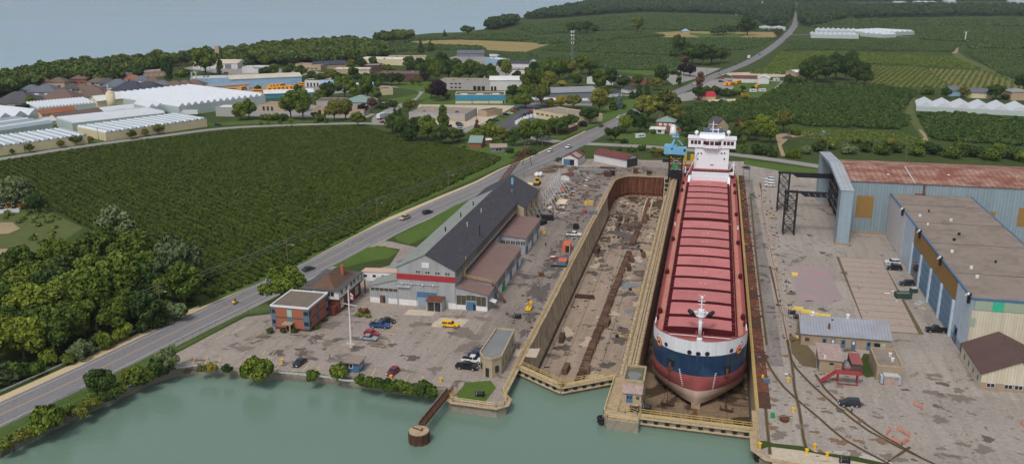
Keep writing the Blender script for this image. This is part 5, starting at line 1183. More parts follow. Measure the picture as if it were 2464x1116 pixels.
bld('orange_school','long orange-brick low building beyond the suburb houses','building',(290,192),(400,184),18,5.0,'wall_pink','roof_grey',win=row(8,.05,.95,1.4,2.6,'wall_white'))
bld('lakeside_plant','large pale industrial plant close to the lake shore','plant',(392,160),(520,152),34,6.0,'wall_cream','roof_grey',win=row(8,.05,.95,1.2,3.6,'wall_pink'))
bld('lakeside_hall','wide cream-roofed hall with dark glazed entrance near the lake','hall',(465,166),(572,166),36,5.6,'wall_white','roof_cream','gx',2.4,win=[(.72,.86,.2,4.6,'wall_slate','glazed_entrance')])
bld('chimney_stack','square tan brick tower rising from the shore trees','tower',(519,150),(529,150),6,17,'wall_tan','roof_tan')
bld('repair_garage','white garage with blue fascia and dark door left of the powder-blue building','garage',(583,176),(640,176),16,5.4,'wall_white','roof_cream',win=[(.68,.84,.2,3.6,'window_dark','door'),(.5,1,4.3,5.3,'wall_teal','fascia')])
bld('farm_shed','open grey farm shed with pale blue-grey roof in the fields','shed',(1100,137),(1165,137),20,4.0,'wall_slate','roof_slate','gx',3)
bld('blue_farm_store','low blue and white farm store among trailers','building',(1168,150),(1200,155),14,4.6,'wall_blue','roof_white')
bld('row_barn','white barn row with navy roof beyond the tree belt','barn',(1196,162),(1272,163),14,4.2,'wall_white','roof_navy','gx',2.2)
bld('gabled_barn','white gabled barn right of the navy-roofed barn row','barn',(1272,160),(1296,160),12,5,'wall_white','roof_navy','gy',3)
bld('long_store','long white store with brown roof behind tall trees','store',(1225,182),(1300,182),18,4.6,'wall_white','roof_brown')
bld('field_house','blue-roofed house with yard alone among the orchards','house',(1642,82),(1660,82),14,4,'wall_tan','roof_blue','hip',4)
bld('field_hut','tiny white hut by the track behind the workshop','hut',(1426,177),(1448,177),6,3,'wall_white','roof_grey')
bld('blue_barn','blue-gabled barn behind the white greenhouses','barn',(2286,232),(2310,232),12,4.5,'wall_blue','roof_slate','gx',3)
bld('long_barn','long barn with grey roof behind the white greenhouses','barn',(2326,236),(2386,238),14,4.5,'wall_cream','roof_slate','gx',2.6)
bld('block_house','two-storey tan house with grey roof behind the greenhouses at the right edge','house',(2432,242),(2475,242),14,6.5,'wall_tan','roof_grey','hip',2.4)
# yard sheds north of the docks
bld('tool_shed','small pale shed with red-brown roof and blue sliding door','shed',(1352,396),(1390,399),12,3.8,'wall_white','roof_maroon','gy',2.0,win=[(.1,.5,.05,3,'door_blue','sliding_door'),(.5,.78,.05,3,'window_dark','doorway')],extra=lambda part,w,d,h: [part(MB().bar((w * .55 + .3,2 + k * 2.2,h + 1.95),(w + .2,2 + k * 2.2,h + .2),.6,.1),'roof_light','roof_white') for k in range(3)])
bld('plate_shed','long pale steel shed with maroon roof and open right end','shed',(1429,388),(1507,404),9,4.2,'wall_white','roof_maroon','gx',2.0,extra=lambda part,w,d,h: part(MB().box(w,.6,0,w + .12,d - .6,h),'open_end','window_dark'))
bld('paint_store','little white store with maroon roof standing in the yard by the scaffold frames','store',(1350,433),(1370,436),4.5,2.6,'wall_white','roof_maroon','gy',.6)
# far white greenhouses
def gh(name,label,L,R,d,h,n,rise,along_depth=True,mats=('poly_white',),wall='poly_wall',group='greenhouses',cat='greenhouse'):
 a,b = P(*L),P(*R); w = (b - a).length; rz = math.atan2(b.y - a.y,b.x - a.x)
 t = thing(name,label,cat,(a.x,a.y,0),rz,group)
 def part(mb,nm,m):
  me = bpy.data.meshes.new(nm); me.from_pydata(mb.v,[],mb.f); me.materials.append(MATS[m]); me.update()
  o = bpy.data.objects.new(nm,me); COL.objects.link(o); o.parent = t; return o
 part(MB().box(0,0,0,w,d,h),'glazed_wall',wall)
 for i in range(n):
  if along_depth:
   x0,x1 = w * i / n,w * (i + 1) / n; xm = (x0 + x1) / 2
   prof = [(x0 + .02,h - .02),(x1 - .02,h - .02),(x1 - .02,h + .05),(x1 - (x1 - x0) * .25,h + rise * .56),(xm,h + rise),(x0 + (x1 - x0) * .25,h + rise * .56),(x0 + .02,h + .05)] if rise > 3.5 else [(x0 + .02,h - .02),(x1 - .02,h - .02),(x1 - .02,h + .05),(xm,h + rise),(x0 + .02,h + .05)]
   part(MB().extr(prof,'y',-.1,d + .1),'roof_bay',mats[i % len(mats)])
  else:
   y0,y1 = d * i / n,d * (i + 1) / n; ym = (y0 + y1) / 2
   part(MB().extr([(y0 + .02,h - .02),(y1 - .02,h - .02),(y1 - .02,h + .05),(ym,h + rise),(y0 + .02,h + .05)],'x',-.1,w + .1),'roof_bay',mats[i % len(mats)])
 return t
gh('glasshouse','glasshouse block with striped white and grey roof nearest the farm road bend',(256,340),(499,305),34,5.0,26,1.1,True,('poly_white','glass_grey'),'wall_cream')
gh('glasshouse','glasshouse with striped roof at the left edge beside the farm road',(-60,383),(212,346),34,5.0,24,1.1,True,('poly_white','glass_grey'),'wall_cream')
gh('glasshouse','row-roofed glasshouse with white ridges behind the roadside striped one',(176,316),(398,290),26,5.0,6,1.6,False,('poly_white',),'poly_wall')
gh('glasshouse','long-ridged grey glasshouse behind the striped one at the left edge',(-60,345),(130,315),40,5.0,7,1.6,False,('glass_grey','poly_white','glass_grey'),'poly_wall')
gh('plastic_house','three broad white gabled plant houses at the left edge',(-40,310),(105,288),40,4.0,4,4.0,True)
gh('plastic_house','fine-ridged white plant house below the suburb roofs',(95,277),(238,264),34,4.5,18,1.6,True)
gh('multi_span_house','big white multi-span greenhouse with a dozen scalloped ridges',(433,280),(640,252),96,6.5,14,2.4,True)
gh('loading_house','two-span greenhouse with loading doors in front of the big white one',(360,282),(398,278),26,6.5,2,2.4,True)
gh('plastic_house','row of seven white gabled plastic houses at the right edge',(2204,267),(2525,283),34,3.2,7,3.2,True)
gh('tunnel_house','white barrel greenhouse between the brown sheds and the loading yard',(245,278),(335,268),9,2.5,1,2.6,False)
gh('tunnel_house','short white barrel house in front of the brown packing shed',(113,303),(140,299),7,2.5,1,2.6,False)
bld('packing_shed','brown-roofed packing shed with cream gable among the glasshouses','shed',(140,300),(250,284),11,4.2,'wall_cream','roof_brown','gx',2.4)
bld('boiler_shed','rust-roofed shed behind the brown packing shed','shed',(103,291),(185,280),9,4.4,'wall_cream','roof_rust','gx',2.2)
bld('boiler_house','cream boiler house with white gable roof beside the silo','building',(236,265),(300,258),12,6.5,'wall_cream','roof_white','gx',3.0)
bld('boiler_hall','long white-roofed hall running behind the silo','hall',(285,253),(388,243),12,5.5,'wall_cream','roof_white','gx',2.4)
bld('dock_office','plain grey block at the front of the big white greenhouse','building',(520,280),(565,281),12,6.0,'wall_grey','roof_white')
si = P(270,266); t_ = thing('silo','tall cream silo with conical cap beside the boiler house','silo',(si.x,si.y,0)); MB().cyl((si.x,si.y,0),(si.x,si.y,13),3.0,18).build('silo_shell','wall_cream',t_,True); MB().cyl((si.x,si.y,13),(si.x,si.y,14.2),3.1,18,.2).build('silo_cap','wall_cream',t_)
ch = P(252,262); t_ = thing('boiler_flue','thin white boiler flue left of the cream silo','flue',(ch.x,ch.y + 4,0)); MB().cyl((ch.x,ch.y + 6,0),(ch.x,ch.y + 6,17),.5,8).build('flue_pipe','light_grey',t_)
wt_ = P(285,270); t_ = thing('water_tank','low round steel water tank in front of the cream silo','tank',(wt_.x,wt_.y,0)); MB().cyl((wt_.x,wt_.y,0),(wt_.x,wt_.y,3),6.5,20).build('tank_shell','glass_grey',t_,True)
for lab,L,R,d,n in (('far white greenhouse range with orderly ridges near the top edge',(1556,15),(1672,12),60,14),('white greenhouse cluster right of the far main road',(1951,92),(2066,94),50,10),('pale greenhouse range behind the roadside cluster',(1960,82),(2060,84),60,8),('white greenhouse block at the right end of the roadside cluster',(2126,88),(2200,84),70,6),('white tunnel beside the far main road',(1824,73),(1890,74),14,2),('white farm greenhouse near the far church',(1776,38),(1846,38),30,3),('far white greenhouse at the upper right edge',(2440,10),(2490,10),50,3),('far white house right of the tree belt',(2194,11),(2242,12),40,3),('far white sheds near the top right',(2156,12),(2180,12),30,2),('far pale sheds near the upper right corner',(2280,8),(2300,8),40,2),('small white sheds in the middle of the greenhouse cluster',(2070,88),(2122,92),30,4)):
 gh('far_greenhouse',lab,L,R,d,5 if L[1] > 50 else 8,n,2.4,True)
# suburb houses
HS = [(390,480,15,'roof_brown','wall_grey','at the wood edge, first on the left'),(430,590,13,'roof_slate','wall_blue','with a pale blue wall at the left end of the suburb'),(630,510,13,'roof_brown','wall_pink','with an orange-brick wall below the wood'),(830,510,13,'roof_brown','wall_tan','two-storey and tan below the wood'),(1000,460,12,'roof_slate','wall_slate','blue-grey, between the tan and the red-brick one'),(1170,460,12,'roof_brown','wall_brick','with a red brick wall below the wood'),(1340,430,12,'roof_charcoal','wall_white','with white walls, last of the wood-edge row'),
  (620,625,19,'roof_slate','wall_slate','wide and slate-grey beside the suburb street corner'),(830,745,24,'roof_brown','wall_grey','very broad and brown just above the glasshouses'),(170,800,26,'roof_charcoal','wall_grey','broadest, at the far left above the glasshouses'),(1050,565,12,'roof_charcoal','wall_grey','right of the suburb street, front left of its block'),(1190,565,12,'roof_brown','wall_grey','second in the block right of the suburb street'),(1310,590,13,'roof_brown','wall_tan','with a white roof vent in the middle block'),(1430,470,14,'roof_brown','wall_grey','at the back of the middle block'),(1560,490,14,'roof_charcoal','wall_grey','dark, right of the middle block'),(1700,545,20,'roof_slate','wall_slate','wide with a blue-grey roof behind the silo'),(1330,700,22,'roof_brown','wall_tan','broad and brown left of the boiler flue'),(1880,590,22,'roof_navy','wall_slate','navy-roofed, left of the pair behind the white hall'),(2150,585,20,'roof_navy','wall_slate','navy-roofed, right of the pair behind the white hall'),
  (1690,390,13,'roof_charcoal','wall_white','first of the far row beyond the white kerb'),(1830,390,13,'roof_slate','wall_slate','second of the far row beyond the white kerb'),(1960,420,12,'roof_rust','wall_pink','with an orange-tan roof in the far row'),(2080,445,13,'roof_slate','wall_white','blue-grey with white trim in the far row'),(2230,480,14,'roof_brown','wall_tan','brown, near the dark round tree'),(2380,520,13,'roof_slate','wall_slate','blue-roofed under the dark round tree'),(2560,540,15,'roof_brown','wall_tan','brown, third from the right end of the suburb'),(2700,530,15,'roof_brown','wall_tan','brown, second from the right end of the suburb'),(2850,520,15,'roof_brown','wall_tan','brown, last at the right end of the suburb')]
for x,y,w,rf,wl2,txt in HS:
 w *= 1.2
 px,py = .1623 * x,130 + .1623 * y; s = (py - YH) * .961 / H; hw = w * s / 2
 two = 'two-storey' in txt or 'red brick' in txt or 'white walls' in txt or 'orange-brick' in txt
 bld('suburb_house','hip-roofed house ' + txt,'house',(px - hw,py),(px + hw,py),w * .8,5.2 if two else 3.0,wl2,rf,'hip',w * .24,win=row(2,.15,.85,.8,2.2,'window_dark' if wl2 != 'wall_slate' else 'wall_white',fill=.45),group='suburb houses')
# cell tower
p = P(1376,168); t_ = thing('cell_tower','tall slim lattice mobile phone mast rising from the trees','mast',(p.x,p.y,0))
mb = MB()
for k in range(3):
 a = k * 2.094; mb.bar((p.x + 1.6 * math.cos(a),p.y + 1.6 * math.sin(a),0),(p.x + .5 * math.cos(a),p.y + .5 * math.sin(a),39),.3)
for k in range(13):
 z = k * 3; r0,r1 = 1.6 - z * .028,1.6 - (z + 3) * .028
 for j in range(3): a,b = j * 2.094,(j + 1) * 2.094; mb.bar((p.x + r0 * math.cos(a),p.y + r0 * math.sin(a),z),(p.x + r1 * math.cos(b),p.y + r1 * math.sin(b),z + 3),.16)
mb.build('lattice_mast','grey_steel',t_)
for z,n in ((38,6),(34.5,6),(31,3),(27,3)):
 for k in range(n): a = k * 6.283 / n; MB().box(p.x + 1.5 * math.cos(a) - .3,p.y + 1.5 * math.sin(a) - .3,z - 1,p.x + 1.5 * math.cos(a) + .3,p.y + 1.5 * math.sin(a) + .3,z + 1).build('antenna_panel','light_grey' if k % 2 else 'white_paint',t_)
 mb = MB()
 for k in range(n): a = k * 6.283 / n; mb.bar((p.x,p.y,z),(p.x + 1.5 * math.cos(a),p.y + 1.5 * math.sin(a),z),.15)
 mb.build('antenna_arm','grey_steel',t_)
# church spire and wind vane
for px,py,lab,nm,hh in ((1833,22,'small white church spire above the far trees','church',22),(2322,100,'white wind machine standing in the far orchard','wind_machine',13)):
 p = P(px,py); t_ = thing(nm,lab,nm.replace('_',' '),(p.x,p.y,0))
 if nm == 'church': MB().box(p.x - 3,p.y - 3,0,p.x + 3,p.y + 3,10).build('tower','white_paint',t_); MB().cyl((p.x,p.y,10),(p.x,p.y,hh),3.2,8,.1).build('spire','white_paint',t_)
 else: MB().cyl((p.x,p.y,0),(p.x,p.y,hh),.8,8).build('mast','white_paint',t_); MB().bar((p.x - 3.2,p.y,hh),(p.x + 3.2,p.y,hh + .6),.7,.3).build('blade','white_paint',t_)
# ================================================================ vegetation
LEAF = dict(g=('leaf_green',(54,72,24),(104,122,46),'green'),d=('leaf_dark',(40,58,28),(76,98,44),'dark green'),o=('leaf_olive',(70,78,30),(122,126,56),'olive'),l=('leaf_light',(72,90,26),(124,138,50),'light green'),s=('leaf_silver',(78,94,62),(112,124,82),'grey-green'),p=('leaf_purple',(34,24,34),(58,42,52),'dark purple'),y=('leaf_yellow',(112,110,40),(164,150,62),'yellow-green'),b=('leaf_blue',(74,98,102),(120,146,150),'blue-grey'),r=('leaf_russet',(82,62,44),(122,92,60),'russet'))
for k,(nm,a,b,_) in LEAF.items(): foliage(nm,S(*a),S(*b))
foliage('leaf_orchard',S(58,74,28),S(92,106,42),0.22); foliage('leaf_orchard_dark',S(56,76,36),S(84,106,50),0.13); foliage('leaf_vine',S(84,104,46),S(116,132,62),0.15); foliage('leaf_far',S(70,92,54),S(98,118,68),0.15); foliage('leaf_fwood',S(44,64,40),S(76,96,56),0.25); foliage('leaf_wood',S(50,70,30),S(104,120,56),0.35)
mat('bark',S(92,80,68),0.95,0.2,2.0,local=True)
def leaf_mesh(name,centres,radii,n,size,seed,flat=0.85,m='leaf_green',inner=0.25):
 """leaf-sized quads spread over overlapping clumps, with a tint per leaf and per clump"""
 rg = np.random.default_rng(seed); k = len(centres)
 w = np.array(radii) ** 2; idx = rg.choice(k,n,p=w / w.sum())
 C = np.array(centres)[idx]; R = np.array(radii)[idx]
 d = rg.normal(size=(n,3)); d[:,2] = d[:,2] * 0.9 + 0.25; d /= np.linalg.norm(d,axis=1)[:,None]
 rr = R * (1 - inner * rg.random(n) ** 2)
 p = C + d * rr[:,None] * np.array([1,1,flat])
 nn = d + rg.normal(scale=0.55,size=(n,3)); nn /= np.linalg.norm(nn,axis=1)[:,None]
 t = np.cross(nn,rg.normal(size=(n,3))); t /= np.linalg.norm(t,axis=1)[:,None]; b = np.cross(nn,t)
 s = size * (0.6 + 0.8 * rg.random(n)); t *= s[:,None]; b *= (s * 0.75)[:,None]
 v = np.stack([p - t - b * .6,p + t * .9 - b,p + t + b * .7,p - t * .8 + b],1).reshape(-1,3)
 me = bpy.data.meshes.new(name); me.vertices.add(4 * n); me.vertices.foreach_set('co',v.astype(np.float32).ravel())
 me.loops.add(4 * n); me.loops.foreach_set('vertex_index',np.arange(4 * n,dtype=np.int32))
 me.polygons.add(n); me.polygons.foreach_set('loop_start',np.arange(0,4 * n,4,dtype=np.int32)); me.update(); me.validate()
 at = me.attributes.new('tint','FLOAT','FACE'); cl = rg.random(k)
 at.data.foreach_set('value',np.clip(0.55 * cl[idx] + 0.45 * rg.random(n),0,1).astype(np.float32))
 me.materials.append(MATS[m]); return me
def crown_lobes(seed,kind):
 r = random.Random(seed); C,R = [],[]
 if kind == 'round':
  sx = r.uniform(.85,1.15)
  for i in range(30):
   a,u = r.uniform(0,6.28),r.uniform(-.6,1); q = math.sqrt(max(0,1 - u * u)) * r.uniform(.4,.9)
   C.append((q * math.cos(a) * sx,q * math.sin(a) / sx,1.18 + u * r.uniform(.45,.72))); R.append(r.uniform(.16,.4))
  C.append((0,0,1.1)); R.append(.62)
 elif kind == 'spread':
  for i in range(22):
   a,q = r.uniform(0,6.28),r.uniform(.1,.95)
   C.append((q * math.cos(a) * 1.05,q * math.sin(a) * 1.05,1.0 + r.uniform(-.3,.45) * (1 - q * .5))); R.append(r.uniform(.22,.4))
  C.append((0,0,.95)); R.append(.5)
 elif kind == 'tall':
  for i in range(20):
   z = r.uniform(.5,2.3); a = r.uniform(0,6.28); q = .42 * (1 - abs(z - 1.2) / 1.8) * r.uniform(.5,1.2)
   C.append((q * math.cos(a),q * math.sin(a),z)); R.append(r.uniform(.2,.36))
 elif kind == 'cone':
  for i in range(9):
   z = .25 + i * .24; q = .62 * (1 - i / 9.6)
   for j in range(max(1,int(7 * (1 - i / 10)))):
    a = r.uniform(0,6.28); C.append((q * math.cos(a) * .7,q * math.sin(a) * .7,z)); R.append(max(.1,q * .52))
 elif kind == 'bush':
  for i in range(12):
   a,q = r.uniform(0,6.28),r.uniform(0,.75); C.append((q * math.cos(a),q * math.sin(a),.35 + r.uniform(0,.45) * (1 - q * .5))); R.append(r.uniform(.25,.45))
 return C,R
VAR = {}
for kind,nv,n,sz in (('round',6,4200,.062),('spread',3,3600,.062),('tall',2,3200,.058),('cone',2,1500,.07),('bush',3,1100,.1)):
 for i in range(nv):
  C,R = crown_lobes(i * 13 + len(kind),kind); VAR[(kind,i)] = leaf_mesh('crown_' + kind,C,R,n,sz,i + 3)
def trunk_mesh(seed,kind):
 r = random.Random(seed); mb = MB(); top = {'round': 1.0,'spread': .8,'tall': 1.4,'cone': 1.9,'bush': .3}[kind]
 mb.cyl((0,0,-.03),(r.uniform(-.04,.04),r.uniform(-.04,.04),top),.075 if kind != 'bush' else .05,7,.03)
 for i in range(5 if kind != 'cone' else 0):
  a,z = r.uniform(0,6.28),r.uniform(.35,.8) * top; mb.cyl((0,0,z),(.5 * math.cos(a),.5 * math.sin(a),z + .35),.035,5,.012)
 me = bpy.data.meshes.new('trunk'); me.from_pydata(mb.v,[],mb.f); me.materials.append(MATS['bark']); return me
TRUNK = {k: [trunk_mesh(i,k) for i in range(2)] for k in ('round','spread','tall','cone','bush')}
FORM = dict(round='rounded',spread='spreading',tall='tall',cone='conical',bush='low')
tr_rng = random.Random(21)
def tree(px,py,w,col,kind,label,group,z=0.0,hs=1.0):
 """tree or shrub with crown width w metres on the ground at a pixel"""
 p = P(px,py,z); s = w / 2; nm = {'cone': 'conifer','bush': 'shrub'}.get(kind,'broadleaf_tree')
 t = thing(nm,label,'shrub' if kind == 'bush' else 'tree',(p.x,p.y,z),tr_rng.uniform(0,6.28),group)
 nv = len([1 for q in VAR if q[0] == kind]); me = VAR[(kind,tr_rng.randrange(nv))]
 c = bpy.data.objects.new('crown',me); COL.objects.link(c); c.parent = t; c.scale = (s,s,s * hs)
 c.material_slots[0].link = 'OBJECT'; c.material_slots[0].material = MATS[LEAF[col][0]]
 k = bpy.data.objects.new('trunk',TRUNK[kind][tr_rng.randrange(2)]); COL.objects.link(k); k.parent = t; k.scale = (s,s,s * hs)
 return t
def grove(place,items,group):
 items = sorted(items,key=lambda q: q[0]); n = len(items)
 for i,it in enumerate(items):
  px,py,w,col = it[:4]; kind = it[4] if len(it) > 4 else 'round'; hs = it[5] if len(it) > 5 else 1.0
  pos = 'the only one' if n == 1 else f'{ORD[i]} from the left' if i < 20 else f'{ORD[n - 1 - i]} from the right' if n - 1 - i > 0 else 'rightmost'
  noun = {'cone': 'conifer','bush': 'shrub'}.get(kind,'tree')
  tree(px,py,w * (1.16 if 'wood ' in place else 1.3 if py < 300 and 'farm road by' not in place else 1.0),col,kind,f'{FORM[kind]} {LEAF[col][3]} {noun} {place}, {pos}',group,hs=hs)
# roadside wood at the lower left, in rows from back to front
grove('in the roadside wood back row',[(40,505,12,'s'),(85,515,7,'d'),(285,612,13,'s','round',1.1),(262,640,12,'g'),(330,655,12,'g'),(210,660,11,'g'),(130,670,11,'l'),(60,690,11,'g'),(385,700,8,'l'),(365,680,9,'g'),(425,700,13,'s','round',1.1)],'roadside wood')
grove('in the roadside wood middle row',[(10,725,11,'g'),(85,735,12,'g'),(155,725,12,'d'),(225,725,12,'g'),(300,740,13,'g','round',1.1),(350,735,11,'d'),(445,735,11,'g'),(50,760,10,'g'),(125,755,11,'d'),(190,758,11,'g'),(265,762,10,'g'),(395,735,8,'g')],'roadside wood')
grove('in the roadside wood front row',[(20,800,12,'g'),(95,800,13,'l'),(165,790,12,'g'),(235,790,14,'l','round',1.05),(300,785,9,'g'),(345,790,9,'d'),(60,870,11,'l'),(0,880,11,'l'),(130,850,12,'g'),(425,770,7,'s','bush',1.3),(30,840,10,'g'),(175,825,10,'g'),(95,845,10,'d'),(270,805,9,'g'),(385,772,7,'g','bush',1.5)],'roadside wood')
grove('at the road edge below the wood',[(195,862,7,'s','bush',1.3),(115,880,6,'l','bush',1.5),(40,915,7,'g','bush',1.3),(5,925,8,'s','bush',1.4),(160,875,5,'g','bush'),(245,835,6,'g','bush',1.4),(300,815,6,'l','bush',1.3),(345,800,5,'d','bush',1.4),(385,785,6,'d','bush',1.4),(80,905,6,'g','bush'),(270,830,5,'o','bush')],'road edge shrubs')
grove('on the canal bank below the road',[(110,1035,8,'l','bush',1.3),(150,1005,5,'g','bush'),(215,985,5,'o','bush'),(245,950,7,'d','round',.95),(275,955,5,'g','bush'),(328,925,6,'g','bush',1.4),(312,915,4,'y','bush',1.6),(385,905,6,'d','bush',1.5),(405,895,6,'s','round',1),(370,905,4,'l','bush'),(60,1055,4,'o','bush'),(190,1000,4,'o','bush'),(130,1020,6,'g','bush',1.2),(85,1048,5,'l','bush'),(262,962,5,'d','bush'),(295,945,4,'o','bush'),(345,925,5,'g','bush'),(225,975,4,'l','bush'),(20,1078,3,'o','bush')],'canal bank shrubs')
grove('on the bank beside the parking yard',[(485,893,3,'o','bush'),(510,893,3,'y','bush',1.5),(545,895,3.5,'d','bush'),(622,912,7.6,'l','bush',1.45),(752,912,4,'g','bush',1.2),(812,915,5,'l','bush',1.5),(818,900,3.5,'s','bush',1.7),(868,925,4.4,'g','bush'),(895,930,4.6,'g','bush'),(925,935,4.6,'d','bush'),(955,940,5,'g','bush'),(985,945,5,'g','bush'),(1015,949,5.4,'d','bush',1.2),(1035,950,4.5,'g','bush')],'canal bank shrubs')
grove('at the orange office and its forecourt',[(685,725,13,'l','spread',.95),(651,800,2.6,'d','bush'),(680,800,2.4,'d','bush'),(708,800,2.4,'d','bush'),(764,790,1.8,'g','bush'),(783,772,1.6,'g','bush'),(876,755,3.4,'r','bush'),(864,762,2.4,'l','bush'),(884,764,2.4,'l','bush')],'office shrubs')
grove('along the farm road by the glasshouses',[(72,368,5,'o'),(4,372,6,'o'),(147,356,4.6,'o'),(183,350,6,'o','spread',1.2),(218,345,4,'o'),(318,335,5.5,'o'),(350,328,4.5,'o'),(382,324,6.5,'o','spread',1.2),(30,372,3,'g')],'farm road trees')
grove('behind the farm road lawn',[(580,290,9,'l'),(600,288,9,'g','round',1.2),(700,288,12,'g','round',1.3),(730,290,12,'g','round',1.3),(720,270,10,'d','tall',1.2),(805,292,9,'o','round',1.2),(832,290,9,'o','round',1.2),(862,304,9,'g'),(660,290,7,'g','bush'),(680,292,7,'d','bush'),(635,290,6,'g','bush'),(770,292,7,'g','bush'),(628,302,2.6,'l'),(645,301,2.8,'l'),(675,300,3,'o'),(700,299,3,'l'),(760,296,4,'g','bush'),(785,296,4,'d','bush')],'estate trees')
grove('around the club hall and side street',[(875,276,6,'p'),(895,262,6,'r'),(920,262,7,'d','bush'),(945,258,7,'d','bush'),(950,282,4,'d','cone',1.4),(963,281,4,'d','cone',1.3),(985,270,7,'o'),(790,245,10,'d','round',1.1),(830,238,12,'g','round',1.2),(885,238,11,'g','round',1.2),(860,245,10,'g'),(910,245,9,'g','tall',1.1),(770,250,8,'g'),(815,255,5,'d','cone'),(872,258,3.5,'d','cone',1.6),(757,282,5,'g','bush')],'estate trees')
grove('in front of the low brown factory',[(945,322,10,'d','round',1.2),(965,335,11,'g','round',1.2),(1000,338,12,'d','round',1.2),(1030,340,12,'g','round',1.3),(1068,330,11,'g','tall',1.4),(1060,348,11,'d'),(1090,345,9,'g'),(985,345,9,'d'),(1105,340,7,'d'),(1148,312,6,'r','cone',1.2),(1180,305,5,'d'),(1083,308,4,'p','bush')],'factory trees')
grove('at the orchard corner by the junction',[(1150,342,8,'l'),(1180,342,11,'l','round',1.1),(1212,345,9,'o'),(1238,352,10,'d'),(1262,350,13,'g','round',1.1),(1292,350,13,'g','round',1.1),(1305,338,9,'o'),(1252,375,5,'d','bush'),(1280,372,6,'d','bush'),(1225,368,6,'d','bush'),(1115,355,5,'g','bush'),(1200,352,6,'g','bush')],'junction trees')
grove('round the packing plant lawn',[(1302,258,11,'o','spread',1.6),(1345,325,10,'g'),(1372,310,10,'g','spread',1.1),(1400,305,6,'p','bush',1.2),(1420,298,9,'d','spread',1.1),(1350,262,7,'y'),(1380,262,8,'o'),(1442,272,10,'o','round',1.3),(1475,265,7,'d','cone'),(1490,262,6,'b','cone',1.5),(1498,262,5,'d','bush'),(1325,262,6,'o'),(1330,320,9,'o')],'plant trees')
grove('behind the warehouses',[(1262,240,9,'g'),(1245,250,7,'g','bush',1.2),(1270,222,11,'g','round',1.4),(1295,220,11,'g','round',1.4),(1320,222,10,'o','round',1.3),(1285,195,10,'d','round',1.3),(1315,200,11,'g','round',1.4),(1345,195,12,'g','round',1.3),(1370,190,11,'o','round',1.3),(1400,180,12,'g','round',1.2),(1425,178,9,'g'),(1385,200,8,'g'),(1350,208,8,'y','bush'),(1390,208,7,'d')],'warehouse trees')
grove('in the belt behind the cul-de-sac',[(1030,196,11,'d','round',1.3),(1050,200,12,'g','round',1.2),(1080,192,12,'d','round',1.1),(1105,198,11,'g','round',1.2),(1130,195,12,'g','round',1.2),(1160,198,10,'d','round',1.2),(1185,200,9,'g'),(1218,190,9,'l','round',1.5),(1245,195,7,'d'),(1100,180,11,'d'),(1140,178,10,'g'),(1015,185,10,'g'),(990,182,9,'d'),(1054,244,12,'p'),(1038,238,8,'g','round',1.2),(1075,238,6,'g','bush'),(1062,160,11,'d')],'belt trees')
grove('in the pine row before the dark warehouse',[(860,200,7,'d'),(880,200,7,'d'),(900,203,7,'d'),(920,205,8,'d'),(942,206,8,'d'),(960,205,8,'d'),(835,198,6,'r','bush',1.3),(800,195,8,'o'),(750,195,7,'d'),(725,190,9,'g','round',1.1),(785,198,7,'o'),(755,168,5,'b','cone',1.4),(1008,205,5,'g'),(992,205,4,'g')],'estate pines')
grove('around the brick farmhouse',[(1480,340,10,'d','spread',1.1),(1505,322,9,'l','round',1.2),(1540,320,9,'d','round',1.3),(1560,295,13,'o','round',1.1),(1600,290,14,'o','round',1.1),(1625,295,9,'o'),(1655,330,11,'d','round',1.1),(1525,292,9,'d','bush',1.2),(1555,310,7,'d','bush'),(1692,325,3,'d','cone',1.3),(1572,322,5,'g','bush'),(1500,345,5,'d','bush')],'farmhouse trees')
grove('in the thicket right of the ship bridge',[(1788,372,6,'g','tall',1.3),(1770,345,9,'d'),(1800,340,11,'g','round',1.1),(1830,330,12,'l','round',1.1),(1852,345,11,'g'),(1885,318,12,'o','round',1.1),(1910,325,8,'g','bush',1.2),(1820,372,9,'d','bush',1.2),(1850,375,10,'d','bush',1.2),(1910,380,8,'l','bush',1.3),(1940,370,8,'s','bush'),(1785,325,9,'r','round',1.1),(1760,365,6,'d','bush')],'thicket trees')
grove('in scrub behind the hangar',[(1965,365,9,'d','bush'),(2000,360,10,'g','bush'),(2040,370,10,'s','bush'),(2080,365,11,'d','bush'),(2120,372,11,'g','bush'),(2160,368,10,'d','bush'),(2200,375,11,'g','bush'),(2245,372,12,'d','bush'),(2290,380,11,'g','bush'),(2340,378,12,'d','bush'),(2385,385,11,'g','bush'),(2430,382,12,'d','bush'),(2462,390,10,'g','bush'),(1985,345,8,'o','bush'),(2060,345,8,'g','bush'),(2140,350,8,'o','bush'),(2220,355,8,'g','bush'),(2310,358,8,'o','bush'),(2400,362,8,'g','bush')],'hangar scrub')
grove('in the scrub along the north yard fence',[(1545,362,6,'g','bush'),(1570,368,6,'l','bush'),(1590,370,6,'y','bush'),(1600,375,5,'d','bush',1.2),(1520,365,5,'g','bush'),(1490,362,4,'g','bush'),(1465,366,4,'o','bush'),(1400,372,4,'d','bush'),(1375,376,4,'d','bush'),(1345,388,4,'d','bush'),(1610,378,5,'g','bush')],'fence scrub')
grove('in the dark grove beside the vineyard',[(1940,205,14,'d','round',1.2),(1965,195,15,'d','round',1.2),(1985,200,14,'d','round',1.2),(2010,192,15,'d','round',1.3),(2035,195,14,'d','round',1.2),(2060,205,15,'d','round',1.1),(2045,178,14,'d','round',1.2),(1975,175,13,'g'),(1920,205,9,'d','bush',1.3),(2080,207,11,'d'),(1900,200,9,'d','bush',1.2)],'vineyard grove')
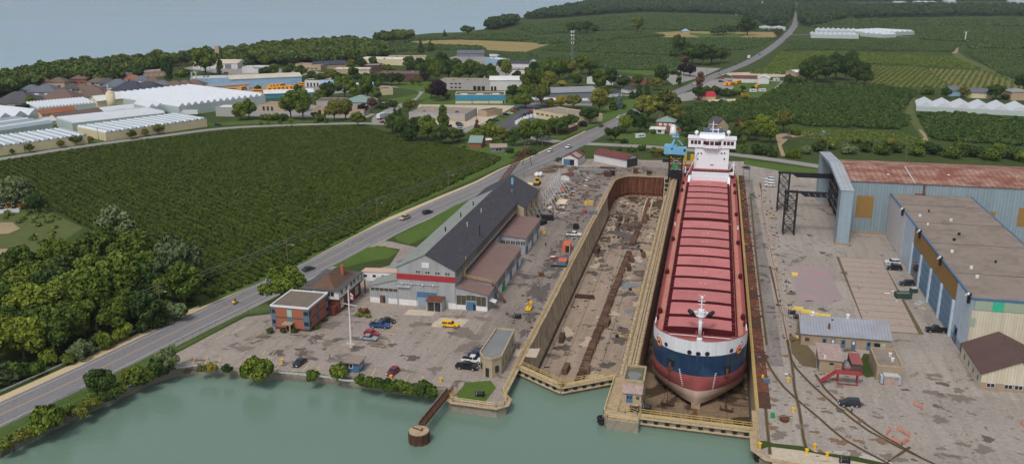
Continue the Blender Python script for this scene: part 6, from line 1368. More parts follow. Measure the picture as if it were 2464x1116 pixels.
grove('near the red-roofed house',[(1683,214,9,'r','tall',1.0),(1680,240,8,'d'),(1700,222,7,'g','bush'),(1725,228,10,'d','bush'),(1750,232,9,'d','bush'),(1775,230,8,'o','bush'),(1793,238,7,'y','bush'),(1786,222,4,'d'),(1812,218,3,'d'),(1590,205,11,'d','round',1.2),(1632,207,7,'d','tall',1.1),(1557,228,6,'d','cone',1.6),(1537,234,7,'d','cone',1.2),(1520,238,6,'d','cone'),(1660,185,9,'p'),(1645,182,9,'p'),(1588,178,5,'d','cone',1.3),(1620,180,7,'d','bush'),(1440,222,11,'g','round',1.3),(1470,212,10,'d','round',1.3)],'main road trees')
grove('in the grove left of the far road',[(1640,140,14,'d','round',1.3),(1665,155,16,'d'),(1690,158,17,'d'),(1712,155,15,'d'),(1735,152,13,'d'),(1625,145,10,'d'),(1650,150,10,'r','bush'),(1630,125,14,'g','round',1.2)],'far road grove')
grove('standing singly in the far fields',[(1125,85,18,'d','spread',.8),(1798,86,22,'d','round',1.0),(1874,90,9,'r'),(2058,48,14,'d'),(1534,78,20,'g'),(1395,82,16,'d'),(1412,80,15,'d'),(1375,82,14,'d'),(1070,88,8,'d','cone'),(1012,128,10,'d','cone',1.3),(1036,124,10,'d','cone',1.2),(1430,84,13,'d')],'field trees')
grove('by the suburb and lakeside plant',[(405,200,13,'d','tall',1.15),(495,182,20,'g'),(380,155,12,'o'),(335,195,9,'d','round',1.2),(530,182,9,'g','tall'),(440,185,12,'l','bush'),(470,190,8,'l','bush'),(330,185,10,'d'),(75,258,6,'g'),(62,270,5,'d'),(210,250,6,'d','bush'),(230,252,5,'d','cone'),(140,245,5,'d','bush'),(620,215,5,'g','bush')],'suburb trees')
grove('filling in behind the bus yard',[(640,192,9,'d'),(660,185,9,'g'),(690,186,8,'g'),(700,178,8,'d'),(770,205,8,'g'),(815,208,9,'d'),(850,190,9,'g'),(870,168,9,'d'),(900,165,9,'g'),(680,160,9,'d'),(640,162,9,'g'),(845,168,8,'o'),(935,185,9,'g'),(600,168,8,'d')],'bus yard trees')
grove('between the central warehouses',[(985,168,10,'g'),(1010,172,10,'d'),(1040,172,11,'g'),(1070,178,11,'d'),(1095,168,9,'g'),(1210,172,9,'d'),(1180,182,9,'g'),(1330,185,10,'d'),(1300,178,10,'g'),(1430,195,9,'d'),(1455,240,8,'g'),(1500,215,9,'d'),(1535,210,8,'g'),(1580,218,8,'o'),(1265,262,8,'g'),(1235,238,8,'d')],'central estate trees')
grove('behind the right-hand greenhouses',[(2275,238,7,'d'),(2318,236,7,'o'),(2395,240,9,'d'),(2420,240,6,'d','bush'),(2464,222,12,'d'),(2230,228,10,'g','bush'),(2375,225,8,'g','bush')],'greenhouse windbreak')
# ---- scattered masses (orchards, vineyards, woods)
def source(name,meshes):
 c = bpy.data.collections.new(name)
 for i,me in enumerate(meshes): o = bpy.data.objects.new(name + '_source',me); c.objects.link(o)
 return c
def scatter_group(coll,seed):
 ng = bpy.data.node_groups.new('scatter','GeometryNodeTree')
 ng.interface.new_socket('Geometry',in_out='INPUT',socket_type='NodeSocketGeometry'); ng.interface.new_socket('Geometry',in_out='OUTPUT',socket_type='NodeSocketGeometry')
 N = ng.nodes; Lk = ng.links; gi,go = N.new('NodeGroupInput'),N.new('NodeGroupOutput')
 ci = N.new('GeometryNodeCollectionInfo'); ci.inputs['Collection'].default_value = coll; ci.inputs['Separate Children'].default_value = True; ci.inputs['Reset Children'].default_value = True
 ip = N.new('GeometryNodeInstanceOnPoints'); ip.inputs['Pick Instance'].default_value = True
 ri = N.new('FunctionNodeRandomValue'); ri.data_type = 'INT'; ri.inputs[4].default_value = 0; ri.inputs[5].default_value = 99; ri.inputs['Seed'].default_value = seed
 rr = N.new('FunctionNodeRandomValue'); rr.data_type = 'FLOAT_VECTOR'; rr.inputs[0].default_value = (-.08,-.08,0); rr.inputs[1].default_value = (.08,.08,6.28)
 na = N.new('GeometryNodeInputNamedAttribute'); na.data_type = 'FLOAT'; na.inputs['Name'].default_value = 'size'
 Lk.new(gi.outputs[0],ip.inputs['Points']); Lk.new(ci.outputs[0],ip.inputs['Instance']); Lk.new(ri.outputs[2],ip.inputs['Instance Index']); Lk.new(rr.outputs[0],ip.inputs['Rotation']); Lk.new(na.outputs[0],ip.inputs['Scale']); Lk.new(ip.outputs[0],go.inputs[0])
 return ng
def scatter(name,label,pts,coll,cat):
 me = bpy.data.meshes.new(name); me.from_pydata([(p[0],p[1],p[2]) for p in pts],[],[])
 a = me.attributes.new('size','FLOAT','POINT'); a.data.foreach_set('value',[p[3] for p in pts])
 o = bpy.data.objects.new(name,me); COL.objects.link(o); m = o.modifiers.new('scatter','NODES'); m.node_group = scatter_group(coll,len(pts))
 return tag(o,label,cat,None,'stuff')
def fill(poly,dx,dy,ang,size,jit=.3,seed=1,z=0.0,holes=(),drop=0.0):
 r = random.Random(seed); ca,sa = math.cos(ang),math.sin(ang); out = []
 us = [p[0] * ca + p[1] * sa for p in poly]; vs = [-p[0] * sa + p[1] * ca for p in poly]
 v = min(vs)
 while v < max(vs):
  u = min(us)
  while u < max(us):
   uu,vv = u + r.uniform(-jit,jit) * dx,v + r.uniform(-jit,jit) * dy * .6; q = (uu * ca - vv * sa,uu * sa + vv * ca)
   if r.random() >= drop and inside(q,poly): out.append((q[0],q[1],z,size * r.uniform(.78,1.18)))
   u += dx
  v += dy
 return out
def variants(base,kind,n,leafn,sz,m):
 out = []
 for i in range(n):
  C,R = crown_lobes(i * 7 + 41,kind); out.append(leaf_mesh(base,C,R,leafn,sz,i + 50,m=m))
 return source(base,out)
C_ORCH = variants('orchard_bush','bush',4,340,.15,'leaf_orchard'); C_ORCHD = variants('orchard_bush_dark','bush',4,300,.2,'leaf_orchard_dark')
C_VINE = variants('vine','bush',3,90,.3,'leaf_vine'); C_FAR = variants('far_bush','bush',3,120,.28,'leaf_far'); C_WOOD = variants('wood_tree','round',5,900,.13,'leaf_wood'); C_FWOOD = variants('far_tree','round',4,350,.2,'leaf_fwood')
RD = math.atan2(ROAD[20].y - ROAD[5].y,ROAD[20].x - ROAD[5].x)
def field_sheet(nm,px,m,z=0.012): return structure(nm,PL(px),z,m)
BIG = [(-40,400),(0,392),(200,361),(400,334),(540,318),(700,308),(860,306),(900,312),(960,335),(1060,350),(1130,365),(1205,383),(1185,396),(1080,448),(900,533),(700,640),(560,698),(500,718),(455,690),(330,575),(235,560),(120,505),(60,480),(-40,440)]
field_sheet('orchard_ground',BIG,'orchard_floor')
scatter('orchard','dense dark green fruit orchard filling the field left of the main road',fill(PL(BIG),1.45,3.3,-.6,1.5,.16,2),C_ORCH,'orchard')
RF = [(1632,268),(1700,250),(1780,250),(1832,238),(1892,204),(2020,208),(2110,208),(2150,214),(2205,224),(2160,272),(2190,285),(2168,312),(1960,306),(1885,296),(1800,288),(1700,305),(1650,300)]
field_sheet('orchard_ground',RF,'orchard_floor'); scatter('orchard','dense orchard in the field right of the motor yard',fill(PL(RF),3.6,4.4,.06,2.5,.4,3,drop=.03),C_ORCHD,'orchard')
RF2 = [(2210,278),(2300,276),(2464,292),(2620,305),(2620,362),(2400,348),(2245,338),(2225,305)]
field_sheet('orchard_ground',RF2,'orchard_floor'); scatter('orchard','orchard rows in front of the white gabled plastic houses',fill(PL(RF2),3.6,4.6,.06,2.6,.35,4,drop=.03),C_ORCHD,'orchard')
LOW = [(1885,318),(1960,312),(2165,318),(2225,340),(2210,348),(2050,338),(1940,332)]
mat('crop_rows',S(88,96,50),0.95,.2,.3,dirt=S(70,82,40),dirt_amt=.7)
field_sheet('crop_field',LOW,'crop_rows',.014); scatter('vine_rows','thin low crop rows below the right-hand orchard',fill(PL(LOW),2.2,4.5,.02,1.0,.3,5),C_VINE,'vines')
mat('vine_ground',S(112,108,62),0.95,.15,.2); mat('field_tan',S(150,132,86),0.95,.15,.05,dirt=S(118,116,66),dirt_amt=.6); mat('field_green',S(84,104,56),0.95,.15,.03,dirt=S(84,98,52),dirt_amt=.5); mat('field_dark',S(64,84,50),0.95,.18,.03,dirt=S(76,94,56),dirt_amt=.6)
SV = [(2095,158),(2222,163),(2288,212),(2135,209),(2088,200)]
field_sheet('vineyard_ground',SV,'vine_ground',.014); scatter('vineyard','striped young vineyard with clear rows right of the dark grove',fill(PL(SV),1.6,5.2,1.28,1.25,.2,6),C_VINE,'vineyard')
SV2 = [(2228,164),(2385,172),(2500,222),(2292,212)]
field_sheet('vineyard_ground',SV2,'vine_ground',.014); scatter('vineyard','sparse vineyard rows at the right edge beside the dirt track',fill(PL(SV2),2.6,5.2,1.28,.9,.3,7,drop=.15),C_VINE,'vineyard')
VG = [(1845,165),(1880,128),(1990,126),(2290,138),(2360,168),(2220,160),(2110,155),(1990,145),(1960,160),(1890,180),(1800,178)]
field_sheet('vineyard_ground',VG,'field_green',.014); scatter('vineyard','broad light green vineyard right of the far main road',fill(PL(VG),3.2,3.6,.05,1.7,.35,8),C_VINE,'vineyard')
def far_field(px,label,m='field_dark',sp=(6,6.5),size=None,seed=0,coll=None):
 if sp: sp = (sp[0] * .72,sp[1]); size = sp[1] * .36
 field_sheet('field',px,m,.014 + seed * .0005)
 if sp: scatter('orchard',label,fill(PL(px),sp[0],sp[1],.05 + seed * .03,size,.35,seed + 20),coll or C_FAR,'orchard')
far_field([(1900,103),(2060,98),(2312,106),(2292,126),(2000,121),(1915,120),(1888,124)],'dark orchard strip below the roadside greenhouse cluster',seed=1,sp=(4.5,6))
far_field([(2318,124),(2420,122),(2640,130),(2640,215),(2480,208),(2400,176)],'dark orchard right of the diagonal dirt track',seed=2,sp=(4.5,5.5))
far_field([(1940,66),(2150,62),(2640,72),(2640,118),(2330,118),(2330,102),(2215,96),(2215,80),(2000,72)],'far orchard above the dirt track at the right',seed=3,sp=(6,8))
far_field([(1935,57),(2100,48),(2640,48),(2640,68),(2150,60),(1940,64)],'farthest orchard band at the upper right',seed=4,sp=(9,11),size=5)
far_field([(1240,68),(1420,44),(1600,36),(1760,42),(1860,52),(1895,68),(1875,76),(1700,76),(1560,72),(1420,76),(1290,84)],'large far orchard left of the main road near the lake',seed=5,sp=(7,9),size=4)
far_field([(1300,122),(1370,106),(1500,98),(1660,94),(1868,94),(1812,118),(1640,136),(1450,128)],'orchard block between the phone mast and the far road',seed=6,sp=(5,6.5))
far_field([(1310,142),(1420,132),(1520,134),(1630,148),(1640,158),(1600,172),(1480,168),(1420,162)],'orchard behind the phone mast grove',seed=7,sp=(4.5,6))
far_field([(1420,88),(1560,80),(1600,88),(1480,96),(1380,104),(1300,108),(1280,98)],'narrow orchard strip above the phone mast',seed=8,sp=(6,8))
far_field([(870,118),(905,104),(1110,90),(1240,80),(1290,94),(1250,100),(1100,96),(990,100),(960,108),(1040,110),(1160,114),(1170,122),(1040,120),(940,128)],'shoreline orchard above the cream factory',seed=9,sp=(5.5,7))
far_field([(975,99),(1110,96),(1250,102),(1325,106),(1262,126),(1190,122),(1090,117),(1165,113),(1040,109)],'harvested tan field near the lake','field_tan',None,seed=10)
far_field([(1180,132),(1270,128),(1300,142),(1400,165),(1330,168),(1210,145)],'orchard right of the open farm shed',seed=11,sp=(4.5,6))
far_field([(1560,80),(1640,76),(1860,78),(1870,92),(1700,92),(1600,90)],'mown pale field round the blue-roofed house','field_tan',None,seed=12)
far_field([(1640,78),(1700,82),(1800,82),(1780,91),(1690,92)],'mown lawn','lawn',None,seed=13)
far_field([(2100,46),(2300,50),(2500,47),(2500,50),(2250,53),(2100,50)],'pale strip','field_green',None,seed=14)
structure('dirt_track',PL([(2290,140),(2300,125),(2298,112),(2306,112),(2308,128),(2330,142),(2400,172),(2500,212),(2500,222),(2380,178),(2310,150)]),.03,'crop_rows')
structure('dirt_track',PL([(2292,130),(2290,114),(2303,110),(2306,116),(2303,128)]),.034,'dirt')
structure('dirt_track',PL([(2196,236),(2208,236),(2200,265),(2215,300),(2238,336),(2222,340),(2205,312),(2185,285),(2170,282)]),.03,'crop_rows')
structure('dirt_track',PL([(2216,312),(2228,325),(2234,340),(2216,342),(2224,330),(2210,312)]),.036,'dirt')
structure('dirt_track',PL([(1866,325),(1880,322),(1960,318),(1962,324),(1900,332),(1880,350),(1890,375),(1880,376),(1872,350)]),.03,'dirt')
structure('waste_ground',PL([(-40,470),(60,485),(120,510),(200,548),(120,600),(60,625),(-40,650)]),.02,'crop_rows')
structure('waste_ground',PL([(-40,535),(30,535),(48,550),(20,562),(-40,565)]),.03,'dirt'); structure('waste_ground',PL([(-40,600),(25,598),(38,610),(10,622),(-40,622)]),.03,'dirt')
scatter('waste_scrub','rough weeds and low scrub on the waste ground at the left edge',fill(PL([(-40,475),(60,490),(120,512),(190,545),(120,590),(60,600),(60,570),(40,530),(-40,525)]),4,4,.3,1.3,.5,30,drop=.45),C_VINE,'scrub')
def wood(px,label,sp,size,seed,coll,jit=.45): return scatter('woodland',label,fill(PL(px),sp,sp,.4,size,jit,seed),coll,'woodland')
wood([(-200,250),(0,205),(60,190),(110,178),(250,166),(330,160),(400,156),(470,148),(520,140),(540,148),(440,158),(390,163),(330,185),(285,196),(235,205),(180,200),(120,212),(60,222),(20,232),(-200,275)],'thick broadleaf wood along the lake shore at the left',7.5,6.2,31,C_WOOD)
wood([(530,146),(560,136),(640,126),(740,118),(840,110),(900,116),(925,128),(935,138),(880,150),(830,156),(790,158),(740,152),(690,158),(640,155),(580,160),(545,160)],'thick broadleaf wood between the lake and the industrial estate',8,6.4,32,C_WOOD)
wood([(905,100),(985,90),(992,96),(910,106)],'clump of trees on the lake shore above the estate',9,6.5,33,C_WOOD)
wood([(1170,70),(1182,62),(1236,52),(1246,60),(1215,68),(1180,74)],'tree clump on the small lake headland',11,7.5,34,C_FWOOD)
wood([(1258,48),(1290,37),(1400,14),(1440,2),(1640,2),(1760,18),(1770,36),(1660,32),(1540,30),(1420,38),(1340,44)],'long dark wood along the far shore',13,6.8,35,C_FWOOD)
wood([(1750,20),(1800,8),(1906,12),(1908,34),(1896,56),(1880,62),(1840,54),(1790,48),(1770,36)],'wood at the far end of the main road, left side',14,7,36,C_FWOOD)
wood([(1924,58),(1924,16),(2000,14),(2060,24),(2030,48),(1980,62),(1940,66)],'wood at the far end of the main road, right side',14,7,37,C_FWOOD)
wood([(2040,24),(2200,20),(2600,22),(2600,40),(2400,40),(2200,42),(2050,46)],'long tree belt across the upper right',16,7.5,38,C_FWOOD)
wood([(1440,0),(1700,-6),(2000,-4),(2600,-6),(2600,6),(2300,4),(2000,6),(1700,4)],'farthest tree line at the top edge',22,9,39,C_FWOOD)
wood([(1710,82),(1800,72),(1815,76),(1720,88)],'low hedge beside the blue-roofed house',14,6,40,C_FWOOD)
wood([(1830,56),(1880,50),(1885,68),(1850,66)],'small wood above the white tunnel',12,7,41,C_FWOOD)
scatter('hedge','weedy verge plants below the canal side fence',fill(PL([(0,1062),(100,1015),(230,950),(330,905),(400,880),(410,890),(340,915),(240,965),(120,1035),(0,1085)]),1.7,1.7,.5,.9,.5,42,drop=.35),C_VINE,'weeds')
scatter('hedge','rough grass and weeds under the roadside wood',fill(PL([(0,935),(200,852),(400,768),(480,730),(470,700),(380,740),(180,820),(0,895)]),2.2,2.2,.5,1.2,.5,43,drop=.3),C_ORCH,'weeds')
# ================================================================ vehicles and people
PAINT = dict(white=(214,216,218),black=(26,28,34),navy=(34,52,92),blue=(36,78,130),red=(170,40,54),maroon=(124,30,52),silver=(150,154,160),grey=(96,100,106),yellow=(240,186,24),beige=(176,166,146),green=(48,66,58),dark=(44,48,56),bus=(232,160,40),orange=(214,110,60))
for k,c in PAINT.items(): mat('paint_' + k,S(*c),0.28,0.05,1.0,spec=.55,local=True)
mat('car_glass',S(30,34,40),0.08,0.1,1.0,spec=.7,local=True); mat('tyre',S(26,26,28),0.9,.1,3,local=True); mat('wheel_rim',S(150,150,154),0.4,.1,3,local=True)
mat('head_lamp',S(226,228,224),0.2,.05,3,local=True); mat('tail_lamp',S(150,24,26),0.3,.05,3,local=True)
CM = {}
def cmesh(key,mb,m,smooth=False,bevel=0.0):
 me = bpy.data.meshes.new(key); me.from_pydata(mb.v,[],mb.f); me.update()
 if bevel:
  bm = bmesh.new(); bm.from_mesh(me); bmesh.ops.remove_doubles(bm,verts=bm.verts,dist=1e-4)
  bmesh.ops.bevel(bm,geom=[e for e in bm.edges if e.calc_face_angle(0) > .5],offset=bevel,segments=2,affect='EDGES',profile=.6); bm.to_mesh(me); bm.free()
 me.polygons.foreach_set('use_smooth',[False] * len(me.polygons)); me.materials.append(MATS[m]); CM[key] = me
 return me
SPEC = {
  'sedan': dict(body=[(-2.3,.32),(2.25,.32),(2.32,.55),(2.22,.74),(1.05,.9),(-1.6,.94),(-2.3,.88),(-2.36,.6)],w=.9,cab=[(-1.75,.9),(1.05,.86),(.3,1.36),(-.95,1.4)],cw=.78,roof=(-.98,.3,1.36,1.44),ax=(1.4,-1.4),r=.33),
  'hatch': dict(body=[(-1.95,.32),(2.0,.32),(2.05,.55),(1.95,.74),(1.0,.92),(-1.9,.96),(-2.02,.6)],w=.88,cab=[(-1.9,.92),(1.1,.88),(.35,1.42),(-1.45,1.46)],cw=.78,roof=(-1.5,.35,1.42,1.5),ax=(1.25,-1.25),r=.32),
  'suv': dict(body=[(-2.35,.42),(2.3,.42),(2.38,.68),(2.25,.98),(1.05,1.1),(-2.3,1.14),(-2.42,.7)],w=.97,cab=[(-2.2,1.1),(1.1,1.06),(.45,1.66),(-1.95,1.72)],cw=.86,roof=(-2.0,.45,1.66,1.78),ax=(1.45,-1.4),r=.4),
  'van': dict(body=[(-2.5,.4),(2.3,.4),(2.4,.7),(2.25,1.05),(1.5,1.2),(-2.5,1.25),(-2.55,.7)],w=.98,cab=[(-2.45,1.2),(1.6,1.15),(.9,1.9),(-2.35,1.95)],cw=.9,roof=(-2.4,.9,1.9,2.02),ax=(1.5,-1.5),r=.36),
  'pickup': dict(body=[(-2.8,.48),(2.75,.48),(2.85,.75),(2.7,1.05),(1.3,1.15),(-2.8,1.12),(-2.88,.75)],w=.99,cab=[(-.75,1.1),(1.35,1.08),(.7,1.74),(-.55,1.78)],cw=.86,roof=(-.6,.7,1.74,1.86),ax=(1.75,-1.7),r=.42,bed=(-2.7,-.85)),
}
for k,s in SPEC.items():
 cmesh(k + '_body',MB().extr(s['body'],'y',-s['w'],s['w']),'paint_white',False,.07)
 c = s['cab']; cw = s['cw']; mb = MB(); mb.add([(c[0][0],-cw - .06,c[0][1]),(c[1][0],-cw - .06,c[1][1]),(c[1][0],cw + .06,c[1][1]),(c[0][0],cw + .06,c[0][1]),(c[3][0],-cw + .1,c[3][1]),(c[2][0],-cw + .1,c[2][1]),(c[2][0],cw - .1,c[2][1]),(c[3][0],cw - .1,c[3][1])],[(0,1,5,4),(1,2,6,5),(2,3,7,6),(3,0,4,7),(4,5,6,7)])
 cmesh(k + '_glass',mb,'car_glass')
 r = s['roof']; mb = MB().box(r[0],-cw + .06,r[2],r[1],cw - .06,r[3])
 xm = (c[0][0] + c[1][0]) / 2
 for sg in (-1,1): mb.bar((xm,sg * (cw + .05),c[0][1]),(xm - .05,sg * (cw - .08),r[2]),.12,.06)
 cmesh(k + '_roof',mb,'paint_white')
 if 'bed' in s: cmesh(k + '_bed',MB().box(s['bed'][0],-.82,1.1,s['bed'][1],.82,1.17),'tyre')
cmesh('wheel',MB().cyl((0,-.12,0),(0,.12,0),1,14),'tyre'); cmesh('rim',MB().cyl((0,-.13,0),(0,.13,0),.6,10),'wheel_rim')
cmesh('headlamp',MB().box(-.05,-.2,-.09,.05,.2,.09),'head_lamp'); cmesh('taillamp',MB().box(-.05,-.14,-.16,.05,.14,.16),'tail_lamp')
def obj_of(name,me,par,loc=(0,0,0),sc=None,m=None):
 o = bpy.data.objects.new(name,me); COL.objects.link(o); o.parent = par; o.location = loc
 if sc is not None: o.scale = sc
 if m: o.material_slots[0].link = 'OBJECT'; o.material_slots[0].material = MATS[m]
 return o
def car(kind,col,loc,rz,label,group='vehicles in the shipyard',detail=True):
 t = thing({'sedan': 'sedan_car','hatch': 'hatchback_car','suv': 'sport_utility_car','van': 'van','pickup': 'pickup_truck'}[kind],label,{'pickup': 'pickup truck','van': 'van','suv': 'suv'}.get(kind,'car'),loc,rz,group)
 s = SPEC[kind]; obj_of('body',CM[kind + '_body'],t,m='paint_' + col); obj_of('window_glass',CM[kind + '_glass'],t); obj_of('roof',CM[kind + '_roof'],t,m='paint_' + col)
 if 'bed' in s: obj_of('cargo_bed',CM[kind + '_bed'],t)
 for x in s['ax']:
  for y in (-s['w'] + .08,s['w'] - .08):
   w = obj_of('wheel',CM['wheel'],t,(x,y,s['r']),(s['r'],1,s['r']))
   if detail: obj_of('rim',CM['rim'],w)
 if detail:
  for y in (-.62,.62): obj_of('headlight',CM['headlamp'],t,(s['body'][2][0] - .02,y,s['body'][2][1] + .1)); obj_of('taillight',CM['taillamp'],t,(s['body'][-1][0] + .02,y,s['body'][-1][1] + .15))
 return t
def carpx(kind,col,rear,front,label,group='vehicles in the shipyard',detail=True,z=.03):
 a,b = P(*rear),P(*front); m = (a + b) / 2
 return car(kind,col,(m.x,m.y,z),math.atan2(b.y - a.y,b.x - a.x),label,group,detail)
carpx('suv','yellow',(1066,785),(1101,787),'bright yellow suv parked alone before the grey shed')
carpx('pickup','blue',(896,786),(933,789),'blue pickup truck in the car row by the flagpole')
carpx('sedan','dark',(918,774),(948,777),'dark sedan at the back of the car row by the flagpole')
carpx('hatch','red',(878,804),(910,807),'red hatchback in the car row by the flagpole')
carpx('sedan','silver',(868,815),(908,819),'silver sedan in front of the car row by the flagpole')
carpx('sedan','dark',(733,868),(708,886),'dark grey sedan parked by the canal bank below the office')
carpx('hatch','maroon',(957,890),(934,908),'maroon car parked by the bank right of the guard hut')
carpx('pickup','black',(1098,884),(1150,890),'black pickup truck in front of the cream pump house')
carpx('pickup','white',(1115,869),(1160,874),'white pickup truck second in the row at the pump house')
carpx('sedan','navy',(1130,856),(1168,860),'navy car third in the row at the pump house')
carpx('sedan','grey',(1142,844),(1172,847),'grey car farthest in the row at the pump house')
carpx('pickup','white',(1363,567),(1399,569),'white pickup truck at the edge of the empty dock')
carpx('sedan','white',(1410,437),(1422,432),'white sedan in the open yard behind the empty dock')
carpx('suv','dark',(2068,977),(2019,974),'dark suv parked alone on the right quay')
carpx('pickup','black',(2278,800),(2226,797),'black pickup truck beside the blue roller doors')
carpx('suv','dark',(2200,687),(2163,686),'dark suv near the green skip')
carpx('suv','black',(2166,650),(2137,648),'black suv nearest in the row by the workshop corner'); carpx('sedan','silver',(2164,643),(2135,641),'silver car in the middle of the row by the workshop corner'); carpx('suv','white',(2162,636),(2132,634),'white car farthest in the row by the workshop corner')
for i,(y,l) in enumerate(((450,'nearest'),(443,'middle'),(436,'farthest'))): carpx('suv','white',(1865,y),(1839,y - 2),f'{l} of three white vans parked left of the black portals')
carpx('sedan','dark',(1802,408),(1788,404),'dark car behind the fence right of the ship house')
RDG = 'traffic on the main road'
carpx('pickup','beige',(985,524),(964,532),'beige pickup truck on the main road',RDG,z=.09); carpx('suv','dark',(1020,517),(1038,512),'dark suv just ahead of the beige pickup on the road',RDG,z=.09)
carpx('sedan','green',(730,655),(755,646),'dark green car on the road behind the brick house',RDG,z=.09); carpx('sedan','dark',(668,667),(643,679),'dark car on the road left of the office tree',RDG,z=.09)
carpx('hatch','white',(1330,363),(1317,369),'white car on the road just past the junction',RDG,z=.09); carpx('pickup','white',(1376,354),(1362,359),'white pickup truck waiting at the junction',RDG,z=.09)
carpx('sedan','dark',(1452,304),(1441,308),'dark car on the road beyond the junction',RDG,False,.09); carpx('suv','white',(1494,283),(1484,287),'white car half hidden by the junction tree',RDG,False,.09)
for (x,y,dx,c,k,l) in ((1668,204,-4,'white','van','white van on the road by the russet tree'),(1730,173,4,'dark','sedan','dark car on the road above the purple trees'),(1770,157,4,'navy','sedan','navy car on the far road behind the white truck'),(1782,150,4,'dark','sedan','dark car on the far road close behind the white truck'),(1828,133,4,'blue','sedan','blue car on the far road ahead of the white truck'),(1892,96,3,'dark','suv','dark car on the distant straight below the bend'),(1905,84,2,'white','suv','pale car on the distant straight'),(1911,79,2,'dark','suv','dark car on the distant straight beside the tunnel'),(1917,66,1,'white','van','white van far along the distant straight'),(1918,54,1,'dark','suv','dark car farthest along the distant straight'),(1730,181,6,'silver','sedan','silver car turning into the motor yard'),(1741,182,6,'white','sedan','white car entering the motor yard')):
 carpx(k,c,(x - dx,y + abs(dx) * .5),(x + dx,y - abs(dx) * .5),l,RDG,False,.09)
# estate and yard cars too small to show lamps
CG = 'cars in the estate parking lot'; cols = ['white','silver','dark','navy','white','grey','black','white','red','blue','dark','grey']
for i in range(12):
 f = i / 11; x,y = 1168 + f * 92,302 - f * 47
 if i == 4: continue
 carpx('suv' if i % 3 == 0 else 'sedan',cols[i],(x - 5,y + 1.5),(x + 6,y + 3),f'{cols[i]} car, {ORD[i]} from the near end of the left parking row',CG,False,.06)
for i in range(7):
 f = i / 6; x,y = 1256 + f * 42,284 - f * 22
 carpx('suv' if i % 2 else 'sedan',cols[11 - i],(x + 6,y - .5),(x - 5,y - 2),f'{cols[11 - i]} car, {ORD[i]} from the near end of the right parking row',CG,False,.06)
for i,(x,y,c) in enumerate(((1214,215,'white'),(1222,215,'white'),(1230,216,'dark'),(1238,216,'silver'),(1246,216,'white'),(1216,221,'white'),(1226,222,'dark'),(1236,222,'grey'),(1246,221,'silver'),(1254,217,'white'))):
 carpx('sedan',c,(x - 2,y + 1.5),(x + 2,y - 1.5),f'{c} car, {ORD[i]} of those behind the teal warehouse','cars behind the teal warehouse',False,.06)
for i,(x,y,c,k,l) in enumerate(((868,279,'white','van','white van beside the brown depot'),(878,276,'silver','sedan','silver car beside the brown depot'),(928,256,'white','suv','white car by the club hall'),(942,257,'dark','suv','dark car by the club hall'),(1108,313,'silver','suv','silver car by the low factory door'),(1107,304,'blue','sedan','blue car by the low factory door'),(700,182,'white','sedan','white car by the school'),(725,184,'grey','sedan','grey car by the school'),(780,180,'white','van','white van by the school wing'),(790,182,'blue','sedan','blue car by the school wing'),(710,208,'white','van','white van in the bus yard'),(700,212,'silver','van','silver van in the bus yard'),(545,178,'orange','van','orange van near the repair garage'),(555,184,'white','van','white truck near the repair garage'),(470,176,'white','van','white lorry at the lakeside hall'),(455,178,'dark','sedan','dark car at the lakeside hall'),(1758,200,'red','van','red truck at the motor shop'),(1735,198,'dark','suv','dark truck at the motor yard entrance'),(1736,190,'red','suv','red car at the motor yard entrance'),(1706,222,'grey','van','grey trailer van by the road bend'),(1742,240,'silver','sedan','silver car beside the red-roofed house'),(525,302,'dark','sedan','dark car on the farm road'),(922,296,'maroon','sedan','maroon car at the side street mouth'),(1105,300,'dark','suv','dark suv at the factory wall'),(2072,210,'dark','suv','dark pickup by the vineyard'),(2140,212,'navy','sedan','navy car by the vineyard'),(1107,312,'maroon','sedan','maroon car leaving the loading yard'))):
 carpx(k,c,(x - 4,y),(x + 4,y + .6),l,'cars around the estate',False,.06)
# buses, trucks, trailers
def bus(px,py,rz,label,col='bus',L=10,w=2.5,h=2.9,nm='school_bus',cat='bus',group='yellow school buses'):
 p = P(px,py); t = thing(nm,label,cat,(p.x,p.y,.05),rz,group)
 def pt(mb,n,m):
  me = bpy.data.meshes.new(n); me.from_pydata(mb.v,[],mb.f); me.materials.append(MATS[m]); return obj_of(n,me,t)
 pt(MB().box(-L / 2,-w / 2,.5,L / 2 - 1.4,w / 2,h),'body','paint_' + col); pt(MB().box(L / 2 - 1.4,-w / 2 + .2,.5,L / 2,w / 2 - .2,1.6),'bonnet','paint_' + col)
 pt(MB().box(-L / 2 + .4,-w / 2 - .03,1.6,L / 2 - 1.6,w / 2 + .03,2.3),'window_band','car_glass')
 for x in (-L / 2 + 2,L / 2 - 1.6):
  for y in (-w / 2,w / 2): obj_of('wheel',CM['wheel'],t,(x,y,.5),(.5,1,.5))
 return t
BZ = [(650,219,'at the left end of the front row'),(662,218,'second in the front row'),(672,217,'third in the front row'),(682,216,'fourth in the front row'),(692,215,'fifth in the front row'),(702,214.5,'sixth in the front row'),(712,213.5,'seventh in the front row'),(722,212.5,'last in the front row'),(654,211,'first in the back row'),(662,210.5,'second in the back row'),(670,210,'third in the back row'),(678,209.5,'last in the back row'),(732,206.5,'beside the white bus garage'),(623,224,'alone at the left of the bus yard'),(560,219,'by the blue annex'),(585,217,'at the bus yard edge below the blue building')]
for i,(x,y,l) in enumerate(BZ): bus(x,y,AZ + (1.35 if i not in (12,13,14) else .1),'yellow school bus ' + l)
for x,y,l in ((1750,206,'left of the pair in the motor yard'),(1760,206,'right of the pair in the motor yard'),(1776,202,'larger, in front of the motor shop'),(1824,212,'on its own near the white caravans')): bus(x,y,AZ + .9,'yellow school bus ' + l)
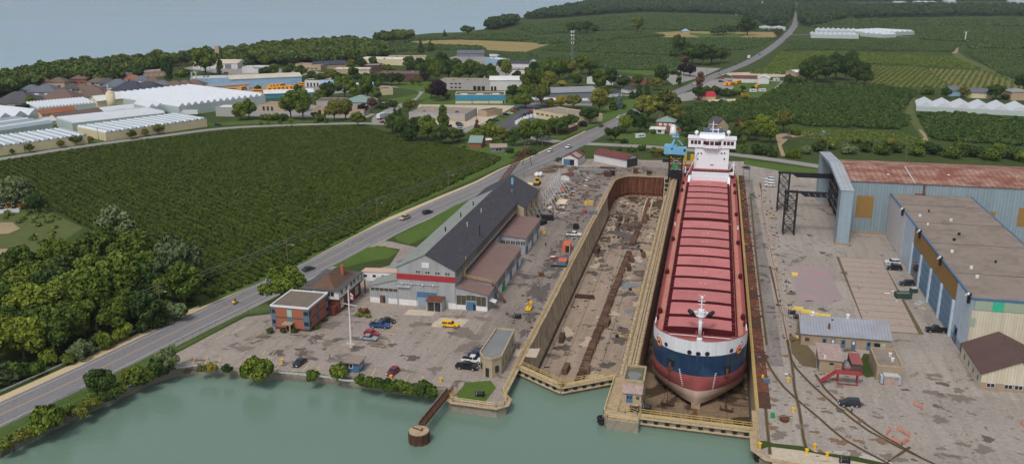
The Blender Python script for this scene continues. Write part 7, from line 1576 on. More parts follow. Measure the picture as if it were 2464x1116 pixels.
def truck(px,py,rz,label,col='white',L=12.5,nm='box_truck',group='lorries',h=3.9):
 p = P(px,py); t = thing(nm,label,'truck',(p.x,p.y,.07),rz,group)
 def pt(mb,n,m):
  me = bpy.data.meshes.new(n); me.from_pydata(mb.v,[],mb.f); me.materials.append(MATS[m]); return obj_of(n,me,t)
 pt(MB().box(-L / 2,-1.27,1.1,L / 2 - 2.8,1.27,h),'cargo_box','paint_' + col); pt(MB().box(L / 2 - 2.5,-1.2,.6,L / 2,1.2,3.1),'cab','paint_' + col); pt(MB().box(L / 2 - .8,-1.23,1.9,L / 2 + .03,1.23,2.7),'windscreen','car_glass')
 pt(MB().box(-L / 2,-.5,.7,L / 2 - .5,.5,1.1),'chassis','tyre')
 for x in (-L / 2 + 1.2,-L / 2 + 2.4,L / 2 - 1.3):
  for y in (-1.15,1.15): obj_of('wheel',CM['wheel'],t,(x,y,.5),(.5,1.2,.5))
 return t
truck(921,286,AZ + 1.2,'white articulated truck on the side street'); truck(1802,142,AZ + 1.25,'white truck on the far main road'); truck(455,279,AZ + .05 + 3.1,'white lettered trailer parked at the big white greenhouse',L=13)
truck(353,288,AZ + .05,'small white truck in the greenhouse loading yard',L=8,h=3); truck(1190,139,AZ,'white trailer beside the open farm shed',L=12); truck(1135,136,AZ,'red tank trailer under the open farm shed','orange',L=12); truck(500,173,AZ + .6,'white lorry by the round tree near the hall',L=10)
def caravan(px,py,rz,label):
 p = P(px,py); t = thing('caravan',label,'caravan',(p.x,p.y,.05),rz,'white caravans')
 def pt(mb,n,m):
  me = bpy.data.meshes.new(n); me.from_pydata(mb.v,[],mb.f); me.materials.append(MATS[m]); return obj_of(n,me,t)
 pt(MB().extr([(-3,.5),(2.6,.5),(3,1.2),(2.6,2.8),(-3,2.8)],'y',-1.2,1.2),'body','paint_white'); pt(MB().box(-1.8,-1.24,1.4,-.4,1.24,2.1),'window','car_glass'); pt(MB().box(.4,-1.24,1.4,1.6,1.24,2.1),'window','car_glass')
 for y in (-1.1,1.1): obj_of('wheel',CM['wheel'],t,(-.5,y,.36),(.36,1,.36))
caravan(1541,333,AZ + .5,'white caravan on the farmhouse lawn'); caravan(1834,222,AZ + .2,'white caravan beside the motor yard lawn'); caravan(1812,223,AZ,'small white caravan left of the larger one in the motor yard'); caravan(1868,196,AZ + .4,'white camper at the right of the garage')
# people
def person(px,py,label,shirt,rz=0.0):
 p = P(px,py); v = [(0,0,.95),(0,0,1.2),(0,0,1.42),(0,0,1.52),(0,.02,1.66),(.1,0,.9),(.11,.02,.5),(.12,0,.08),(.13,-.12,.04),(-.1,0,.9),(-.11,.02,.5),(-.12,0,.08),(-.13,-.12,.04),(.2,0,1.4),(.27,.02,1.12),(.26,-.1,.88),(-.2,0,1.4),(-.27,.02,1.12),(-.26,-.1,.88)]
 e = [(0,1),(1,2),(2,3),(3,4),(0,5),(5,6),(6,7),(7,8),(0,9),(9,10),(10,11),(11,12),(2,13),(13,14),(14,15),(2,16),(16,17),(17,18)]
 R = [.16,.16,.17,.065,.115,.11,.08,.055,.05,.11,.08,.055,.05,.08,.055,.045,.08,.055,.045]
 me = bpy.data.meshes.new('person'); me.from_pydata(v,e,[]); o = place('person',me); o.location = (p.x,p.y,.04); o.rotation_euler = (0,0,rz)
 m = o.modifiers.new('skin','SKIN'); sv = me.skin_vertices[0].data
 for i,r in enumerate(R): sv[i].radius = (r,r)
 sv[0].use_root = True
 o.modifiers.new('sub','SUBSURF').render_levels = 1
 t = NT('clothes_' + shirt); z = t.new('ShaderNodeSeparateXYZ'); t.l.new(t.obj(),z.inputs[0])
 mr = t.new('ShaderNodeMapRange'); t.l.new(z.outputs[2],mr.inputs[0]); mr.inputs[1].default_value = 0; mr.inputs[2].default_value = 2
 c = t.ramp(mr.outputs[0],[(0.0,S(40,40,48)),(.47,S(44,46,56)),(.48,S(*PAINT.get(shirt))),(.74,S(*PAINT.get(shirt))),(.75,S(186,142,116)),(.83,S(186,142,116)),(.84,S(226,226,226))])
 me.materials.append(t.out(c,.8)); return tag(o,label,'person')
person(2049,992,'person in a grey-blue jacket standing by the dark suv on the quay','silver',2.6)
person(1313,594,'person in dark clothing walking in the yard beside the shed','dark',.4)
# motorcycle on the road
p = P(567,731); a = P(560,735); b = P(575,726)
t_ = thing('motorcycle','yellow motorcycle with a dark-clad rider on the main road','motorcycle',(p.x,p.y,.09),math.atan2(a.y - b.y,a.x - b.x),RDG)
def mp(mb,n,m):
 me = bpy.data.meshes.new(n); me.from_pydata(mb.v,[],mb.f); me.materials.append(MATS[m]); return obj_of(n,me,t_)
for x in (-.8,.85): mp(MB().torus((x,0,.36),.3,.09,'y'),'wheel','tyre')
mp(MB().extr([(-1.1,.6),(.9,.45),(1.25,.75),(.9,1.15),(.2,.95),(-1.1,.9)],'y',-.32,.32),'fairing','paint_yellow'); mp(MB().bar((.7,-.4,1.15),(.7,.4,1.15),.06),'handlebar','tyre')
rd = bpy.data.meshes.new('rider'); rd.from_pydata([(-.35,0,.95),(-.25,0,1.3),(-.15,0,1.45),(-.1,0,1.62),(.1,.22,.8),(-.1,.25,.4),(.1,-.22,.8),(-.1,-.25,.4),(.25,.3,1.2),(.65,.35,1.18),(.25,-.3,1.2),(.65,-.35,1.18)],[(0,1),(1,2),(2,3),(0,4),(4,5),(0,6),(6,7),(2,8),(8,9),(2,10),(10,11)],[])
o = place('person',rd); o.location = t_.location; o.rotation_euler = t_.rotation_euler; o.modifiers.new('skin','SKIN'); o.modifiers.new('sub','SUBSURF')
for i,r in enumerate((.17,.18,.16,.13,.1,.07,.1,.07,.07,.05,.07,.05)): rd.skin_vertices[0].data[i].radius = (r,r)
rd.skin_vertices[0].data[0].use_root = True; rd.materials.append(MATS['paint_black']); tag(o,'rider in dark clothing sitting on the yellow motorcycle','person')
# ================================================================ street furniture, fences and yard clutter
mat('weathered_wood',S(120,108,94),.9,.2,1.5,local=True)
def lamp_pole(px,py,h,label,arm=1,lamp=True,group='utility poles',side=1):
 p = P(px,py); t = thing('utility_pole',label,'pole',(p.x,p.y,0),0,group)
 MB().cyl((p.x,p.y,0),(p.x,p.y,h),.17,8,.11).build('pole_shaft','weathered_wood',t)
 d = Vector((.97,-.24,0))
 if arm: MB().bar(Vector((p.x,p.y,h - .6)) - d * 1.1,Vector((p.x,p.y,h - .6)) + d * 1.1,.14).build('crossarm','weathered_wood',t)
 if lamp:
  MB().path([(p.x,p.y,h * .72),(p.x + d.x * 1.2 * side,p.y + d.y * 1.2 * side,h * .8),(p.x + d.x * 2.4 * side,p.y + d.y * 2.4 * side,h * .8)],.08).build('lamp_arm','grey_steel',t); MB().box(p.x + d.x * 2.6 * side - .3,p.y + d.y * 2.6 * side - .16,h * .8 - .1,p.x + d.x * 2.6 * side + .3,p.y + d.y * 2.6 * side + .16,h * .8 + .1).build('lamp_head','light_grey',t)
 return Vector((p.x,p.y,h))
tops = []
WPOLES = [(-170,905),(205,815),(388,752),(693,634),(908,527),(1079,456),(1206,402),(1262,374),(1305,356)]
for i,(x,y) in enumerate(WPOLES): tops.append(lamp_pole(x,y,8.6 if i > 1 else 9.5,f'wooden utility pole with lamp arm, {ORD[i]} along the left side of the main road',group='poles along the main road'))
for k,(off,dz) in enumerate(((-1.0,-.5),(0,.05),(1.0,-.5),(0,-2.2))):
 mb = MB(); d = Vector((.97,-.24,0))
 for a,b in zip(tops,tops[1:]):
  a2,b2 = a + d * off + Vector((0,0,dz)),b + d * off + Vector((0,0,dz)); pr = a2
  for j in range(1,9):
   f = j / 8; q = a2.lerp(b2,f) - Vector((0,0,1.0 * 4 * f * (1 - f))); mb.bar(pr,q,.05); pr = q
 tag(mb.build('overhead_wire','grey_steel'),f'overhead wire, {["leftmost", "top middle", "rightmost", "lowest"][k]} of four strung along the main road','wire','overhead wires')
for i,(x,y,h,l) in enumerate(((1455,334,9,'tall pole at the junction corner by the spreading tree'),(1340,330,9,'pole on the plant lawn, first from the left'),(1393,322,9,'pole on the plant lawn, second from the left'),(1462,292,9,'pole on the plant lawn, third from the left'),(1988,392,12,'pole with twin lamps left of the hangar roof'),(1785,370,11,'bare pole beside the ship bridge'),(2180,388,8,'short pole behind the hangar roof'),(1645,205,9,'pole beside the purple trees'),(1700,190,10,'pole where the motor yard meets the road'),(1668,192,9,'pole before the purple trees'),(1735,165,9,'pole beyond the motor yard entrance'),(1897,170,8,'lamp pole by the farm store'),(35,345,8,'pole at the left glasshouse'),(60,368,8,'pole on the verge of the farm road'),(238,340,8,'pole between the two striped glasshouses'),(875,210,9,'pole by the pine row'),(940,212,9,'pole on the cul-de-sac lawn'),(993,200,12,'tall pole in front of the dark warehouse'),(1230,145,10,'pole by the navy-roofed barn'),(1450,160,9,'pole in the far field track'),(1536,165,9,'pole right of the far field track'),(1120,128,9,'pole by the open farm shed'))):
 lamp_pole(x,y,h,l,arm=i % 2 == 0,lamp=i in (4,11),group='scattered poles')
# fences and guardrails
def fence(label,pts,h=2.0,sp=3.0,m='grey_steel'):
 t = thing('chain_link_fence',label,'fence',(*pts[0][:2],0),0,'chain-link fences')
 for p,a in along(pts,sp): MB().cyl((p.x,p.y,0),(p.x,p.y,h),.045,6).build('post',m,t)
 for z in (h - .05,h * .5,.15): MB().path([(p[0],p[1],z) for p in pts],.035).build('rail',m,t)
 n = NT('fence_mesh') if 'fence_mesh' not in MATS else None
 if n: n.b.inputs['Alpha'].default_value = .16; n.out(S(120,126,122),.6)
 mb = MB()
 for a,b in zip(pts,pts[1:]): mb.quad((a[0],a[1],.1),(b[0],b[1],.1),(b[0],b[1],h),(a[0],a[1],h))
 mb.build('wire_mesh','fence_mesh',t)
fence('chain-link fence between the road verge and the canal',[tuple(P(x,y)[:2]) for x,y in ((0,1050),(120,985),(250,925),(360,878),(408,850),(410,838))])
fence('chain-link fence along the road side of the parking yard',[tuple(P(x,y)[:2]) for x,y in ((424,838),(520,790),(600,755),(650,748))])
fence('chain-link fence on the road side of the steel store',[tuple(P(x,y)[:2]) for x,y in ((1225,455),(1290,412),(1340,392),(1352,388))])
def guardrail(label,pts,h=.75,m='light_grey',w=.12):
 t = thing('guardrail',label,'guardrail',(*pts[0][:2],0),0,'guardrails')
 for p,a in along(pts,3.8): MB().box(p.x - .08,p.y - .08,0,p.x + .08,p.y + .08,h).build('post','weathered_wood',t)
 mb = MB(); mb.path([(p[0],p[1],h - .15) for p in pts],w,.42); mb.build('rail_beam',m,t)
gl = offset([q for q in ROAD if q.y < 215],9.6); guardrail('long galvanised guardrail between the road shoulder and the wood',[q for q in gl if q[1] > 120])
guardrail('bent guardrail along the canal edge below the road',[tuple(P(x,y)[:2]) for x,y in ((-20,1090),(40,1064),(75,1046))])
guardrail('short guardrail piece on the canal bank below the fence',[tuple(P(x,y)[:2]) for x,y in ((150,1010),(205,985))])
guardrail('short rusty-posted guardrail above the canal bend',[tuple(P(x,y)[:2]) for x,y in ((298,937),(330,925))])
guardrail('guardrail curving round the canal corner of the parking yard',[tuple(P(x,y)[:2]) for x,y in ((424,890),(470,884),(520,888),(560,893))])
guardrail('sagging guardrail along the bank by the guard hut',[tuple(P(x,y)[:2]) for x,y in ((650,898),(720,905),(790,912),(830,920),(880,922))])
# jetty and mooring dolphin
jb,je = P(1083,940),P(1014,1024,.2)
t_ = thing('jetty_footbridge','narrow rusty footbridge leading out to the round mooring dolphin','footbridge',(jb.x,jb.y,WATER_Z))
d = (je - jb).normalized(); n_ = Vector((-d.y,d.x,0))
for s_ in (-.75,.75): MB().bar(jb + n_ * s_ + Vector((0,0,.5)),je + n_ * s_ + Vector((0,0,.5)),.3,.7).build('side_girder','rust' if s_ > 0 else 'gate_timber',t_)
for k in range(18): q = jb.lerp(je,(k + .5) / 18); MB().obox((q.x,q.y,.3),(1.2,.7,.12),math.atan2(d.y,d.x) + math.pi / 2).build('deck_plank','dark_rust',t_)
railing(MB(),[jb + n_ * .8 + Vector((0,0,.8)),je + n_ * .8 + Vector((0,0,.8))],1,2,.05).build('handrail','rust',t_)
dc = P(1008,1037,.2); t_ = thing('mooring_dolphin','round concrete mooring dolphin with ribbed rusty sides standing in the canal','dolphin',(dc.x,dc.y,WATER_Z))
pts = [(dc.x + (2.15 + .14 * (i % 4 in (1,2))) * math.cos(i * math.pi / 20),dc.y + (2.15 + .14 * (i % 4 in (1,2))) * math.sin(i * math.pi / 20)) for i in range(40)]
MB().prism(pts,-6,.2).build('pile_ring','dark_rust',t_); MB().cyl((dc.x,dc.y,.2),(dc.x,dc.y,.42),2.15,24).build('cap_slab','old_coping',t_); MB().cyl((dc.x + .6,dc.y + .4,.42),(dc.x + .6,dc.y + .4,.8),.2,8).build('bollard','rust',t_); MB().bar((dc.x - 1.7,dc.y + .9,.5),(dc.x + .8,dc.y - .2,.5),.18).build('timber','dark_rust',t_)
# flagpole
p = P(845,836); t_ = thing('flagpole','tall white flagpole with crossed yard and a limp red and white flag','flagpole',(p.x,p.y,0))
MB().cyl((p.x,p.y,0),(p.x,p.y,16.4),.24,10,.12).build('pole_shaft','white_paint',t_); MB().cyl((p.x - 1.5,p.y,12.2),(p.x + 2.2,p.y - .3,11.9),.08,6).build('yard','white_paint',t_); MB().box(p.x - .6,p.y - .6,0,p.x + .6,p.y + .6,.35).build('base','old_coping',t_); railing(MB(),[(p.x - 1,p.y - .3,.9),(p.x + 1,p.y - .3,.9)],.4,1,.05).build('cleat_rail','white_paint',t_)
fl = MB(); fl2 = MB()
for k in range(8):
 u0,u1 = k / 8,(k + 1) / 8
 z0,z1 = 15.8 - u0 * 1.3,15.8 - u1 * 1.3; y0,y1 = math.sin(u0 * 9) * .18,math.sin(u1 * 9) * .18
 (fl2 if 2 <= k < 6 else fl).quad((p.x + .2 + u0 * 1.3,p.y + y0,z0 - 1.5),(p.x + .2 + u1 * 1.3,p.y + y1,z1 - 1.5),(p.x + .2 + u1 * 1.3,p.y + y1,z1),(p.x + .2 + u0 * 1.3,p.y + y0,z0))
f_ = fl2.build('flag','white_paint',t_); fl.build('flag_stripe','sign_red',f_)
lf = [(0,.55),(.12,.3),(.3,.36),(.24,.12),(.5,.1),(.26,-.14),(.3,-.25),(.05,-.2),(0,-.5),(-.05,-.2),(-.3,-.25),(-.26,-.14),(-.5,.1),(-.24,.12),(-.3,.36),(-.12,.3)]
mb = MB(); cx,cz = p.x + .85,14.4; mb.add([(cx + u * .5,p.y - .25,cz + v * .6) for u,v in lf],geometry.tessellate_polygon([[Vector((u,v,0)) for u,v in lf]])); mb.build('leaf_emblem','sign_red',f_)
# rails in the yard
def P2(l): return smooth_path([P(x,y) for x,y in l],4)
RL = [('yard rail',[(1962,900),(1985,935),(2045,990),(2120,1045),(2215,1100)]),('yard rail',[(2134,1113),(2190,1075)]),('yard rail',[(1806,470),(1822,640),(1845,830)]),('straight crane rail',[(1829,440),(1838,520),(1862,640),(1885,765),(1906,880),(1912,935),(1923,983),(1933,1051),(1941,1084)]),('curved rail',[(1828,828),(1854,887),(1888,933),(1919,962),(1974,1008),(2032,1057),(2134,1113),(2200,1150)]),('curved rail',[(1852,640),(1888,789),(1905,866),(1929,900),(1964,935),(2022,985),(2090,1036),(2160,1074),(2300,1140)]),('edge rail',[(1835,900),(1840,958),(1846,1024),(1853,1093)])]
for nm,l in RL:
 c = P2(l); ribbon_mesh('rail_bed',c,.75,.034 + .003 * RL.index((nm,l)),mat('rail_dirt',S(104,88,66),.95,.25,.8,dirt=S(96,96,56),dirt_amt=.8));
 mb = MB(); mb.path([(q.x,q.y,.08) for q in c],.14,.12); tag(mb.build('rail','dark_rust'),kind='structure')
concrete('white_grit',S(196,190,184),S(176,168,162),S(140,128,116),.5,.52,fine=2)
t_ = thing('access_tower','narrow weathered scaffold tower standing on the quay right of the ship house','tower',(17.4,425,0)); mb = MB()
for x in (16,19):
 for y in (424,427): mb.bar((x,y,0),(x,y,8),.14)
for k in range(5):
 z = k * 1.9; mb.bar((16,424,z),(19,424,z + .1),.12).bar((16,424,z),(19,424,min(8,z + 1.9)),.1).bar((16,427,z),(19,427,z),.1).bar((16,424,z),(16,427,z),.1).bar((19,424,z),(19,427,z),.1)
mb.build('scaffold_frame','grey_steel',t_)
structure('service_lane',[(17.4,214),(21.2,214),(21.6,300),(20.4,428),(17.4,428)],.027,concrete('broken_asphalt',S(112,106,104),S(150,142,136),S(74,68,66),.15,.55,big=.12,patch=.6,joint=(4,9)).name)
concrete('tan_slab',S(174,158,147),S(164,150,140),S(128,114,104),0,.63)
p0,p1 = P(1996,640),P(2090,742)
structure('quay_apron',PL([(1845,1075),(1860,1068),(1935,1078),(2030,1095),(2110,1116),(2000,1140),(1860,1120)]),.05,'pale_concrete'); structure('quay_apron',PL([(1990,1085),(2060,1085),(2170,1120),(2120,1130),(2030,1100)]),.045,'white_grit')
structure('weeds',PL([(1826,1060),(1842,1060),(1862,1066),(1940,1074),(1960,1086),(2060,1098),(2180,1125),(2170,1132),(2040,1106),(1930,1084),(1850,1074),(1832,1080)]),.06,'rough_grass'); structure('weeds',PL([(2078,850),(2098,852),(2104,905),(2085,908),(2060,890)]),.04,'rough_grass'); structure('weeds',PL([(1898,805),(1930,815),(1960,850),(1965,885),(1930,880),(1905,850)]),.04,'rail_dirt')
ap = tag(MB().box(44.8,243.6,.02,59.6,311.8,.035).build('slab_apron','rail_dirt'),kind='structure')
for k in range(13):
 y = 244 + k * 5.2; MB().box(45 + .06 * k,y + .14,.025,59.5 - .1 * (12 - k),y + 5.04,.07 + .012 * (k % 2)).build('slab','tan_slab',ap)
structure('blast_grit',PL([(1905,640),(1985,640),(2030,720),(1990,735),(1920,722)]),.04,concrete('grit_patch',S(172,150,150),S(150,138,138),S(176,126,126),.35,.55,fine=3).name)
for k in range(9): MB().box(22.6,232 + k * 20,.025,23.7,251.6 + k * 20,.13).build('rail_plinth_slab','tan_slab',ap)
structure('concrete_pad',PL([(1037,780),(1062,764),(1130,768),(1108,790),(1040,786)]),.03,'pale_concrete'); structure('concrete_pad',PL([(970,757),(985,744),(1052,748),(1040,760)]),.03,'pale_concrete'); structure('concrete_pad',PL([(1240,838),(1300,838),(1290,860),(1235,856)]),.03,'pale_concrete')
mb = MB()
for x,y,x2,y2 in ((912,800,955,804),(915,785,960,789),(905,815,950,820),(900,830,940,834),(925,772,962,776),(680,872,660,890),(720,880,695,900),(745,872,728,892),(770,880,756,895),(905,885,892,905),(985,900,972,915),(1020,902,1010,918),(1065,795,1105,798),(470,860,462,875),(500,858,494,875),(530,860,525,878),(640,842,630,855),(665,840,655,853),(770,790,800,793),(765,805,790,808),(760,818,785,822),(560,800,590,785),(520,815,550,800),(600,815,630,800)):
 a,b = P(x,y,.045),P(x2,y2,.045); mb.bar(a,b,.13,.012)
tag(mb.build('stall_marking','pale_yellow'),kind='structure')
# generic yard boxes
def crate(px,py,w,d,h,m,nm,label,cat,rz=0.0,lid=None,group=None,open_top=None):
 p = P(px,py); t = thing(nm,label,cat,(p.x,p.y,.03),rz,group)
 def pt(mb,n,mm):
  me = bpy.data.meshes.new(n); me.from_pydata(mb.v,[],mb.f); me.materials.append(MATS[mm]); return obj_of(n,me,t)
 if open_top:
  pt(MB().box(-w / 2,-d / 2,0,w / 2,-d / 2 + .08,h).box(-w / 2,d / 2 - .08,0,w / 2,d / 2,h).box(-w / 2,-d / 2,0,-w / 2 + .08,d / 2,h).box(w / 2 - .08,-d / 2,0,w / 2,d / 2,h).box(-w / 2,-d / 2,0,w / 2,d / 2,.1),'body',m); pt(MB().box(-w / 2 + .1,-d / 2 + .1,.1,w / 2 - .1,d / 2 - .1,h * .8),'contents',open_top)
 else: pt(MB().box(-w / 2,-d / 2,0,w / 2,d / 2,h),'body',m)
 if lid: pt(MB().box(-w / 2 - .05,-d / 2 - .05,h,w / 2 + .05,d / 2 + .05,h + .1),'lid',lid)
 for s_ in (-1,1): pt(MB().box(-w / 2 - .06,s_ * d * .3 - .06,h * .25,w / 2 + .06,s_ * d * .3 + .06,h * .4),'rib',m)
 return t,pt
t_,pt = crate(1364,602,2.6,5.5,2.6,'orange_paint','shipping_container','faded orange container with an open white door by the dock edge','container',.05); pt(MB().box(-.2,-2.8,.1,1.2,-2.72,2.4),'doorway','window_dark'); pt(MB().box(1.3,-3.9,.1,1.4,-2.75,2.4),'door','white_paint')
crate(1353,636,3.2,5.5,1.9,'slate_blue','scrap_skip','grey-green scrap skip piled with rusty steel by the dock edge','skip',.05,open_top='orange_paint')
crate(1208,698,1.6,2.2,1.5,'green_paint','dumpster','bright green dumpster against the shed side door','dumpster',0,'green_paint')
crate(2172,716,4.6,2.3,1.7,'dark_green','scrap_skip','dark teal skip outside the blue roller doors','skip',.2,open_top='grey_steel'); crate(2198,703,1.8,1.8,1.4,'dark_green','dumpster','green dumpster with white bags next to the teal skip','dumpster',.3,'light_grey')
crate(1859,1004,.8,.8,1.1,'green_paint','plastic_drum','small teal-green drum alone on the right quay','drum'); crate(1842,920,1.6,1.1,1.0,'slate_blue','winch_box','grey-blue machine box near the dock side on the right quay','machine',.3)
crate(1386,550,2.0,1.8,1.8,'black_steel','steel_bin','black steel bin standing in the yard above the white pickup','bin',0,open_top='dark_rust')
crate(1312,529,6.5,2.4,2.0,'black_steel','flat_trailer','long black trailer parked behind the side wing','trailer',.05); crate(1305,540,4,2,1.6,'black_steel','tow_tractor','black tow tractor beside the long black trailer','tractor',1.2)
crate(1462,425,3.6,2.0,2.2,'dark_rust','steel_crate','dark rusty crate on the quay at the dock curve','crate',.1); crate(1474,422,2.2,1.8,2.4,'black_steel','steel_crate','black crate beside the rusty one at the dock curve','crate'); crate(1529,418,2.0,2,2.2,'dark_rust','capstan_block','brown capstan block above the sheet-pile wall','capstan'); crate(1562,422,2.2,2,2.0,'black_steel','capstan_block','black capstan block above the sheet-pile wall','capstan')
crate(1355,461,2,1.6,1.6,'orange_paint','tool_box','orange-red box among the scaffold frames','box'); crate(1365,463,1.6,1.4,1.4,'slate_blue','tool_box','blue box beside the orange-red one','box'); crate(1577,378,3,2,2,'dark_rust','steel_crate','dark crate near the north fence','crate'); crate(1605,390,4.5,2,1.6,'black_steel','tyre_stack','black stack of tyres behind the crane tower','tyres')
crate(1303,664,1.4,1.2,1.1,'rust','rusty_winch','rusty red winch lying in the yard','winch',.5); crate(1330,624,1.5,1.0,1.0,'red_steel','compressor','red and white compressor beside the skip','compressor',.4,'white_paint'); crate(1345,642,5.5,.6,.5,'black_steel','steel_beam','black beam on a wheeled dolly below the skip','beam',.1)
crate(1220,757,.5,.5,.6,'rust','bollard_stub','short rusty stub near the shed front wing','bollard'); crate(1411,492,2.2,.9,1.6,'bright_yellow','pump_unit','bright yellow pump unit standing on the dark patch','pump',1.4); crate(1420,492,3,2.2,1.6,'yellow_rail','work_frame','tan work frame at the dock edge above the pickup','frame'); crate(1427,516,3,2,1.4,'slate_blue','welding_set','grey-blue welding set at the dock edge','welder',.2); crate(1408,513,1.4,1.2,1.2,'red_steel','welding_set','small red welding set at the dock edge','welder'); crate(1308,562,1.6,1.0,.8,'bright_yellow','yellow_box','yellow box at the corner of the rear side wing','box')
for x,y,w,d_,l in ((1912,662,1.9,1.5,'alone on the blast grit'),(1921,745,2.6,1.2,'first behind the tan block building'),(1940,752,2.8,1.2,'second behind the tan block building'),(1958,758,2.8,1.2,'third behind the tan block building'),(1984,762,3.0,1.2,'last behind the tan block building')): crate(x,y,w,d_,.7,'pale_yellow','yellow_pallet','flat yellow steel frame ' + l,'frame',-.1,group='yellow frames')
t_,pt = crate(1835,1000 - 90,.5,.5,.9,'bright_yellow','safety_post','yellow safety post near the ship bow','post')
# plywood, timber, steel stock
for x,y,w,d_,m,nm,l in ((1352,487,4.2,9,'plywood','plywood_stack','large pale sheet of plywood lying in the yard'),(1280,444,5,4,'plywood','plywood_stack','plywood sheets beside the loader'),(1422,410,14,4,'grey_steel','plate_stack','stack of grey steel plates before the maroon shed'),(1462,405,8,3,'dark_rust','scrap_heap','heap of rusty scrap along the maroon shed')):
 p = P(x,y); t_ = thing(nm,l,'stack',(p.x,p.y,.03))
 for k in range(3): MB().box(p.x - w / 2 + k * .1,p.y - d_ / 2,.03 + k * .16,p.x + w / 2,p.y + d_ / 2 - k * .2,.18 + k * .16).build('sheet',m,t_)
r = random.Random(4)
for cx,cy,n,nm,l in ((1335,405,9,'timber','pile of old timbers at the fence'),(1320,414,8,'timber','second pile of brown timbers at the fence'),(1375,392,6,'pipe','bundle of grey pipes left of the pale shed')):
 p = P(cx,cy); t_ = thing(nm + '_pile',l,'pile',(p.x,p.y,.03))
 for k in range(n):
  a = r.uniform(.2,.7); q = Vector((p.x + r.uniform(-3,3),p.y + r.uniform(-2,2),.3 + r.uniform(0,.9))); dd = Vector((math.cos(a),math.sin(a),r.uniform(-.05,.05))) * 3.5; MB().bar(q - dd,q + dd,.45,.35).build('beam' if nm == 'timber' else 'tube','brown_shingle' if nm == 'timber' and k % 2 else 'grey_steel' if nm == 'pipe' else 'gate_timber',t_)
# white scaffold trestles in a row behind the long shed
for k in range(9):
 y = 348 + k * 5.2; t_ = thing('raking_trestle',f'tall pale steel trestle, {ORD[k]} from the shed in the row behind it','trestle',(-64,y,0),0,'pale steel trestles')
 mb = MB(); mb.path([(-66,y,0),(-66,y,9),(-60.6,y,0)],.2).bar((-66,y,4.5),(-63.2,y,4.5),.16).bar((-66,y,0),(-63.3,y,4.5),.14).bar((-66,y,9),(-66,y + 5.2,9),.16).bar((-66,y,4.5),(-66,y + 5.2,9),.13); mb.build('frame','light_grey',t_)
structure('brown_pad',[(-80,347),(-66.5,347),(-66.5,392),(-79,392)],.03,concrete('brown_dirt',S(112,96,86),S(126,110,98),S(84,72,64),0,.6).name)
for k in range(4):
 t_ = thing('brace_frame',f'light steel brace leaning on the beige rear hall, {ORD[k]} from its near end','brace',(-64.5,322 + k * 6,0),0,'hall braces'); y = 322 + k * 6; MB().path([(-66.3,y,7.5),(-62.6,y,0)],.16).bar((-66.3,y,4),(-64.2,y,3.2),.12).build('frame','light_grey',t_)
# rusty conveyor boom
t_ = thing('lattice_boom','long rusty lattice boom rising on legs beside the main road','boom',(-92,395,0)); a,b = P(1206,442,.5),P(1268,397,0); b.z = 8.0
mb = MB(); dd = (b - a); sd = Vector((-dd.y,dd.x,0)).normalized()
for s_ in (-.9,.9):
 mb.bar(a + sd * s_,b + sd * s_,.22).bar(a + sd * s_ + Vector((0,0,1.5)),b + sd * s_ + Vector((0,0,1.5)),.22)
 for k in range(14): u,v = a.lerp(b,k / 14) + sd * s_,a.lerp(b,(k + 1) / 14) + sd * s_; mb.bar(u,v + Vector((0,0,1.5)),.13).bar(v,v + Vector((0,0,1.5)),.13)
for k in range(15): u = a.lerp(b,k / 14); mb.bar(u - sd * .9,u + sd * .9,.13)
mb.build('lattice','rust',t_)
for s_ in (-1,1): MB().bar(b + sd * s_,(b.x + sd.x * s_ * 2.4,b.y + sd.y * s_ * 2.4,0),.28).build('leg','rust',t_)
# loader, tanks
p = P(1293,444); t_ = thing('wheel_loader','yellow wheel loader parked behind the long shed','loader',(p.x,p.y,.03)); MB().box(p.x - 1.1,p.y - 2.2,.7,p.x + 1.1,p.y + 2.0,1.7).build('body','bright_yellow',t_); MB().box(p.x - .8,p.y - .6,1.7,p.x + .8,p.y + .9,3.0).build('cab','car_glass',t_); MB().box(p.x - .9,p.y - .7,3.0,p.x + .9,p.y + 1,3.15).build('cab_roof','bright_yellow',t_); MB().box(p.x - 1.3,p.y - 3.6,.2,p.x + 1.3,p.y - 2.5,1.3).build('bucket','dark_rust',t_)
for x in (-1.1,1.1):
 for y in (-1.3,1.2): MB().cyl((p.x + x - .25,p.y + y,.75),(p.x + x + .25,p.y + y,.75),.75,12).build('wheel','tyre',t_)
for x,y,l in ((1290,428,'left of two white tanks behind the loader'),(1299,427,'right of two white tanks behind the loader')): p = P(x,y); t_ = thing('propane_tank',l,'tank',(p.x,p.y,0),0,'white tanks'); MB().cyl((p.x,p.y,1.3),(p.x,p.y + 3.5,1.3),1.0,12).build('tank_shell','white_paint',t_,True); MB().box(p.x - .6,p.y + .4,0,p.x + .6,p.y + .7,.6).build('saddle','grey_steel',t_)
p = P(1320,508); t_ = thing('propane_tank','single white tank standing beside the black trailer','tank',(p.x,p.y,0)); MB().cyl((p.x,p.y,1.0),(p.x + .8,p.y + 2.6,1.0),.75,12).build('tank_shell','white_paint',t_,True); MB().box(p.x - .4,p.y + .4,0,p.x + .5,p.y + .8,.5).build('saddle','grey_steel',t_)
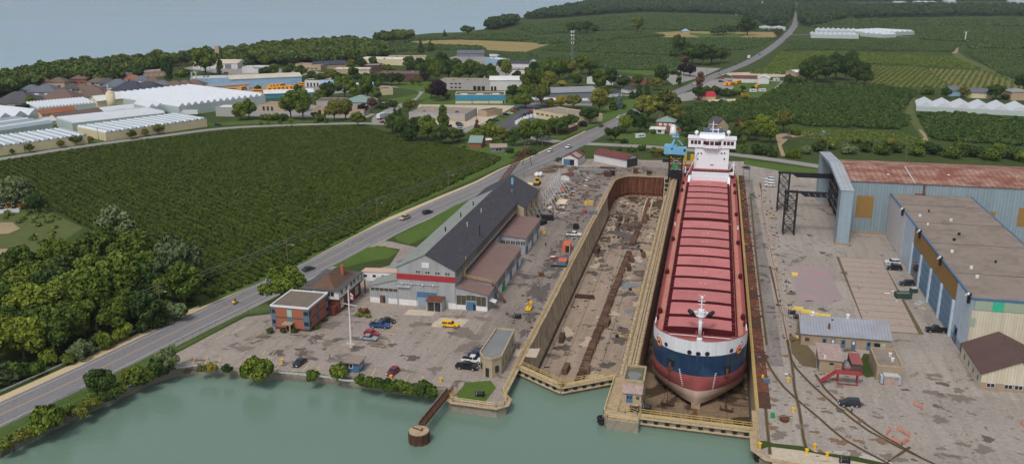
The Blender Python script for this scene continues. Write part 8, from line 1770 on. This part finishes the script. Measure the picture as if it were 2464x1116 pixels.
# yellow boom lift by the dock
p = P(1272,746); t_ = thing('boom_lift','bright yellow folded boom lift near the dock edge','boom lift',(p.x,p.y,.03)); MB().box(p.x - .8,p.y - 1.2,.3,p.x + .8,p.y + 1.2,.9).build('chassis','bright_yellow',t_); MB().path([(p.x - .2,p.y - .6,.9),(p.x + .3,p.y + .8,2.0),(p.x - .4,p.y - 1.0,2.4)],.3).build('boom_arm','bright_yellow',t_); MB().box(p.x + .1,p.y + .6,1.6,p.x + .9,p.y + 1.4,2.4).build('basket','bright_yellow',t_)
for x in (-.75,.75):
 for y in (-.8,.8): MB().cyl((p.x + x - .12,p.y + y,.32),(p.x + x + .12,p.y + y,.32),.32,10).build('wheel','tyre',t_)
# capstans, rope piles, fenders, bollards
def winch(px,py,label,z=.1):
 p = P(px,py,z); t = thing('mooring_capstan',label,'capstan',(p.x,p.y,z),0,'mooring capstans'); MB().cyl((p.x - .7,p.y,z + .6),(p.x + .7,p.y,z + .6),.55,12).build('drum','black_steel',t); MB().box(p.x - 1.0,p.y - .5,z,p.x - .75,p.y + .5,z + 1.2).box(p.x + .75,p.y - .5,z,p.x + 1.0,p.y + .5,z + 1.2).build('side_frame','black_steel',t); MB().torus((p.x - .75,p.y,z + .6),.55,.12,'x').build('flange','grey_steel',t)
winch(1526,988,'black mooring capstan in front of the pier head house',.2); winch(1155,952,'black mooring capstan on the grassed mooring block'); winch(2032,1112,'black mooring capstan at the bottom edge of the right quay'); winch(1245,764,'black winch lying near the yellow boom lift'); winch(1556,985,'small black winch at the right of the pier head',.2); winch(1905,755,'black winch at the left end of the tan block building'); winch(1918,765,'black hose reel behind the tan block building')
for px,py,l in ((1448,1006,'large black rubber fender hanging at the pier tip'),(1826,1096,'large black rubber fender on the corner of the right quay')):
 p = P(px,py,-.8); t_ = thing('rubber_fender',l,'fender',(p.x,p.y,-1),0,'rubber fenders')
 for k in range(2): MB().torus((p.x + .1 * k,p.y,-.7 - k * .75),.75,.38,'z',16,8).build('tyre_ring','rubber',t_,True)
for px,py,l in ((1941,1090,'at the end of the straight crane rail'),(1960,1078,'on the bottom quay right of the crane rail'),(1828,1075,'at the corner of the right quay'),(1909,990,'between the two rails of the right quay'),(1897,918,'near the junction of the yard rails'),(1061,918,'on the bank by the jetty'),(941,912,'beside the maroon car'),(679,872,'on the bank below the office'),(1990,1098,'low at the bottom edge of the right quay')):
 p = P(px,py); t_ = thing('yellow_bollard','short yellow bollard ' + l,'bollard',(p.x,p.y,0),0,'yellow bollards'); MB().cyl((p.x,p.y,0),(p.x,p.y,.9),.32,10).build('post','bright_yellow',t_); MB().cyl((p.x,p.y,.9),(p.x,p.y,1.0),.42,10).build('cap','bright_yellow',t_)
# orange pit barriers
for k,(x,y,x2,y2) in enumerate(((2133,1048,2143,1038),(2158,1036,2188,1052),(2144,1062,2170,1072),(2170,1072,2186,1062),(2198,975,2220,986),(2456,1020,2464,1030))):
 a,b = P(x,y),P(x2,y2); t_ = thing('pit_barrier',f'orange barrier rail on the right yard, {ORD[k]} from the left','barrier',(a.x,a.y,0),0,'orange barriers'); railing(MB(),[(a.x,a.y,.03),(b.x,b.y,.03)],1.0,1.3,.05).build('rail_frame','hot_orange',t_)
# debris on the workshop apron
for k,(x,y,w,d_,m) in enumerate(((2135,706,1.6,.8,'white_paint'),(2150,701,1.0,.8,'white_paint'),(2168,706,.9,.9,'white_paint'),(2158,725,1.6,.7,'light_grey'),(2150,712,2.4,.5,'light_grey'),(2215,727,2.2,1.2,'cabinet_blue'),(2208,732,1.8,1.1,'light_grey'),(2222,742,1.6,1.2,'gate_deck'),(1892,770 + 130,.8,.6,'white_paint'))):
 p = P(x,y); o = MB().obox((p.x,p.y,.1),(w,d_,.14),.4 * k).build('loose_panel',m); tag(o,f'loose sheet lying on the apron, {ORD[k]} of the scattered panels','panel','loose panels')
p = P(1887,1012); t_ = thing('rusty_bucket','rusty bucket with a plank across it on the right quay','bucket',(p.x,p.y,.03)); MB().cyl((p.x,p.y,.03),(p.x,p.y,.9),.9,12,1.1).build('shell','rust',t_); MB().bar((p.x - 1.5,p.y - .2,1.0),(p.x + 1.7,p.y + .5,1.1),.3,.1).build('plank','weathered_wood',t_)
# dumped machines at the left edge
for k,(x,y,c) in enumerate(((8,505,'bus'),(22,502,'yellow'),(36,500,'yellow'),(48,497,'bus'),(5,512,'white'),(35,510,'white'))):
 t_,pt = crate(x,y,4.5,2.2,1.6,'paint_' + c,'parked_machine',f'{ "yellow" if c != "white" else "white"} machine in the left edge compound, {ORD[k]} in its two rows','machine',.4,group='machines in the compound'); pt(MB().box(-.6,-.8,1.6,.8,.8,2.4),'cab','car_glass')
# white tanks and bags in the plant yard
for k,(x,y) in enumerate(((1262,288),(1270,285),(1278,283),(1286,281),(1294,280),(1254,292),(1248,296),(1256,297),(1243,299),(1266,290),(1290,284))):
 p = P(x,y); t_ = thing('storage_tub',f'white tub stored beside the parking lot, {ORD[k]} of the cluster','tub',(p.x,p.y,.05),0,'white tubs'); MB().cyl((p.x,p.y,.05),(p.x,p.y,2.0),1.1,10).build('tub','white_paint',t_); MB().cyl((p.x,p.y,2.0),(p.x,p.y,2.25),1.15,10,.5).build('lid','white_paint',t_)
# heaps in the soil yard
for x,y,w,m,l in ((1788,173,9,'dark_rust','dark heap of soil at the left of the soil yard'),(1810,173,8,'black_steel','black heap of soil in the soil yard'),(1842,172,10,'dirt','pale heap of soil in the soil yard'),(1875,176,9,'faded_red','red heap of mulch in the soil yard'),(1895,333,8,'charcoal_shingle','dark heap of rubble in the thicket clearing'),(1975,325,6,'dark_roof','grey heap of rubble by the dirt track')):
 p = P(x,y); mb = MB(); n = 14; rr = random.Random(int(x)); ring = [(p.x + w / 2 * math.cos(i * 6.283 / n) * rr.uniform(.8,1.1),p.y + w / 3 * math.sin(i * 6.283 / n) * rr.uniform(.8,1.1),0) for i in range(n)]; mid = [(p.x + (a - p.x) * .5,p.y + (b - p.y) * .5,w * .13 * rr.uniform(.8,1.2)) for a,b,c in ring]
 mb.add(ring + mid + [(p.x,p.y,w * .2)],[(i,(i + 1) % n,n + (i + 1) % n,n + i) for i in range(n)] + [(n + i,n + (i + 1) % n,2 * n) for i in range(n)]); tag(mb.build('soil_heap',m),l,'heap','soil and rubble heaps')
for x,y,l in ((1981,326,'blue portable toilet by the dirt track'),): crate(x,y,1.2,1.2,2.3,'drum_blue','portable_toilet',l,'toilet',0,'white_paint')
# ================================================================ loose dirt and scrap too small to count
def debris(name,label,poly,z,n,lo,hi,m,seed,flat=.5):
 r = random.Random(seed); mb = MB(); xs = [p[0] for p in poly]; ys = [p[1] for p in poly]; k = 0
 while k < n:
  q = (r.uniform(min(xs),max(xs)),r.uniform(min(ys),max(ys)))
  if not inside(q,poly): continue
  k += 1; s = .72 * (lo + (hi - lo) * r.random() ** 3); mb.obox((q[0],q[1],z + s * flat * .4),(s * r.uniform(.6,2.4),s * r.uniform(.4,1),s * flat),r.uniform(0,3.14))
 return tag(mb.build(name,m),label,None,None,'stuff')
DF = [(-41.4,202),(-18.2,202),(-18.2,424),(-41.4,424)]; DH = [(-41.2,335),(-18.2,335),(-18.2,424),(-40,424)]
for m,n,s in (('dark_rust',200,1),('black_steel',110,2),('gate_timber',70,3)): debris('dock_debris','small scraps and flakes scattered over the empty dock floor',DF,DOCK_Z + .03,n,.15,1.1,m,s,.2)
for m,n,s in (('dark_rust',260,4),('rubber',180,5),('rust',80,6)): debris('dock_debris','dense dark scraps at the head of the empty dock',DH,DOCK_Z + .03,n,.2,1.5,m,s,.25)
RIM = [(-53,214),(-44.8,205),(-44.8,384),(-47,408),(-56,402),(-53,330)]; NY = [(-62,352),(-52,350),(-48,412),(-36,432),(-22,430),(-30,446),(-70,440),(-64,395)]; WY = [(-66,348),(-57,348),(-57,396),(-66,396)]
for m,n,s in (('rust',110,7),('dark_rust',200,8),('grey_steel',130,9),('yellow_rail',40,10),('tar_roof',160,11)): debris('yard_scrap','small steel scrap and rubble strewn along the empty dock edge',RIM,.03,n,.12,.95,m,s)
for m,n,s in (('rust',120,12),('dark_rust',200,13),('grey_steel',120,14),('brown_shingle',160,15),('plywood',16,16)): debris('yard_scrap','steel offcuts and rubble littering the north yard',NY,.03,n,.15,1.3,m,s)
for m,n,s in (('rust',130,17),('light_grey',90,18),('brown_shingle',130,19),('yellow_rail',40,20)): debris('yard_scrap','stored scaffold parts and scrap under the pale trestles',WY,.03,n,.3,2.2,m,s,.3)
RT = [(14.6,200),(17.3,200),(17.3,430),(14.6,430)]; RR = [(22.0,230),(27.5,230),(27,400),(22.4,430)]
for m,n,s in (('rust',180,21),('dark_rust',200,22),('grey_steel',90,23),('yellow_rail',50,24)): debris('quay_scrap','small fittings and scrap on the trench covers right of the ship',RT,.24,n,.15,.9,m,s)
for m,n,s in (('rust',110,25),('dark_rust',130,26),('pale_yellow',30,27),('old_coping',120,28)): debris('quay_scrap','loose bits lying beside the crane rail on the right',RR,.04,n,.15,1.0,m,s)
debris('quay_scrap','bits of dirt and flakes on the right quay',[(16,172),(60,165),(62,205),(20,228)],.03,260,.08,.5,'dark_rust',29,.2)
debris('yard_scrap','dirt and small litter on the parking yard',[(-118,192),(-62,190),(-56,232),(-100,226)],.03,200,.08,.4,'dark_rust',30,.2)
def stains(name,poly,z,n,lo,hi,m,seed,sy=1.0):
 """flat stains and wet patches with ragged outlines of their own"""
 r = random.Random(seed); mb = MB(); xs = [p[0] for p in poly]; ys = [p[1] for p in poly]; k = 0
 while k < n:
  q = (r.uniform(min(xs),max(xs)),r.uniform(min(ys),max(ys)))
  if not inside(q,poly): continue
  k += 1; s = lo + (hi - lo) * r.random() ** 2; ph = [r.uniform(0,6.28) for _ in range(4)]; pts = []
  for i in range(30):
   t = i * 2 * math.pi / 30; f = 1 + .28 * math.sin(2 * t + ph[0]) + .22 * math.sin(3 * t + ph[1]) + .16 * math.sin(7 * t + ph[2]) + .12 * math.sin(11 * t + ph[3])
   v = (q[0] + s * f * math.cos(t),q[1] + s * sy * f * math.sin(t))
   pts.append(v if inside(v,poly) else q)
  zz = z + k * .0002; mb.add([(*q,zz)] + [(*v,zz) for v in pts],[(0,i + 1,(i + 1) % 30 + 1) for i in range(30)])
 return tag(mb.build(name,m),None,None,None,'structure')
mat('oil_stain',S(96,87,81),.7,.25,.8); mat('damp_stain',S(120,110,102),.8,.2,.8); mat('dock_wet',S(82,71,62),.35,.3,.6,dirt=S(112,98,84),dirt_amt=.7); mat('dock_dry',S(182,164,144),.9,.15,.6); mat('rust_stain',S(124,100,78),.9,.2,.8)
stains('wet_patch',DF,DOCK_Z + .034,46,.5,3.2,'dock_wet',41,1.3); stains('wet_patch',DH,DOCK_Z + .05,44,.6,4.0,'dock_wet',42,1.2); stains('dry_patch',DF,DOCK_Z + .045,30,.6,2.6,'dock_dry',43,1.5)
stains('puddle',[(-28,262),(-18.4,262),(-18.4,320),(-27,320)],DOCK_Z + .07,4,1.2,3.0,'puddle_water',44,1.6)
PY = [(-122,193),(-62,190),(-52,213),(-57,232),(-100,228),(-116,206)]
stains('oil_patch',PY,.034,26,.5,2.6,'oil_stain',45,.7); stains('damp_patch',PY,.03,22,.8,4.2,'damp_stain',46,.8)
stains('oil_patch',RIM,.04,46,.5,2.6,'oil_stain',47,2.2); stains('oil_patch',NY,.05,40,.5,3.2,'oil_stain',48)
RY = [(24,168),(62,163),(64,228),(50,240),(64,244),(64,338),(44,325),(26,400),(24,245)]
stains('oil_patch',RY,.085,60,.25,1.5,'oil_stain',49,.8); stains('damp_patch',[(16,172),(62,163),(64,228),(50,226),(26,205),(17,220)],.045,44,.4,2.2,'damp_stain',50,.8); stains('rust_patch',[(15.5,175),(40,168),(40,200),(22,225),(16,215)],.05,40,.3,1.6,'rust_stain',51,.8)
# ================================================================ the air
hz = bpy.data.materials.new('haze_air'); hz.use_nodes = True; hz.node_tree.nodes.clear()
pv = hz.node_tree.nodes.new('ShaderNodeVolumePrincipled'); ho_ = hz.node_tree.nodes.new('ShaderNodeOutputMaterial')
pv.inputs['Color'].default_value = (0.78,0.87,1.0,1); pv.inputs['Density'].default_value = 0.00006; pv.inputs['Anisotropy'].default_value = 0.2
hz.node_tree.links.new(pv.outputs[0],ho_.inputs['Volume']); MATS['haze_air'] = hz
tag(MB().box(-13000,-5000,-15,10000,15000,99).build('haze','haze_air'),'pale blue air haze over the whole landscape',None,None,'stuff')
